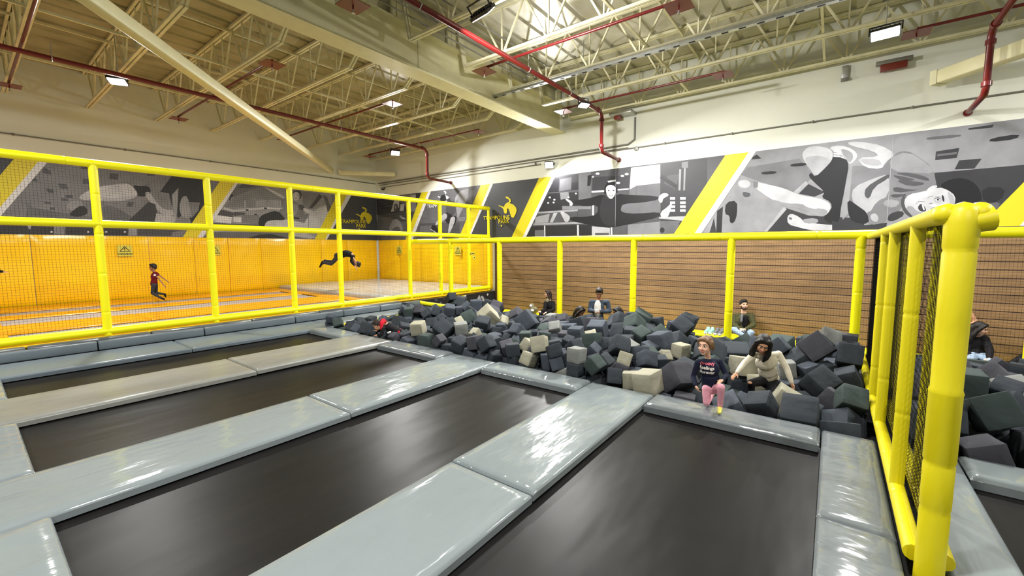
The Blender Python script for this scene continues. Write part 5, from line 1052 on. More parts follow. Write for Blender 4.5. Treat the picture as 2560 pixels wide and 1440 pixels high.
(7.835,8.611,0.132,0.180,-0.233,0.790,0.538,0.22,0.23,0.21,0),(7.406,-0.249,0.237,0.044,-0.845,0.071,-0.527,0.28,0.28,0.27,0),(7.953,5.279,0.081,0.401,-0.657,0.351,0.534,0.22,0.21,0.22,0),
(8.380,4.789,0.128,0.102,0.102,-0.717,-0.683,0.25,0.25,0.25,0),(7.238,8.955,0.195,0.442,0.330,-0.685,0.476,0.24,0.24,0.24,0),(7.594,8.446,0.099,0.384,-0.524,0.207,-0.731,0.24,0.24,0.24,0),
(7.603,1.922,0.010,0.136,-0.487,-0.845,-0.176,0.25,0.25,0.23,0),(5.966,5.241,0.081,0.063,-0.753,0.051,0.653,0.19,0.19,0.19,0),(7.570,8.179,0.167,0.093,0.907,-0.265,-0.315,0.20,0.21,0.20,0),
(8.045,6.224,0.131,0.240,-0.584,0.459,0.624,0.26,0.27,0.25,0),(8.407,5.498,0.081,0.121,-0.122,0.696,-0.697,0.22,0.21,0.21,0),(5.829,3.377,0.067,0.443,0.159,-0.576,0.669,0.19,0.19,0.18,0),
(7.221,5.378,0.183,0.848,-0.224,0.469,0.104,0.21,0.22,0.21,0),(8.331,7.471,0.315,0.106,-0.116,-0.745,0.648,0.24,0.24,0.24,0),(5.502,0.508,-0.283,0.519,0.641,0.145,-0.546,0.33,0.32,0.33,0),
(8.681,9.092,-0.050,0.572,-0.734,-0.288,-0.224,0.26,0.25,0.23,0),(6.873,1.878,-0.012,0.792,0.033,0.012,-0.610,0.20,0.19,0.20,0),(7.158,1.803,0.019,0.975,0.091,0.060,-0.196,0.18,0.17,0.18,0),
(5.439,4.877,0.194,0.006,-0.986,0.158,0.055,0.17,0.17,0.17,0)]
UNDER = [
(5.43,-2.18,-0.13,0.45,0.24,0.84,0.17,0.34,0.33,0.34),(5.61,-1.63,-0.32,0.04,0.06,-0.71,-0.71,0.26,0.26,0.26),(5.32,-1.82,-0.31,0.94,-0.00,-0.00,0.34,0.30,0.29,0.30),
(5.30,-1.36,-0.30,0.71,-0.01,-0.71,-0.01,0.32,0.31,0.29),(5.26,1.08,-0.23,0.38,-0.60,-0.64,-0.29,0.25,0.25,0.25),(6.94,-2.42,0.05,0.68,-0.02,-0.02,0.73,0.28,0.29,0.27),
(5.77,-2.21,-0.31,0.04,-0.02,0.71,-0.71,0.30,0.28,0.30),(5.91,-1.78,-0.30,0.01,0.72,0.01,-0.69,0.28,0.27,0.28),(5.64,-1.19,-0.28,0.53,-0.48,0.52,0.47,0.34,0.34,0.31),
(5.60,-0.28,-0.35,0.00,-0.65,0.02,0.76,0.25,0.25,0.25),(5.70,1.12,-0.44,0.11,0.72,0.33,-0.60,0.30,0.30,0.30),(5.46,8.26,-0.16,0.76,-0.19,-0.19,-0.59,0.25,0.26,0.25),
(7.05,-2.09,0.05,0.07,-0.27,0.17,0.94,0.28,0.29,0.28),(6.20,-1.85,-0.01,0.50,0.62,-0.22,0.56,0.32,0.33,0.32),(6.17,-1.11,-0.28,0.51,-0.52,0.48,0.49,0.30,0.31,0.29),
(5.65,1.73,-0.25,0.36,-0.55,0.72,0.22,0.35,0.36,0.35),(5.43,2.20,-0.20,0.03,-0.00,1.00,-0.00,0.21,0.21,0.21),(5.46,2.44,-0.12,0.54,0.34,-0.40,-0.66,0.21,0.21,0.19),
(5.66,2.72,-0.17,0.26,0.62,-0.71,0.20,0.21,0.21,0.21),(7.41,-2.23,0.10,0.51,-0.52,0.48,0.49,0.32,0.30,0.31),(6.70,-1.17,0.12,0.56,-0.02,-0.83,-0.01,0.32,0.32,0.32),
(5.82,1.86,-0.01,0.42,-0.90,0.08,-0.01,0.22,0.22,0.20),(5.75,2.32,-0.15,0.57,-0.41,-0.54,0.46,0.19,0.19,0.19),(5.77,4.55,-0.03,0.47,0.66,0.57,-0.09,0.22,0.22,0.22),
(5.78,-2.35,0.02,0.96,-0.19,0.03,-0.21,0.28,0.28,0.28),(7.40,-1.94,0.11,0.01,0.02,0.02,-1.00,0.26,0.25,0.26),(8.09,-2.45,0.29,0.30,-0.94,0.18,0.01,0.34,0.32,0.34),
(6.35,-1.14,0.02,0.42,-0.55,0.56,-0.45,0.30,0.30,0.27),(6.51,-0.22,-0.17,0.07,-0.64,0.05,0.77,0.33,0.32,0.30),(7.25,1.44,0.07,0.69,-0.37,-0.43,-0.44,0.25,0.24,0.25),
(6.08,1.94,-0.08,0.65,-0.03,-0.76,-0.04,0.22,0.22,0.22),(6.85,-0.23,-0.19,0.59,0.50,0.49,-0.41,0.25,0.26,0.23),(6.66,-2.11,0.14,0.52,-0.82,0.20,0.15,0.32,0.32,0.32),
(7.08,7.74,-0.01,0.56,0.56,-0.44,-0.43,0.22,0.21,0.22),(8.33,0.07,-0.14,0.16,0.69,-0.09,-0.70,0.20,0.19,0.20),(7.14,9.41,-0.15,0.45,0.61,-0.39,0.53,0.20,0.20,0.20),
(7.39,-0.08,-0.10,0.02,0.04,0.67,-0.74,0.28,0.27,0.28),(7.79,0.23,0.04,0.71,-0.63,0.25,0.20,0.30,0.31,0.30),(7.50,3.23,-0.07,0.07,-0.01,1.00,0.01,0.25,0.25,0.25),
(7.46,3.51,-0.03,0.03,0.82,0.00,-0.57,0.30,0.30,0.30),(7.41,3.83,-0.06,0.05,-0.01,1.00,-0.04,0.35,0.33,0.35),(7.46,7.41,-0.01,0.35,0.20,-0.66,0.64,0.20,0.20,0.20),
(7.68,-2.57,0.17,0.45,0.86,-0.19,-0.12,0.30,0.30,0.30),(7.08,-1.04,0.05,0.37,0.92,0.02,0.11,0.28,0.28,0.25),(7.72,4.17,-0.09,0.48,-0.49,-0.56,-0.46,0.30,0.30,0.29),
(8.05,0.01,-0.12,0.45,-0.55,0.56,0.44,0.22,0.23,0.22),(8.10,4.56,0.08,0.28,0.22,0.58,-0.73,0.25,0.25,0.25),(8.32,-0.24,-0.05,0.02,-0.70,0.72,0.02,0.30,0.29,0.30),
(7.97,3.55,-0.00,0.52,-0.50,0.53,0.44,0.30,0.29,0.30),(8.29,8.90,-0.06,0.37,0.40,-0.56,0.63,0.22,0.22,0.22),(8.36,9.39,-0.08,0.35,0.61,0.61,0.35,0.28,0.27,0.27),
(8.64,-2.30,-0.17,0.67,0.00,-0.00,0.74,0.34,0.35,0.34),(8.61,4.05,-0.04,0.07,0.06,0.75,0.65,0.35,0.35,0.35),(6.01,-2.19,-0.07,0.72,0.56,0.01,-0.40,0.26,0.25,0.23),
(5.61,-1.89,-0.06,0.47,-0.45,0.70,-0.28,0.26,0.26,0.26),(5.20,3.27,-0.18,0.01,-0.70,0.71,-0.01,0.18,0.18,0.17),(5.25,6.30,-0.20,0.48,0.48,-0.52,0.52,0.25,0.26,0.25),
(5.20,6.73,-0.11,0.64,0.37,0.34,-0.59,0.18,0.17,0.18),(5.22,7.49,-0.20,0.45,0.55,0.55,-0.44,0.21,0.21,0.21),(5.49,3.52,-0.18,0.68,0.03,-0.73,0.04,0.19,0.19,0.19),
(5.39,4.36,-0.14,0.29,-0.66,0.67,-0.16,0.17,0.16,0.16),(5.41,4.56,-0.04,0.51,-0.46,-0.46,-0.56,0.22,0.21,0.22),(5.45,4.79,0.01,0.48,-0.47,-0.52,0.53,0.18,0.18,0.18),
(5.40,5.23,-0.07,0.63,0.68,-0.21,0.30,0.25,0.24,0.25),(5.45,7.01,-0.16,0.48,0.52,-0.52,-0.48,0.25,0.26,0.24),(5.46,7.98,-0.16,0.11,-0.06,0.70,-0.70,0.20,0.20,0.20),
(6.35,-1.85,0.27,0.25,-0.17,-0.11,-0.95,0.26,0.25,0.26),(5.68,2.95,0.13,0.63,0.35,0.64,0.26,0.19,0.19,0.19),(5.67,3.30,-0.16,0.44,-0.56,-0.49,0.50,0.25,0.25,0.23),
(5.54,3.98,-0.03,0.70,0.71,-0.08,-0.04,0.19,0.19,0.19),(5.57,4.17,0.05,0.41,-0.40,-0.47,-0.67,0.18,0.18,0.18),(5.60,4.39,0.04,0.25,-0.52,0.28,-0.77,0.19,0.18,0.19),
(6.96,-1.92,0.27,0.03,-0.70,0.64,-0.32,0.28,0.27,0.28),(6.58,1.69,-0.04,0.00,-0.97,0.21,-0.15,0.21,0.20,0.19),(5.65,2.70,0.11,0.92,-0.39,-0.01,-0.05,0.17,0.17,0.15),
(5.90,2.86,0.08,0.61,0.78,-0.13,-0.02,0.21,0.21,0.20),(5.96,4.59,0.02,0.13,0.86,-0.15,-0.48,0.19,0.19,0.17),(5.74,5.46,0.06,0.22,-0.07,-0.01,0.97,0.18,0.18,0.18),
(5.75,5.70,0.00,0.35,0.07,-0.72,0.59,0.20,0.20,0.19),(5.82,5.91,-0.12,0.49,0.70,0.19,-0.48,0.22,0.23,0.22),(6.81,1.65,-0.04,0.02,-0.99,0.17,0.02,0.18,0.19,0.18),
(6.01,2.40,0.04,0.07,0.02,0.72,0.69,0.21,0.21,0.19),(6.03,4.05,0.09,0.04,0.70,-0.71,0.08,0.25,0.24,0.23),(5.98,4.36,0.09,0.97,-0.14,-0.17,-0.10,0.17,0.17,0.16),
(5.93,5.86,0.11,0.44,-0.12,0.65,0.61,0.21,0.21,0.20),(6.15,6.84,-0.06,0.06,0.64,0.76,0.05,0.25,0.25,0.23),(5.91,8.77,-0.10,0.36,0.90,-0.11,-0.22,0.25,0.25,0.25),
(6.42,1.88,-0.05,0.52,-0.09,0.37,0.76,0.18,0.17,0.18),(6.39,3.64,-0.03,0.55,-0.56,0.31,0.53,0.21,0.21,0.19),(6.37,3.89,-0.02,0.50,-0.55,0.47,0.48,0.21,0.21,0.21),
(6.35,4.39,-0.02,0.16,0.44,0.86,0.22,0.25,0.26,0.24),(6.41,6.90,-0.07,0.32,-0.62,0.67,0.27,0.21,0.21,0.19),(6.01,8.17,-0.16,0.10,0.70,0.71,0.10,0.21,0.22,0.19),
(6.15,8.62,-0.06,0.48,0.52,-0.38,-0.60,0.18,0.18,0.16),(7.05,1.63,-0.10,0.77,-0.60,0.20,-0.03,0.25,0.26,0.25),(6.44,2.39,0.15,0.54,0.02,0.84,-0.12,0.18,0.18,0.18),
(6.44,2.84,0.17,0.67,-0.46,0.38,0.44,0.22,0.22,0.21),(6.40,3.02,0.27,0.34,0.48,0.62,-0.52,0.17,0.17,0.16),(6.60,3.42,0.14,0.09,-0.27,0.96,-0.03,0.17,0.16,0.17),
(6.60,3.63,0.02,0.05,-0.59,-0.08,-0.80,0.22,0.21,0.20),(6.65,5.25,-0.01,0.58,0.32,-0.66,0.36,0.25,0.26,0.24),(6.43,6.21,0.06,0.05,-0.25,-0.37,0.89,0.25,0.26,0.24),
(6.66,7.12,-0.04,0.90,0.10,-0.41,-0.13,0.19,0.18,0.18),(7.13,7.52,0.04,0.41,-0.68,0.49,-0.35,0.22,0.22,0.22),(6.77,2.08,-0.01,1.00,0.03,-0.02,-0.04,0.19,0.18,0.19),
(6.66,3.19,0.15,0.83,-0.39,-0.12,-0.39,0.21,0.21,0.21),(6.84,4.67,0.06,0.03,0.72,0.56,0.42,0.20,0.21,0.20),(6.97,5.59,0.11,0.25,0.32,-0.78,0.47,0.18,0.17,0.17),
(6.86,9.40,-0.16,1.00,0.00,-0.08,-0.00,0.25,0.26,0.25),(7.02,3.48,0.08,0.42,0.09,0.56,0.71,0.21,0.20,0.21),(7.11,3.99,0.10,0.47,0.69,-0.54,0.04,0.18,0.18,0.18),
(7.01,4.88,0.22,0.37,0.05,-0.09,0.92,0.25,0.24,0.23),(7.15,5.54,0.02,0.58,-0.70,0.13,0.39,0.17,0.17,0.16),(7.29,7.24,0.01,0.01,0.77,0.64,0.01,0.20,0.20,0.18),
(7.40,7.70,0.07,0.66,0.08,-0.73,-0.15,0.22,0.22,0.21),(7.71,7.66,0.23,0.01,-0.59,0.81,0.01,0.18,0.18,0.17),(7.01,9.16,-0.10,0.08,-0.76,0.63,-0.15,0.20,0.20,0.20),
(8.04,-1.15,0.14,0.70,0.67,-0.18,-0.18,0.26,0.26,0.26),(7.63,5.31,0.21,0.36,-0.37,-0.04,0.86,0.28,0.27,0.28),(7.89,6.93,0.10,0.11,0.12,-0.68,-0.72,0.24,0.24,0.24),
(7.73,7.18,0.11,0.50,-0.50,-0.50,-0.50,0.26,0.26,0.25),(7.73,7.44,0.05,0.55,0.45,-0.55,0.45,0.22,0.23,0.22),(7.66,7.70,0.05,0.01,-0.64,-0.77,-0.01,0.20,0.20,0.18),
(7.76,8.81,0.06,0.82,0.57,-0.06,0.04,0.22,0.23,0.20),(7.98,-2.69,0.14,0.09,-0.67,0.34,-0.65,0.30,0.29,0.30),(8.40,0.44,-0.02,0.40,-0.58,0.64,0.30,0.25,0.24,0.25),
(7.74,5.09,0.02,0.67,0.02,-0.33,-0.67,0.24,0.23,0.23),(8.16,6.95,0.15,0.43,-0.60,0.15,-0.66,0.26,0.25,0.25),(8.01,7.28,0.26,0.04,-0.70,0.08,0.71,0.24,0.25,0.24),
(7.95,7.83,0.15,0.27,0.38,0.48,-0.75,0.24,0.25,0.24),(7.92,8.34,0.08,0.10,0.17,0.51,-0.84,0.20,0.20,0.20),(8.36,-2.99,0.14,0.71,0.71,0.03,0.02,0.32,0.31,0.31),
(8.36,-2.58,0.09,0.70,0.70,-0.12,-0.12,0.26,0.25,0.26),(7.88,-1.99,0.09,0.42,-0.43,-0.37,0.71,0.34,0.33,0.31),(8.02,2.21,0.21,0.11,0.62,0.68,0.37,0.35,0.33,0.35),
(8.15,5.50,0.09,0.66,0.46,-0.49,-0.33,0.24,0.23,0.23),(8.46,6.74,0.04,0.56,-0.43,-0.56,-0.43,0.24,0.23,0.24),(8.26,7.28,0.14,0.76,-0.62,0.16,-0.05,0.22,0.21,0.22),
(8.41,7.81,0.20,0.93,-0.01,0.31,0.19,0.28,0.29,0.27),(8.15,8.33,0.14,0.35,0.67,-0.41,-0.51,0.24,0.23,0.23),(8.69,-3.31,0.36,0.02,-0.01,-1.00,0.00,0.32,0.31,0.32),
(8.64,-2.63,0.15,0.04,-0.57,0.82,0.02,0.30,0.29,0.30),(8.70,0.61,0.02,0.00,-0.00,-0.97,0.22,0.32,0.33,0.29),(8.13,5.10,0.16,0.47,-0.22,-0.80,-0.29,0.20,0.19,0.20),
(8.41,5.82,0.10,0.32,-0.09,-0.62,0.71,0.24,0.24,0.24),(8.61,6.17,0.10,0.71,-0.70,-0.03,0.03,0.26,0.24,0.26),(8.54,6.44,0.09,0.48,-0.57,-0.52,0.42,0.24,0.24,0.23),
(6.85,-2.74,0.23,0.30,0.15,0.45,-0.82,0.34,0.35,0.34),(5.79,-2.00,0.15,0.95,0.20,0.22,-0.11,0.32,0.31,0.32),(6.25,-2.31,0.16,0.94,0.17,0.17,0.23,0.34,0.32,0.34),
(5.63,6.90,0.03,0.30,-0.30,-0.64,-0.64,0.18,0.17,0.16),(5.50,8.42,0.00,0.53,0.26,0.70,0.41,0.18,0.18,0.18),(5.53,9.25,-0.16,0.71,0.22,0.31,-0.59,0.20,0.21,0.20),
(7.25,-2.61,0.29,0.65,0.62,0.41,-0.17,0.32,0.32,0.29),(6.97,3.05,0.11,0.50,-0.40,-0.09,-0.76,0.18,0.18,0.16),(5.90,3.61,0.12,0.34,0.49,-0.75,-0.28,0.25,0.26,0.23),
(5.95,4.80,0.07,0.03,0.03,0.11,0.99,0.17,0.16,0.16),(5.85,5.06,0.06,0.65,0.08,0.01,-0.76,0.19,0.20,0.19),(5.69,6.17,0.07,0.03,-0.74,-0.08,0.67,0.25,0.24,0.25),
(5.75,9.41,-0.15,0.66,0.57,-0.25,0.42,0.21,0.20,0.19),(6.18,4.33,0.11,0.43,-0.55,-0.66,0.29,0.19,0.18,0.18),(6.51,6.73,0.15,0.87,-0.31,-0.37,-0.05,0.20,0.21,0.20),
(5.86,8.09,0.02,0.09,-0.51,-0.70,0.49,0.20,0.20,0.20),(7.42,1.69,-0.08,0.07,0.26,-0.89,-0.36,0.22,0.23,0.20),(6.85,7.05,0.03,0.76,-0.26,-0.30,0.52,0.20,0.19,0.20),
(6.89,8.11,-0.02,0.41,-0.45,-0.60,0.52,0.17,0.17,0.17),(7.04,2.07,0.05,0.39,0.44,-0.28,0.76,0.21,0.21,0.19),(7.37,4.65,0.15,0.46,-0.50,-0.52,0.52,0.22,0.23,0.22),
(7.06,5.92,0.11,0.37,0.27,-0.20,-0.87,0.17,0.17,0.17),(5.84,7.01,0.16,0.01,-0.19,0.90,0.39,0.19,0.18,0.19),(7.10,8.03,-0.02,0.00,0.68,-0.00,0.73,0.18,0.18,0.18),
(7.92,5.77,0.25,0.65,-0.48,-0.49,-0.32,0.24,0.23,0.23),(7.84,9.37,0.10,0.49,0.53,0.47,-0.51,0.22,0.22,0.22),(8.35,2.65,0.09,0.21,-0.40,0.81,0.37,0.22,0.23,0.20),
(8.69,5.34,0.10,0.00,0.91,0.42,-0.00,0.24,0.23,0.24),(8.61,8.30,0.22,0.26,0.30,0.60,0.70,0.26,0.25,0.26)]

def cube_mesh(name, m, seed):
    """foam block with softly rounded edges and slack, slightly hollow fabric faces"""
    rnd = random.Random(seed); n = 6; b = MB(); idx = {}; vs = []; fs = []
    def vid(p):
        k = tuple(round(c, 4) for c in p)
        if k not in idx: idx[k] = len(vs); vs.append(V(p))
        return idx[k]
    ts = [-.5, -.475, -.25, 0, .25, .475, .5]
    for ax in range(3):
        for s in (-.5, .5):
            for i in range(n):
                for j in range(n):
                    q = []
                    for a, c in ((ts[i], ts[j]), (ts[i+1], ts[j]), (ts[i+1], ts[j+1]), (ts[i], ts[j+1])):
                        p = [0, 0, 0]; p[ax] = s; p[(ax+1) % 3] = a; p[(ax+2) % 3] = c; q.append(vid(p))
                    fs.append(q if s > 0 else q[::-1])
    ph = [rnd.uniform(0, 6.3) for _ in range(6)]
    for v in vs:
        e = [max(0.0, abs(c) - .46) / .04 for c in v]; L = math.sqrt(sum(x * x for x in e))
        if L > 1:
            for i in range(3):
                if e[i] > 0: v[i] = math.copysign(.46 + .04 * e[i] / L, v[i])
        w = 0.010 * (math.sin(5 * v.x + 4 * v.y + ph[0]) + math.sin(6 * v.y - 5 * v.z + ph[1]) + math.sin(5 * v.z + 3 * v.x + ph[2]))
        v *= 1 + w
    b.add(vs, fs, 0, True); o = b.build(name, m); me = o.data; bpy.data.objects.remove(o); return me
FOAM = {'charcoal': lin(50, 55, 60), 'slate': lin(66, 72, 80), 'green grey': lin(58, 68, 66), 'violet grey': lin(66, 66, 72), 'pale beige': lin(150, 147, 128), 'light grey': lin(118, 120, 116)}
for k, c in FOAM.items(): mat('foam_' + k.replace(' ', '_'), c, 0.85, spec=0.2, var=(1.2, 0.07), bump=(2.2, 0.22, (1, 1, 1), 0.05), bump2=(120, 0.08, (1, 1, 1), 0.006))
CM = {k: [cube_mesh('foam_cube', 'foam_' + k.replace(' ', '_'), 10 * i + j) for j in range(3)] for i, k in enumerate(FOAM)}
rc = random.Random(5)
def foam_zone(x, y):
    if y < -0.5: return 'beyond the divider, ' + ('by the front pad' if x < 6 else 'mid heap' if x < 7.4 else 'by the bench side')
    row = 'in the front row, ' if x < 5.75 else 'in the front half, ' if x < 6.7 else 'in the back half, ' if x < 7.9 else 'at the back, '
    if x < 6.7: col = ('next to the yellow divider' if y < 0.1 else 'around the two girls' if y < 1.7 else 'off the first pad strip' if y < 2.6 else 'off the second bed' if y < 4.2 else 'off the second pad strip' if y < 5.1 else 'off the third bed' if y < 6.8 else 'off the third pad strip' if y < 7.9 else 'off the farthest bed')
    else: col = ('next to the yellow divider' if y < 0.2 else 'below the man on the bench' if y < 1.7 else 'left of the man' if y < 3.2 else 'below the standing boy' if y < 5.2 else 'below the woman in black' if y < 7.2 else 'by the dark printed panel' if y < 8.6 else 'along the yellow side pad')
    return row + col
seen = {}
for c in CUBES:
    kind = rc.choice(['pale beige', 'pale beige', 'light grey']) if c[10] else rc.choice(['charcoal'] * 6 + ['slate'] * 4 + ['green grey'] * 2 + ['violet grey'] * 2)
    o = bpy.data.objects.new('foam_cube', rc.choice(CM[kind])); COL.objects.link(o)
    o.location = c[:3]; o.rotation_mode = 'QUATERNION'; o.rotation_quaternion = c[3:7]; o.scale = [k * 0.985 for k in c[7:10]]
    seen.setdefault((kind, foam_zone(c[0], c[1])), []).append(o)
for (kind, zone), v in seen.items():
    if len(v) == 2:                           # two alike in one zone: told apart by height or depth
        a, d = sorted(v, key=lambda o: o.location.x)
        if abs(a.location.x - d.location.x) > 0.15:
            tag(a, '%s foam cube %s, nearer the trampolines' % (kind, zone), 'foam cube', 'foam cubes in the pits'); tag(d, '%s foam cube %s, nearer the planks' % (kind, zone), 'foam cube', 'foam cubes in the pits'); continue
    if len(v) == 1: tag(v[0], 'only %s foam cube %s' % (kind, zone) if False else '%s foam cube %s' % (kind, zone), 'foam cube', 'foam cubes in the pits'); continue
    for o in v: tag(o, '%s foam cube %s' % (kind, zone), 'foam cube', '%s foam cubes %s' % (kind, zone))
# the cubes buried below them, which no one could count
b = MB()
for c in UNDER:
    q = Quaternion(c[3:7]); vs = [V(c[:3]) + q @ V((sx * c[7] * .46, sy * c[8] * .46, sz * c[9] * .46)) for sx, sy, sz in ((-1,-1,-1),(1,-1,-1),(1,1,-1),(-1,1,-1),(-1,-1,1),(1,-1,1),(1,1,1),(-1,1,1))]
    b.add(vs, [(3,2,1,0),(4,5,6,7),(0,1,5,4),(1,2,6,5),(2,3,7,6),(3,0,4,7)])
tag(b.build('buried_foam', 'foam_charcoal'), 'dark foam packed underneath the cubes on top of the pits', 'foam', kind='stuff')
b = MB()
def _ss(a, c, x): t = max(0, min(1, (x - a) / (c - a))); return t * t * (3 - 2 * t)
def pit_z(x, y):
    if y < -0.5: z = -0.06 + 0.12 * _ss(5.3, 8.3, x)
    else:
        z = -0.12 + 0.22 * _ss(5.2, 7.4, x) + 0.16 * math.exp(-((y - 3.3) / .9) ** 2) * _ss(6.5, 8.2, x) + 0.16 * math.exp(-((y - 8.6) / .5) ** 2) * _ss(7.6, 8.6, x) - 0.22 * _ss(8.3, 9.2, y) * (1 - _ss(6.4, 7.8, x))
        z += -0.40 * math.exp(-((y - 1.15) / .85) ** 2) * _ss(6.4, 8.0, x) - 0.22 * math.exp(-((y - .75) / .5) ** 2 - ((x - 5.8) / .55) ** 2)
    return z - 0.33
nx, ny = 24, 80; vs = [(5.08 + 3.74 * i / nx, -3.6 + 13.14 * j / ny, pit_z(5.08 + 3.74 * i / nx, -3.6 + 13.14 * j / ny)) for j in range(ny + 1) for i in range(nx + 1)]
b.add(vs, [(j * (nx + 1) + i, j * (nx + 1) + i + 1, (j + 1) * (nx + 1) + i + 1, (j + 1) * (nx + 1) + i) for j in range(ny) for i in range(nx)], 0, True)
tag(b.build('pit_bottom', 'pit_dark'), kind='structure')
# ================================================================= PEOPLE
_fh = V((math.cos(YAW), math.sin(YAW), 0))
def at(px, py, d):
    """point seen at a pixel of the photograph, d metres away from the lens along the floor"""
    r = _ray(px, py); return V((0, 0, CAM_H)) + r * (d / r.dot(_fh))
def skinmat(name, c): return mat(name, lin(*c), 0.55, spec=0.35, var=(14, 0.05))
skinmat('skin_fair', (226, 178, 150)); skinmat('skin_tan', (196, 146, 114)); skinmat('skin_brown', (158, 112, 84))
mat('hair_black', lin(26, 22, 21), 0.45, spec=0.35, bump=(60, 0.5, (4, 4, 0.6), 0.006))
mat('hair_brown', lin(124, 94, 64), 0.5, spec=0.35, var=(30, 0.25, (3, 3, .5)), bump=(60, 0.5, (4, 4, 0.6), 0.006))
mat('hair_dark', lin(44, 34, 30), 0.5, spec=0.3, bump=(60, 0.5, (4, 4, 0.6), 0.006))
mat('eye_white', lin(230, 228, 224), 0.3); mat('eye_dark', lin(34, 24, 20), 0.2); mat('lips', lin(176, 98, 92), 0.5)
def cloth(name, c, bump=True): return mat(name, lin(*c), 0.85, spec=0.2, var=(7, 0.10), bump=(11, 0.55, (1, 1, 1), 0.02) if bump else None)
cloth('cloth_navy', (26, 30, 48)); cloth('cloth_pink', (216, 152, 166)); cloth('cloth_cream', (216, 208, 188)); cloth('cloth_black', (22, 21, 23)); cloth('cloth_charcoal', (58, 58, 62))
cloth('cloth_olive', (66, 66, 40)); cloth('cloth_denim', (142, 160, 178)); cloth('cloth_slate', (62, 72, 86)); cloth('cloth_tee', (226, 224, 220)); cloth('cloth_maroon', (104, 20, 34)); cloth('cloth_red', (186, 26, 44))
cloth('cloth_plum', (84, 56, 62)); cloth('cloth_scarf', (128, 122, 96)); cloth('shoe_black', (26, 26, 28), False); cloth('shoe_white', (222, 222, 218), False); cloth('sock_yellow', (222, 214, 96), False); cloth('cloth_grey', (110, 112, 116))

def frame(f, u):
    f = V(f).normalized(); u = V(u); u = (u - f * u.dot(f)).normalized(); return f.cross(u), f, u      # right, forward, up
class Blob:
    """overlapping rounded volumes that a voxel remesh melts into one continuous surface"""
    def __init__(s): s.mb = MB()
    def cap(s, p0, p1, r0, r1=None):
        r1 = r0 if r1 is None else r1; p0, p1 = V(p0), V(p1)
        s.mb.ball(p0, r0, nu=12, nv=8); s.mb.ball(p1, r1, nu=12, nv=8)
        if (p1 - p0).length > 1e-4: s.mb.cyl(p0, p1, r0, r1, n=12)
        return s
    def chain(s, pts, rs):
        for i in range(len(pts) - 1): s.cap(pts[i], pts[i+1], rs[i], rs[i+1])
        return s
    def ell(s, c, r, R=None): s.mb.ball(c, V(r), nu=16, nv=10, rot=R); return s
    def build(s, name, m, parent, vox, it=4):
        o = s.mb.build(name, m, parent)
        d = o.modifiers.new('melt', 'REMESH'); d.mode = 'VOXEL'; d.voxel_size = vox; d.use_smooth_shade = True
        d = o.modifiers.new('soften', 'SMOOTH'); d.factor = 0.5; d.iterations = it
        return o
def rotm(r, f, u): return Matrix((r, f, u)).transposed()         # local x=right, y=forward, z=up

def hand(B, w, d, palm, k, curl=0.4, spread=0.12, thumb=1):
    """palm, four fingers of unequal length in two bends, thumb from the side of the palm. d: towards the fingertips, palm: where the palm faces"""
    d = V(d).normalized(); n = V(palm); n = (n - d * n.dot(d)).normalized(); s = d.cross(n) * thumb
    pc = w + d * 0.045 * k
    B.ell(pc, (0.040 * k, 0.048 * k, 0.016 * k), rotm(s, d, n)); B.cap(w, pc, 0.024 * k, 0.026 * k)
    for i, (o, L) in enumerate(((0.030, .070), (0.010, .080), (-0.011, .074), (-0.030, .058))):
        b = w + d * (0.083 - abs(o) * 0.25) * k + s * o * k
        a1 = curl * 0.7; e1 = (d * math.cos(a1) + n * math.sin(a1) + s * (o * spread * 12)).normalized()
        a2 = curl * 1.9; e2 = (d * math.cos(a2) + n * math.sin(a2) + s * (o * spread * 10)).normalized()
        m = b + e1 * L * 0.5 * k; B.chain([b, m, m + e2 * L * 0.5 * k], [0.0095 * k, 0.0088 * k, 0.0072 * k])
    b = w + d * 0.028 * k + s * 0.030 * k; m = b + (d * 0.55 + s * 0.75 + n * 0.25).normalized() * 0.036 * k
    B.chain([b, m, m + (d * 0.85 + s * 0.25 + n * 0.35).normalized() * 0.032 * k], [0.013 * k, 0.0105 * k, 0.008 * k])

def head(B, c, f, u, h, child=False):
    """skull, jaw, cheeks, nose, brow, ears; h: scale, 1 for an adult head of 23 cm"""
    r, f, u = frame(f, u); R = rotm(r, f, u); w = 1.05 if child else 1.0
    P = lambda x, y, z: c + (r * x + f * y + u * z) * h
    B.ell(P(0, -0.012, 0.030), (0.073 * h * w, 0.092 * h, 0.086 * h), R)
    B.ell(P(0, 0.022, -0.040), (0.057 * h * w, 0.064 * h, 0.068 * h), R)
    B.ell(P(0, 0.055, -0.092), (0.026 * h, 0.022 * h, 0.019 * h), R)
    for s in (-1, 1):
        B.ell(P(s * 0.036, 0.058, -0.030), (0.024 * h, 0.022 * h, 0.026 * h), R)
        B.ell(P(s * 0.076 * w, -0.006, -0.008), (0.010 * h, 0.022 * h, 0.032 * h), R)
    B.cap(P(-0.034, 0.074, 0.030), P(0.034, 0.074, 0.030), 0.013 * h)
    n = 0.8 if child else 1.0
    B.chain([P(0, 0.080, 0.018), P(0, 0.090 + 0.010 * n, -0.012), P(0, 0.092 + 0.014 * n, -0.026)], [0.008 * h, 0.010 * h, 0.0135 * h])
    for s in (-1, 1): B.ell(P(s * 0.012, 0.090, -0.028), (0.010 * h, 0.011 * h, 0.008 * h), R)
    return P, R
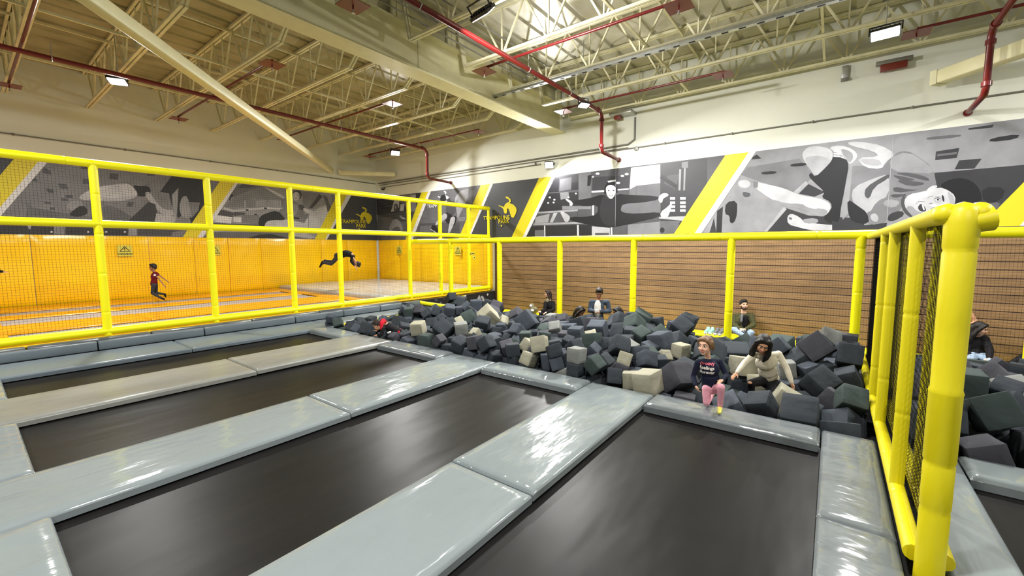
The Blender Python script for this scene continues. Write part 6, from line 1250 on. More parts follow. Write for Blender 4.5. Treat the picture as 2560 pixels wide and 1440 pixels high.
def face(P, R, h, parent, brow='hair_black', smile=0.0, fine=True):
    for s in (-1, 1):
        b = MB(); b.ball(P(s * 0.031, 0.0745, 0.010), V((0.0155, 0.010, 0.0095)) * h, nu=10, nv=7, rot=R)
        if fine: e = b.build('eye', 'eye_white', parent)
        b = MB(); b.ball(P(s * 0.031, 0.0815, 0.0095), V((0.0085, 0.005, 0.0085)) * h, nu=10, nv=7, rot=R); b.build('iris' if fine else 'eye', 'eye_dark', e if fine else parent)
        b = MB(); b.tube([P(s * 0.014, 0.088, 0.030), P(s * 0.032, 0.087, 0.036), P(s * 0.050, 0.072, 0.030)], [0.0035 * h, 0.0045 * h, 0.0025 * h], 6); b.build('eyebrow', brow, parent)
    b = MB(); b.tube([P(-0.026, 0.076, -0.056 + smile), P(-0.012, 0.086, -0.060), P(0, 0.088, -0.060), P(0.012, 0.086, -0.060), P(0.026, 0.076, -0.056 + smile)], [0.002 * h, 0.006 * h, 0.0065 * h, 0.006 * h, 0.002 * h], 8); b.build('mouth', 'lips', parent)
def torso(B, hip, chest, neck, rs, S, k=1.0, front=None):
    """hip, chest and neck points; rs = half widths (hips, waist, chest, shoulders); front = where the chest faces"""
    up = (neck - hip).normalized(); r, f, u = frame(front, up); R = rotm(r, f, u); w = hip.lerp(chest, 0.5)
    B.ell(hip, (rs[0] * k, rs[0] * 0.74 * k, rs[0] * 0.78 * k), R); B.ell(w, (rs[1] * k, rs[1] * 0.74 * k, (chest - hip).length * 0.42), R)
    B.ell(chest, (rs[2] * k, rs[2] * 0.70 * k, (neck - chest).length * 0.85), R); B.ell(hip.lerp(chest, 0.25), (rs[0] * .92 * k, rs[0] * 0.70 * k, (chest - hip).length * 0.35), R)
    return r, f, u

class Person:
    def __init__(s, label, root, cat='person'): s.t = thing('person', label, cat, root)
    def blob(s, name, m, B, vox, it=4): return B.build(name, m, s.t, vox, it)

def build_person(label, root, J, S, skin, top, legs, shoes, front, hf, hu, hair, hh, child=False, sleeves=1.0, fine=True, vox=0.012, hands=True, brow='hair_black',
                 widths=None, smile=0.0, curl=0.45, palms=None, collar=None, feet=True, bottom=None, arm_k=1.0, leg_k=1.0):
    """J: joints hip chest neck head, sL eL wL / sR eR wR, hL kL aL tL / hR kR aR tR"""
    p = Person(label, root); B = Blob()
    W = widths or (0.150 * S, 0.125 * S, 0.150 * S)
    P, R = head(B, J['head'], hf, hu, hh, child)
    B.cap(J['neck'], J['head'] - R @ V((0, 0.015, 0.07)) * hh, 0.050 * S, 0.046 * hh)
    torso(B, J['hip'], J['chest'], J['neck'], W, S, 0.80, front)
    fr = V(front)
    for q in 'LR':
        B.chain([J['s' + q], J['e' + q], J['w' + q]], [0.040 * S * arm_k, 0.034 * S * arm_k, 0.024 * S * arm_k]); B.cap(J['neck'].lerp(J['chest'], 0.25), J['s' + q], 0.048 * S, 0.040 * S)
        if hands:
            d = J.get('d' + q) or (J['w' + q] - J['e' + q]); pl = (palms or {}).get(q) or (fr * -0.3 + V((0, 0, -1)))
            hand(B, J['w' + q], d, pl, S * (0.92 if not child else 1.0), curl, thumb=1 if q == 'L' else -1)
        if 'k' + q in J: B.chain([J['h' + q], J['k' + q], J['a' + q]], [0.072 * S, 0.050 * S, 0.034 * S])
    s_ = p.blob('body', skin, B, vox if not fine else min(vox, 0.008), 3)
    face(P, R, hh, p.t, brow, smile, fine)
    # upper garment with sleeves
    B = Blob(); torso(B, J['hip'].lerp(J['chest'], 0.06), J['chest'], J['neck'] - (J['neck'] - J['chest']) * 0.12, W, S, 1.04, front)
    for q in 'LR':
        B.cap(J['neck'].lerp(J['chest'], 0.30), J['s' + q], 0.060 * S, 0.054 * S)
        if sleeves >= 1: B.chain([J['s' + q], J['e' + q], J['e' + q].lerp(J['w' + q], 0.55), J['w' + q].lerp(J['e' + q], 0.06)], [0.054 * S * arm_k, 0.046 * S * arm_k, 0.042 * S * arm_k, 0.033 * S * arm_k])
        else: B.cap(J['s' + q], J['s' + q].lerp(J['e' + q], sleeves), 0.056 * S * arm_k, 0.050 * S * arm_k)
    p.top = p.blob(top[0], top[1], B, vox, 3)
    if legs:
        B = Blob(); r, f, u = frame(front, (J['neck'] - J['hip'])); Rm = rotm(r, f, u)
        B.ell(J['hip'] - u * 0.02 * S, (W[0] * 1.02, W[0] * 0.78, W[0] * 0.80), Rm)
        for q in 'LR':
            if 'k' + q in J: B.chain([J['h' + q], J['k' + q], J['k' + q].lerp(J['a' + q], 0.35), J['a' + q]], [0.088 * S * leg_k, 0.064 * S * leg_k, 0.060 * S * leg_k, 0.044 * S * leg_k])
        p.legs = p.blob(legs[0], legs[1], B, vox, 3)
    if shoes and feet:
        for q in 'LR':
            if 't' + q in J:
                B = Blob(); a, t = J['a' + q], J['t' + q]; heel = a + (a - t) * 0.22 + (t - a) * 0.0
                B.cap(a.lerp(t, -0.12) - V((0, 0, 0.02 * S)) * 0, t, 0.042 * S, 0.034 * S); B.cap(a, a.lerp(t, 0.4), 0.046 * S, 0.042 * S)
                p.blob('shoe', shoes, B, max(0.009, vox * 0.8), 3)
    if hair: hair(p, P, R, hh)
    p.P, p.R, p.J, p.S = P, R, J, S
    return p
# hair cuts in head coordinates (x right, y forward, z up)
def hair_short(m, up=1.0):
    def go(p, P, R, h):
        B = Blob(); B.ell(P(0, -0.020, 0.050), (0.081 * h, 0.096 * h, 0.082 * h), R); B.ell(P(0, 0.036, 0.094), (0.062 * h, 0.052 * h, 0.030 * h * up), R)
        for s in (-1, 1): B.ell(P(s * 0.070, -0.02, 0.022), (0.016 * h, 0.044 * h, 0.044 * h), R)
        B.ell(P(0, -0.070, -0.005), (0.060 * h, 0.038 * h, 0.055 * h), R); B.build('hair', m, p.t, 0.008 * max(1, h), 2)
    return go
def hair_long(m, length=0.36, front=0.0, wide=1.0, parting=True):
    def go(p, P, R, h):
        B = Blob(); B.ell(P(0, -0.022, 0.046), (0.084 * h, 0.098 * h, 0.088 * h), R)
        for s in (-1, 1):
            B.chain([P(s * 0.045, 0.050, 0.088), P(s * 0.078, 0.030, 0.040), P(s * 0.088 * wide, 0.012 + front * .4, -0.04)], [0.030 * h, 0.028 * h, 0.028 * h])
            B.chain([P(s * 0.088 * wide, 0.005 + front * .4, -0.03), P(s * 0.094 * wide, front * .8, -0.12), P(s * 0.086 * wide, front, -length * .75), P(s * 0.074 * wide, front, -length)], [0.032 * h, 0.040 * h, 0.036 * h, 0.016 * h])
        B.chain([P(0, -0.075, 0.0), P(0, -0.085, -0.12), P(0, -0.085, -length)], [0.075 * h, 0.070 * h, 0.045 * h]); B.build('hair', m, p.t, 0.009 * max(1, h), 2)
    return go
def hair_tied(m):
    def go(p, P, R, h):
        B = Blob(); B.ell(P(0, -0.020, 0.044), (0.080 * h, 0.094 * h, 0.082 * h), R); B.ell(P(0, 0.040, 0.086), (0.060 * h, 0.045 * h, 0.028 * h), R)
        for s in (-1, 1):
            B.chain([P(s * 0.052, 0.058, 0.074), P(s * 0.074, 0.030, 0.024), P(s * 0.076, 0.014, -0.030)], [0.020 * h, 0.017 * h, 0.008 * h])
        B.ell(P(0, -0.082, 0.005), (0.060 * h, 0.034 * h, 0.060 * h), R)
        for s in (-1, 1): B.chain([P(s * 0.076, 0.0, 0.045), P(s * 0.082, -0.012, 0.0), P(s * 0.074, -0.03, -0.045)], [0.026 * h, 0.022 * h, 0.014 * h])
        B.chain([P(0, -0.10, 0.045), P(0.02, -0.145, 0.03), P(0.03, -0.150, -0.05), P(0.03, -0.135, -0.12)], [0.028 * h, 0.034 * h, 0.028 * h, 0.010 * h]); B.build('hair', m, p.t, 0.008, 2)
        b = MB(); c = P(0.005, -0.118, 0.042); b.ball(c, 0.022 * h); b.build('hair_tie', 'cloth_pink', p.t)
    return go
def to_cam(p): d = V((0, 0, CAM_H)) - p; return d.normalized()
RT, FW = _rt0, _fh                     # picture right, away from the lens along the floor

# ---- girl kneeling on the raised pad
d = 4.55
J = dict(hip=at(1778, 966, d + .03), chest=at(1773, 922, d), neck=at(1770, 893, d), head=at(1764, 864, d - .02),
         sL=at(1745, 905, d - .02), eL=at(1733, 941, d + .02), wL=at(1739, 965, d - .10), sR=at(1799, 904, d + .03), eR=at(1816, 938, d - .02), wR=at(1806, 950, d - .14),
         hL=at(1767, 972, d), kL=at(1766, 1014, d - .02), aL=at(1778, 1012, d + .26), tL=at(1784, 1014, d + .34),
         hR=at(1788, 972, d), kR=at(1803, 968, d - .20), aR=at(1800, 1022, d - .13), tR=at(1798, 1036, d - .22))
for q in ('kL',): J[q].z = 0.10
J['aL'].z = J['tL'].z = 0.085; J['aR'].z = 0.085; J['tR'].z = 0.065
J['dL'] = V((0, 0, -1)) + RT * 0.45 - FW * .3; J['dR'] = V((0, 0, -0.35)) - RT * 0.9 - FW * .4
front = -FW * 0.92 - RT * 0.30
g = build_person('small girl in a navy slogan top and pink leggings kneeling on the raised pad', at(1780, 1028, d), J, 0.56, 'skin_fair', ('sweatshirt', 'cloth_navy'), ('leggings', 'cloth_pink'), 'sock_yellow',
    front, -FW * 0.62 - RT * 0.80 - V((0, 0, .03)), V((0, 0, 1)), hair_tied('hair_brown'), 0.90, child=True, vox=0.008, brow='hair_brown', widths=(0.098, 0.092, 0.104), smile=0.003, arm_k=1.12, leg_k=1.05,
    palms={'L': V((0, 0, 0)) + RT, 'R': V((0, 0, -1)) + FW * .2}, curl=0.5)
# slogan printed on the chest, following the cloth
def chest_text(p, words_, px0, py0, dpy, size, dd, mats, rot=0.0):
    for i, (w, m) in enumerate(zip(words_, mats)):
        cu = bpy.data.curves.new('w', 'FONT'); cu.body = w; cu.size = size; cu.align_x = 'CENTER'; cu.offset = 0.0012
        o = bpy.data.objects.new('w', cu); COL.objects.link(o); dg = bpy.context.evaluated_depsgraph_get(); me = bpy.data.meshes.new_from_object(o.evaluated_get(dg)); bpy.data.objects.remove(o)
        bm = bmesh.new(); bm.from_mesh(me); bmesh.ops.triangulate(bm, faces=bm.faces); bmesh.ops.subdivide_edges(bm, edges=bm.edges, cuts=1); bm.to_mesh(me); bm.free()
        c = at(px0, py0 + i * dpy, dd); f = V(front).normalized(); r = V((0, 0, 1)).cross(f).normalized(); u = f.cross(r)
        me.materials.clear(); me.materials.append(MATS[m]); t_ = bpy.data.objects.new('slogan', me); COL.objects.link(t_)
        t_.matrix_world = Matrix.Translation(c + f * 0.12) @ rotm(r, u, f).to_4x4()
        t_.parent = p.t; t_.matrix_parent_inverse = p.t.matrix_basis.inverted()
        sw = t_.modifiers.new('lie_on_cloth', 'SHRINKWRAP'); sw.target = p.top; sw.wrap_method = 'PROJECT'; sw.use_project_z = True; sw.use_negative_direction = True; sw.use_positive_direction = False; sw.offset = 0.003
mat('print_pink', lin(240, 110, 130), 0.6); mat('print_cream', lin(236, 228, 216), 0.6)
chest_text(g, ('Groovy', 'feelings', 'forever'), 1770, 917, 11.0, 0.048, d - .12, ('print_pink', 'print_cream', 'print_cream'))

# ---- girl with long black hair climbing through the cubes
d = 5.32
J = dict(hip=at(1922, 950, d + .18), chest=at(1916, 905, d + .02), neck=at(1912, 884, d - .05), head=at(1907, 860, d - .14),
         sL=at(1884, 887, d - .02), eL=at(1861, 908, d - .10), wL=at(1842, 933, d - .20), sR=at(1946, 885, d + .02), eR=at(1967, 922, d - .03), wR=at(1979, 957, d - .12),
         hL=at(1906, 952, d + .12), kL=at(1877, 958, d - .16), aL=at(1878, 1015, d - .02), tL=at(1872, 1030, d - .12), hR=at(1934, 955, d + .12), kR=at(1922, 992, d - .06), aR=at(1930, 1030, d + .12), tR=at(1928, 1042, d))
J['dL'] = -RT * .8 + V((0, 0, -.5)) - FW * .3; J['dR'] = RT * .2 + V((0, 0, -1)) - FW * .3
build_person('girl with long black hair in a cream sweater climbing through the cubes', at(1920, 1030, d), J, 0.76, 'skin_tan', ('sweater', 'cloth_cream'), ('jeans', 'cloth_black'), 'shoe_black',
    -FW * 0.95 - RT * 0.12 + V((0, 0, -.35)), -FW * 0.78 - RT * 0.38 - V((0, 0, .50)), V((0, 0, 1)) - FW * .45, hair_long('hair_black', 0.25, 0.045, 0.95), 0.97, child=True, vox=0.010, widths=(0.125, 0.112, 0.128), palms={'L': V((0, 0, -1)), 'R': -RT}, arm_k=1.1)
b = Blob(); kp = at(1875, 957, d - .215); b.ell(kp, (0.028, 0.02, 0.018), rotm(RT, FW, V((0, 0, 1)))); b.build('knee_tear', 'skin_tan', bpy.data.objects['person.001'], 0.006, 2)

# ---- man seated on the bench
X = 12.42; S = 1.16
def bx(px, py, x=X): return on_x(px, py, x)
def seat(J, S, z=-0.53):
    J['hip'].z = max(J['hip'].z, z + 0.155 * S)
    for q in 'LR': J['h' + q].z = max(J['h' + q].z, z + 0.125 * S); J['k' + q].z = max(J['k' + q].z, z + 0.10 * S)
J = dict(hip=bx(1858, 838), chest=bx(1858, 803), neck=bx(1859, 781), head=bx(1859.5, 762, 12.40), sL=bx(1839, 789), eL=bx(1834, 812, 12.3), wL=bx(1850, 822, 12.08), sR=bx(1879, 789), eR=bx(1885, 813, 12.3), wR=bx(1864, 823, 12.08),
         hL=bx(1851, 842), kL=bx(1834, 824, 11.98), aL=bx(1862, 841, 11.80), tL=bx(1871, 846, 11.70), hR=bx(1866, 842), kR=bx(1879, 832, 11.98), aR=bx(1850, 868, 11.90), tR=bx(1846, 876, 11.78))
seat(J, S); J['dL'] = RT * 1 + V((0, 0, -.2)); J['dR'] = -RT * 1 + V((0, 0, -.2))
m_ = build_person('bearded man in an olive jacket and pale jeans sitting on the bench', bx(1858, 850), J, S, 'skin_fair', ('jacket', 'cloth_olive'), ('jeans', 'cloth_denim'), 'shoe_black', -FW, -FW + V((0, 0, .06)) - RT * .1, V((0, 0, 1)), hair_short('hair_black', 1.4), 1.15, vox=0.016, fine=False, brow='hair_black', arm_k=1.2)
B = Blob(); P, R = m_.P, m_.R; h = 1.15
B.ell(P(0, 0.040, -0.088), (0.050 * h, 0.042 * h, 0.030 * h), R)
for s in (-1, 1): B.ell(P(s * 0.056, 0.020, -0.055), (0.014 * h, 0.032 * h, 0.040 * h), R)
B.build('beard', 'hair_dark', m_.t, 0.009, 2)
B = Blob(); c = m_.J['chest']; B.ell(c - FW * 0.085 + V((0, 0, -.02)), (0.085, 0.07, 0.20), rotm(RT, FW, V((0, 0, 1)))); B.build('shirt', 'cloth_black', m_.t, 0.014, 3)
for s in (-1, 1):
    B = Blob(); B.chain([c + RT * s * 0.10 - FW * .11 + V((0, 0, .17)), c + RT * s * 0.12 - FW * .13 + V((0, 0, .02))], [0.035, 0.03]); B.build('jacket_lining', 'cloth_grey', m_.t, 0.012, 2)

# ---- boy standing behind the pit fence
d = 10.3; S = 1.02
J = dict(hip=at(1494, 800, d), chest=at(1495, 767, d), neck=at(1497, 750, d), head=at(1498, 733, d - .04), sL=at(1479, 755, d), eL=at(1474, 776, d - .02), wL=at(1486, 778, d - .22), sR=at(1518, 755, d), eR=at(1524, 778, d - .02), wR=at(1499, 779, d - .22),
         hL=at(1488, 806, d), kL=at(1488, 848, d), aL=at(1488, 893, d), tL=at(1486, 900, d - .2), hR=at(1503, 806, d), kR=at(1504, 848, d), aR=at(1504, 893, d), tR=at(1505, 900, d - .2))
for q in 'LR': J['a' + q].z = Z_LOW + 0.08; J['t' + q].z = Z_LOW + 0.045; J['k' + q].z = -0.46
J['dL'] = RT * .9 + V((0, 0, -.1)) - FW * .4; J['dR'] = -RT * .9 + V((0, 0, -.1)) - FW * .4
t_ = build_person('boy in a slate jacket and white tee standing before the planks, looking down', (J['hip'].x, J['hip'].y, Z_LOW), J, S, 'skin_brown', ('jacket', 'cloth_slate'), ('trousers', 'cloth_black'), 'shoe_black', -FW - RT * .15, -FW * .8 - RT * .2 - V((0, 0, .45)), V((0, 0, 1)) - FW * .35, hair_short('hair_black', 1.6), 1.10, vox=0.016, fine=False, arm_k=1.2)
B = Blob(); c = t_.J['chest']; B.ell(c - FW * 0.055 - RT * .02 + V((0, 0, -.06)), (0.095, 0.085, 0.24), rotm(RT, FW, V((0, 0, 1)))); B.build('tee', 'cloth_tee', t_.t, 0.014, 3)
b = MB(); q = t_.J['wL'].lerp(t_.J['wR'], .35) - FW * 0.06; b.bar(q - RT * .04 + V((0, 0, .01)), q + RT * .05 + V((0, 0, .03)), 0.012, 0.075); tag(bevel(b.build('phone', 'lamp_white'), 0.004), 'white phone held in front of the standing boy in the slate jacket', 'phone')

# ---- two dark haired children behind the pit fence, only their heads in view
for px, py, hf, lab, ln in ((1451, 781, -FW * .6 + RT * .6 - V((0, 0, .5)), 'dark haired child bending beside the standing boy, nearer the woman in black', 0.30), (1543, 782, -FW * .15 - RT * .95 - V((0, 0, .35)), 'dark haired child facing the standing boy, nearer the seated man', 0.28)):
    d = 10.5; S = 0.80
    J = dict(hip=at(px, py + 58, d + .1), chest=at(px, py + 34, d + .05), neck=at(px, py + 18, d), head=at(px, py - 2, d - .03), sL=at(px - 13, py + 24, d), eL=at(px - 18, py + 44, d), wL=at(px - 10, py + 60, d - .12), sR=at(px + 13, py + 24, d), eR=at(px + 18, py + 44, d), wR=at(px + 10, py + 60, d - .12),
             hL=at(px - 6, py + 62, d), kL=at(px - 6, py + 84, d), aL=at(px - 6, py + 110, d), hR=at(px + 6, py + 62, d), kR=at(px + 6, py + 84, d), aR=at(px + 6, py + 110, d), tL=at(px - 6, py + 116, d - .1), tR=at(px + 6, py + 116, d - .1))
    for q in 'LR': J['a' + q].z = Z_LOW + 0.07; J['t' + q].z = Z_LOW + 0.04; J['k' + q].z = -0.66
    build_person(lab, (J['hip'].x, J['hip'].y, Z_LOW), J, S, 'skin_brown', ('top', 'cloth_black'), ('trousers', 'cloth_charcoal'), 'shoe_black', -FW, hf, V((0, 0, 1)), hair_long('hair_black', ln, 0.0, 1.0), 1.05, child=True, vox=0.016, fine=False)

# ---- woman in black seated on the bench, seen in profile
J = dict(hip=bx(1374, 788), chest=bx(1375, 766), neck=bx(1373, 750), head=bx(1369, 735), sL=bx(1364, 758, 12.25), eL=bx(1362, 776, 12.15), wL=bx(1352, 778, 12.0), sR=bx(1383, 757), eR=bx(1384, 775, 12.3), wR=bx(1366, 781, 12.0),
         hL=bx(1370, 791), kL=bx(1352, 786, 11.95), aL=bx(1352, 808, 11.95), tL=bx(1347, 812, 11.85), hR=bx(1378, 791), kR=bx(1362, 788, 11.95), aR=bx(1362, 810, 11.95), tR=bx(1357, 814, 11.85))
for q in 'LR': J['a' + q].z = Z_LOW + .08; J['t' + q].z = Z_LOW + .05
seat(J, 1.08); w_ = build_person('woman with dark hair in a black coat and scarf, seated in profile by the planks', bx(1374, 790), J, 1.08, 'skin_fair', ('coat', 'cloth_black'), ('trousers', 'cloth_black'), 'shoe_black', -FW * .45 - RT * .9, -RT * .97 - FW * .22 + V((0, 0, .03)), V((0, 0, 1)), hair_long('hair_dark', 0.24, -0.02, 1.0), 1.08, vox=0.016, fine=False, arm_k=1.3)
B = Blob(); c = w_.J['neck']; B.chain([c - RT * .06 - FW * .05, c - RT * .11 - FW * .06 - V((0, 0, .12)), c - RT * .13 - FW * .03 - V((0, 0, .30))], [0.07, 0.06, 0.045]); B.build('scarf', 'cloth_scarf', w_.t, 0.014, 2)
c = bx(1333, 776, 12.35); c.z = -0.53 + 0.13; B = Blob(); B.ell(c, (.16, .16, .13)); B.ell(c + V((0, .06, .15)), (.10, .10, .10)); B.ell(c + V((-.05, -.12, .06)), (.09, .09, .09))
t = thing('cuddly_toy', 'grey and white fluffy bundle on the bench beside the woman in black', 'bundle', c - V((0, 0, .13))); B.build('plush', 'cloth_scarf', t, 0.014, 2)
B = Blob(); B.ell(c + V((-.10, .04, .17)), (.05, .05, .05)); B.ell(c + V((-.13, -.06, .02)), (.07, .07, .05)); B.build('pale_patch', 'cloth_tee', t, 0.012, 2)

# ---- shoes left on the bench
for px, m, lab in ((1769, 'cloth_mint', 'mint green shoe on the bench, first of the pairs beside the man'), (1780, 'cloth_mint', 'mint green shoe on the bench, half hidden by the grey pair'), (1793, 'cloth_grey', 'grey and white shoe on the bench, beside the mint pair'), (1804, 'cloth_grey', 'grey and white shoe on the bench, closest to the fence post')):
    if 'cloth_mint' not in MATS: cloth('cloth_mint', (150, 206, 186), False)
    c = bx(px, 829, 12.40); c.z = -0.53
    t = thing('shoe', lab, 'shoe', c); B = Blob(); B.cap(c + V((.06, 0, .07)), c + V((-.14, .02, .06)), .055, .045); B.cap(c + V((.07, 0, .06)), c + V((.07, 0, .12)), .055, .05); B.build('upper', m, t, 0.012, 2)
    B = Blob(); B.cap(c + V((.07, 0, .025)), c + V((-.15, .02, .025)), .055, .045); B.build('sole', 'shoe_white', t, 0.012, 1)

# ---- child in black and red crawling out of the pit onto the pads
d = 8.62
J = dict(hip=at(1000, 832, d + .02), chest=at(974, 818, d - .02), neck=at(958, 812, d - .04), head=at(944, 813, d - .06), sL=at(958, 822, d - .16), eL=at(953, 838, d - .20), wL=at(944, 838, d - .14), sR=at(964, 810, d + .10), eR=at(948, 826, d + .10), wR=at(943, 828, d),
         hL=at(1000, 838, d - .10), kL=at(984, 850, d - .16), aL=at(1008, 856, d - .12), hR=at(1004, 836, d + .12), kR=at(990, 848, d + .1), aR=at(1012, 852, d + .1), tL=at(1016, 858, d - .1), tR=at(1020, 854, d + .1))
J['dL'] = -RT; J['dR'] = -RT + V((0, 0, .3))
for q in 'LR': J['w' + q].z = max(J['w' + q].z, 0.045); J['e' + q].z = max(J['e' + q].z, 0.06)
c_ = build_person('child in a black and red hooded top crawling out of the cubes onto the pads', at(980, 845, d), J, 0.62, 'skin_tan', ('hooded_top', 'cloth_black'), ('trousers', 'cloth_charcoal'), 'shoe_black', -RT * .75 + V((0, 0, -.65)) - FW * .1, -RT * .8 - V((0, 0, .55)) + FW * .2, V((0, 0, 1)) - RT * .5, hair_short('hair_dark', 1.2), 0.92, child=True, vox=0.011, fine=False, arm_k=1.2, widths=(0.12, 0.115, 0.125))
B = Blob(); n = c_.J['neck']; B.chain([n - FW * .09 + V((0, 0, .05)), n + V((0, 0, .085)), n + FW * .09 + V((0, 0, .05))], [.045, .05, .045]); B.chain([n - FW * .11 + V((0, 0, .04)), n - FW * .12 - V((0, 0, .06))], [.035, .03]); B.build('hood', 'cloth_red', c_.t, 0.010, 2)
B = Blob(); q = c_.J['hip']; B.chain([q - FW * .10 + V((0, 0, .03)), q + V((0, 0, .075)), q + FW * .09 + V((0, 0, .04))], [.03, .03, .03]); B.build('waistband', 'cloth_red', c_.t, 0.010, 2)
B = Blob(); q = at(973, 831, d - .165); B.ell(q, (.05, .012, .022), rotm((RT + V((0, 0, .4))).normalized(), FW, (V((0, 0, 1)) - RT * .4).normalized())); B.build('logo_patch', 'cloth_tee', c_.t, 0.007, 1)

# ---- running boy on the far runway
d = on_z(408, 753, 0.20).dot(_fh); S = 0.70
J = dict(hip=at(385, 709, d), chest=at(386, 692, d), neck=at(384.5, 678.5, d), head=at(382.5, 669, d), sL=at(386, 683, d - .10), eL=at(399, 699, d - .14), wL=at(410, 713, d - .14), sR=at(390, 682, d + .10), eR=at(405, 693, d + .14), wR=at(417, 702, d + .14),
         hL=at(384, 713, d - .06), kL=at(381, 733, d - .07), aL=at(405, 746, d - .07), tL=at(411, 748, d - .07), hR=at(389, 713, d + .06), kR=at(390, 732, d + .07), aR=at(412, 736, d + .07), tR=at(414, 742, d + .07))
r_ = build_person('running boy in a maroon tee and grey trousers on the far lilac runway', at(395, 748, d), J, S, 'skin_brown', ('tee', 'cloth_maroon'), ('trousers', 'cloth_charcoal'), 'shoe_black', -RT, -RT - V((0, 0, .12)) - FW * .15, V((0, 0, 1)), hair_short('hair_black', 1.3), 0.98, child=True, vox=0.013, fine=False, sleeves=0.4, curl=.25, palms={'L': V((0, 0, -1)), 'R': V((0, 0, -1))})
B = Blob(); B.ell(r_.J['sL'].lerp(r_.J['eL'], .3) - FW * .045, (.035, .02, .03)); B.build('badge', 'cloth_tee', r_.t, 0.008, 1)

# ---- boy in black turning a somersault over the big mat
d = 15.3; S = 0.98
J = dict(hip=at(846, 640, d), chest=at(868, 634, d), neck=at(883, 646, d), head=at(893, 660, d), sL=at(880, 640, d - .13), eL=at(878, 654, d - .16), wL=at(886, 664, d - .14), sR=at(884, 640, d + .13), eR=at(884, 655, d + .16), wR=at(890, 667, d + .1),
         hL=at(843, 643, d - .08), kL=at(828, 660, d - .08), aL=at(806, 656, d - .08), tL=at(800, 667, d - .08), hR=at(845, 641, d + .08), kR=at(834, 655, d + .08), aR=at(812, 652, d + .08), tR=at(806, 660, d + .08))
J['dL'] = RT * .6 - V((0, 0, .8)); J['dR'] = RT * .4 - V((0, 0, .9))
build_person('boy in black caught upside down in a somersault over the grey landing mat', at(850, 650, d), J, S, 'skin_tan', ('top', 'cloth_black'), ('trousers', 'cloth_charcoal'), 'shoe_black', -V((0, 0, 1)) - RT * .2, -RT * .5 - V((0, 0, .9)), RT * .9 - V((0, 0, .45)), hair_short('hair_black', 1.3), 1.0, child=True, vox=0.016, fine=False, widths=(0.16, 0.14, 0.17))

# ---- someone mostly outside the left edge: a dark sleeve and a hand
d = on_y(5, 680, 15.2).dot(_fh); S = 0.9
J = dict(hip=at(-48, 712, d), chest=at(-44, 686, d), neck=at(-42, 668, d), head=at(-42, 652, d), sL=at(-56, 674, d), eL=at(-62, 696, d), wL=at(-60, 716, d), sR=at(-30, 674, d), eR=at(-12, 677, d), wR=at(9, 679.5, d),
         hL=at(-54, 716, d), kL=at(-55, 744, d), aL=at(-58, 770, d), hR=at(-42, 716, d), kR=at(-40, 744, d), aR=at(-44, 770, d), tL=at(-54, 774, d), tR=at(-38, 774, d))
J['dR'] = RT - V((0, 0, .12))
build_person('person at the left edge of the photo, only a dark sleeve and hand in view', at(-48, 775, d), J, S, 'skin_tan', ('top', 'cloth_black'), ('trousers', 'cloth_charcoal'), 'shoe_black', RT * .8 - FW * .4, RT, V((0, 0, 1)), hair_short('hair_black'), 1.0, vox=0.016, fine=False, curl=.3)

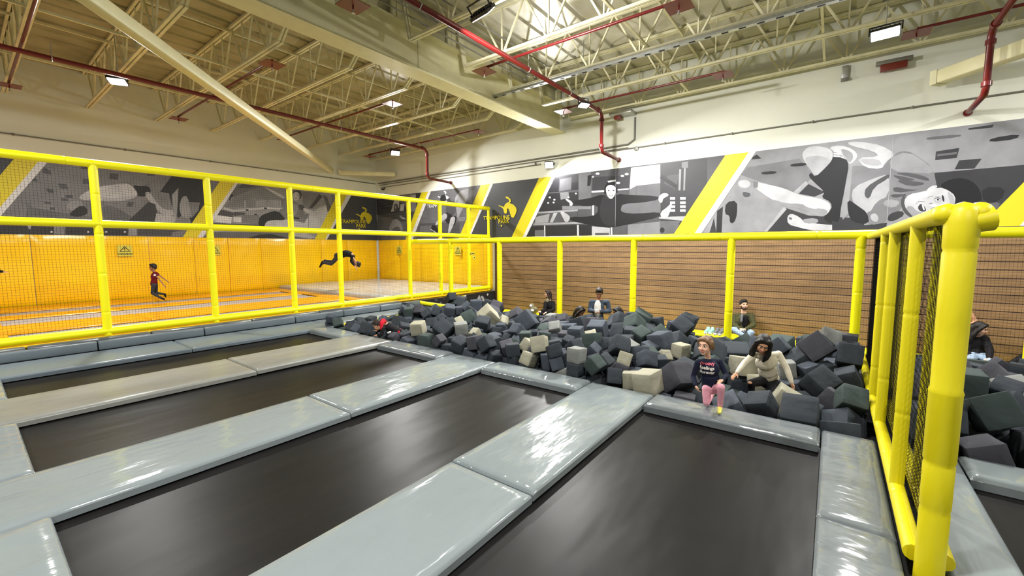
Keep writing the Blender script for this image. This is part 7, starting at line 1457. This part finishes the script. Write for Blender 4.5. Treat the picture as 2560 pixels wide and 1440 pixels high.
# ---- people on the bench beyond the divider
X = 12.40; S = 1.10
J = dict(hip=bx(2441, 893), chest=bx(2440, 862, 12.45), neck=bx(2444, 838, 12.45), head=bx(2450, 822, 12.35), sL=bx(2419, 848), eL=bx(2414, 880, 12.3), wL=bx(2428, 892, 12.05), sR=bx(2462, 847), eR=bx(2475, 876, 12.25), wR=bx(2473, 897, 11.95),
         hL=bx(2431, 900), kL=bx(2428, 898, 11.9), aL=bx(2425, 940, 11.9), hR=bx(2450, 900), kR=bx(2476, 905, 11.9), aR=bx(2490, 945, 11.9), tL=bx(2420, 950, 11.75), tR=bx(2486, 955, 11.75))
for q in 'LR': J['a' + q].z = Z_LOW + .08; J['t' + q].z = Z_LOW + .05
seat(J, S); p_ = build_person('woman with long black hair, black top and blue jeans seated beyond the divider', bx(2441, 905), J, S, 'skin_fair', ('top', 'cloth_black'), ('jeans', 'cloth_denim'), 'shoe_white', -FW + RT * .2, RT * .5 - FW * .8 - V((0, 0, .25)), V((0, 0, 1)), hair_long('hair_black', 0.30, -0.03, 1.0), 1.10, vox=0.016, fine=False, arm_k=1.2, smile=.004)
J = dict(hip=bx(2362, 890), chest=bx(2366, 850), neck=bx(2376, 818), head=bx(2404, 797), sL=bx(2346, 826), eL=bx(2340, 856, 12.3), wL=bx(2352, 878, 12.1), sR=bx(2402, 818), eR=bx(2440, 806, 12.62), wR=bx(2424, 775, 12.6),
         hL=bx(2352, 898), kL=bx(2345, 896, 11.9), aL=bx(2345, 940, 11.9), hR=bx(2374, 898), kR=bx(2376, 898, 11.9), aR=bx(2378, 942, 11.9), tL=bx(2342, 950, 11.75), tR=bx(2376, 952, 11.75))
for q in 'LR': J['a' + q].z = Z_LOW + .08; J['t' + q].z = Z_LOW + .05
seat(J, S); J['dR'] = -RT + V((0, 0, .6))
build_person('person in a white tee, bare arm raised, half hidden by the divider post', bx(2362, 905), J, S, 'skin_tan', ('tee', 'cloth_tee'), ('trousers', 'cloth_charcoal'), 'shoe_white', -FW, -FW + RT * .2, V((0, 0, 1)), hair_short('hair_black', 1.2), 1.10, vox=0.016, fine=False, sleeves=0.35)
J = dict(hip=bx(2630, 905), chest=bx(2640, 868), neck=bx(2645, 840), head=bx(2652, 815), sL=bx(2615, 850), eL=bx(2585, 896, 12.2), wL=bx(2553, 908, 12.0), sR=bx(2668, 852), eR=bx(2680, 890), wR=bx(2660, 915, 12.1),
         hL=bx(2618, 912), kL=bx(2566, 892, 12.05), aL=bx(2520, 914, 11.95), hR=bx(2636, 915), kR=bx(2590, 925, 12.0), aR=bx(2580, 960, 11.9), tL=bx(2508, 916, 11.9), tR=bx(2572, 968, 11.8))
seat(J, S); J['dL'] = -RT - V((0, 0, .3))
for q in 'LR': J['k' + q].z += 0.02
build_person('person at the right edge, one dark trouser leg and a hand in view', bx(2630, 915), J, S, 'skin_fair', ('top', 'cloth_black'), ('trousers', 'cloth_black'), 'shoe_black', -FW, -FW, V((0, 0, 1)), hair_short('hair_black'), 1.10, vox=0.016, fine=False)
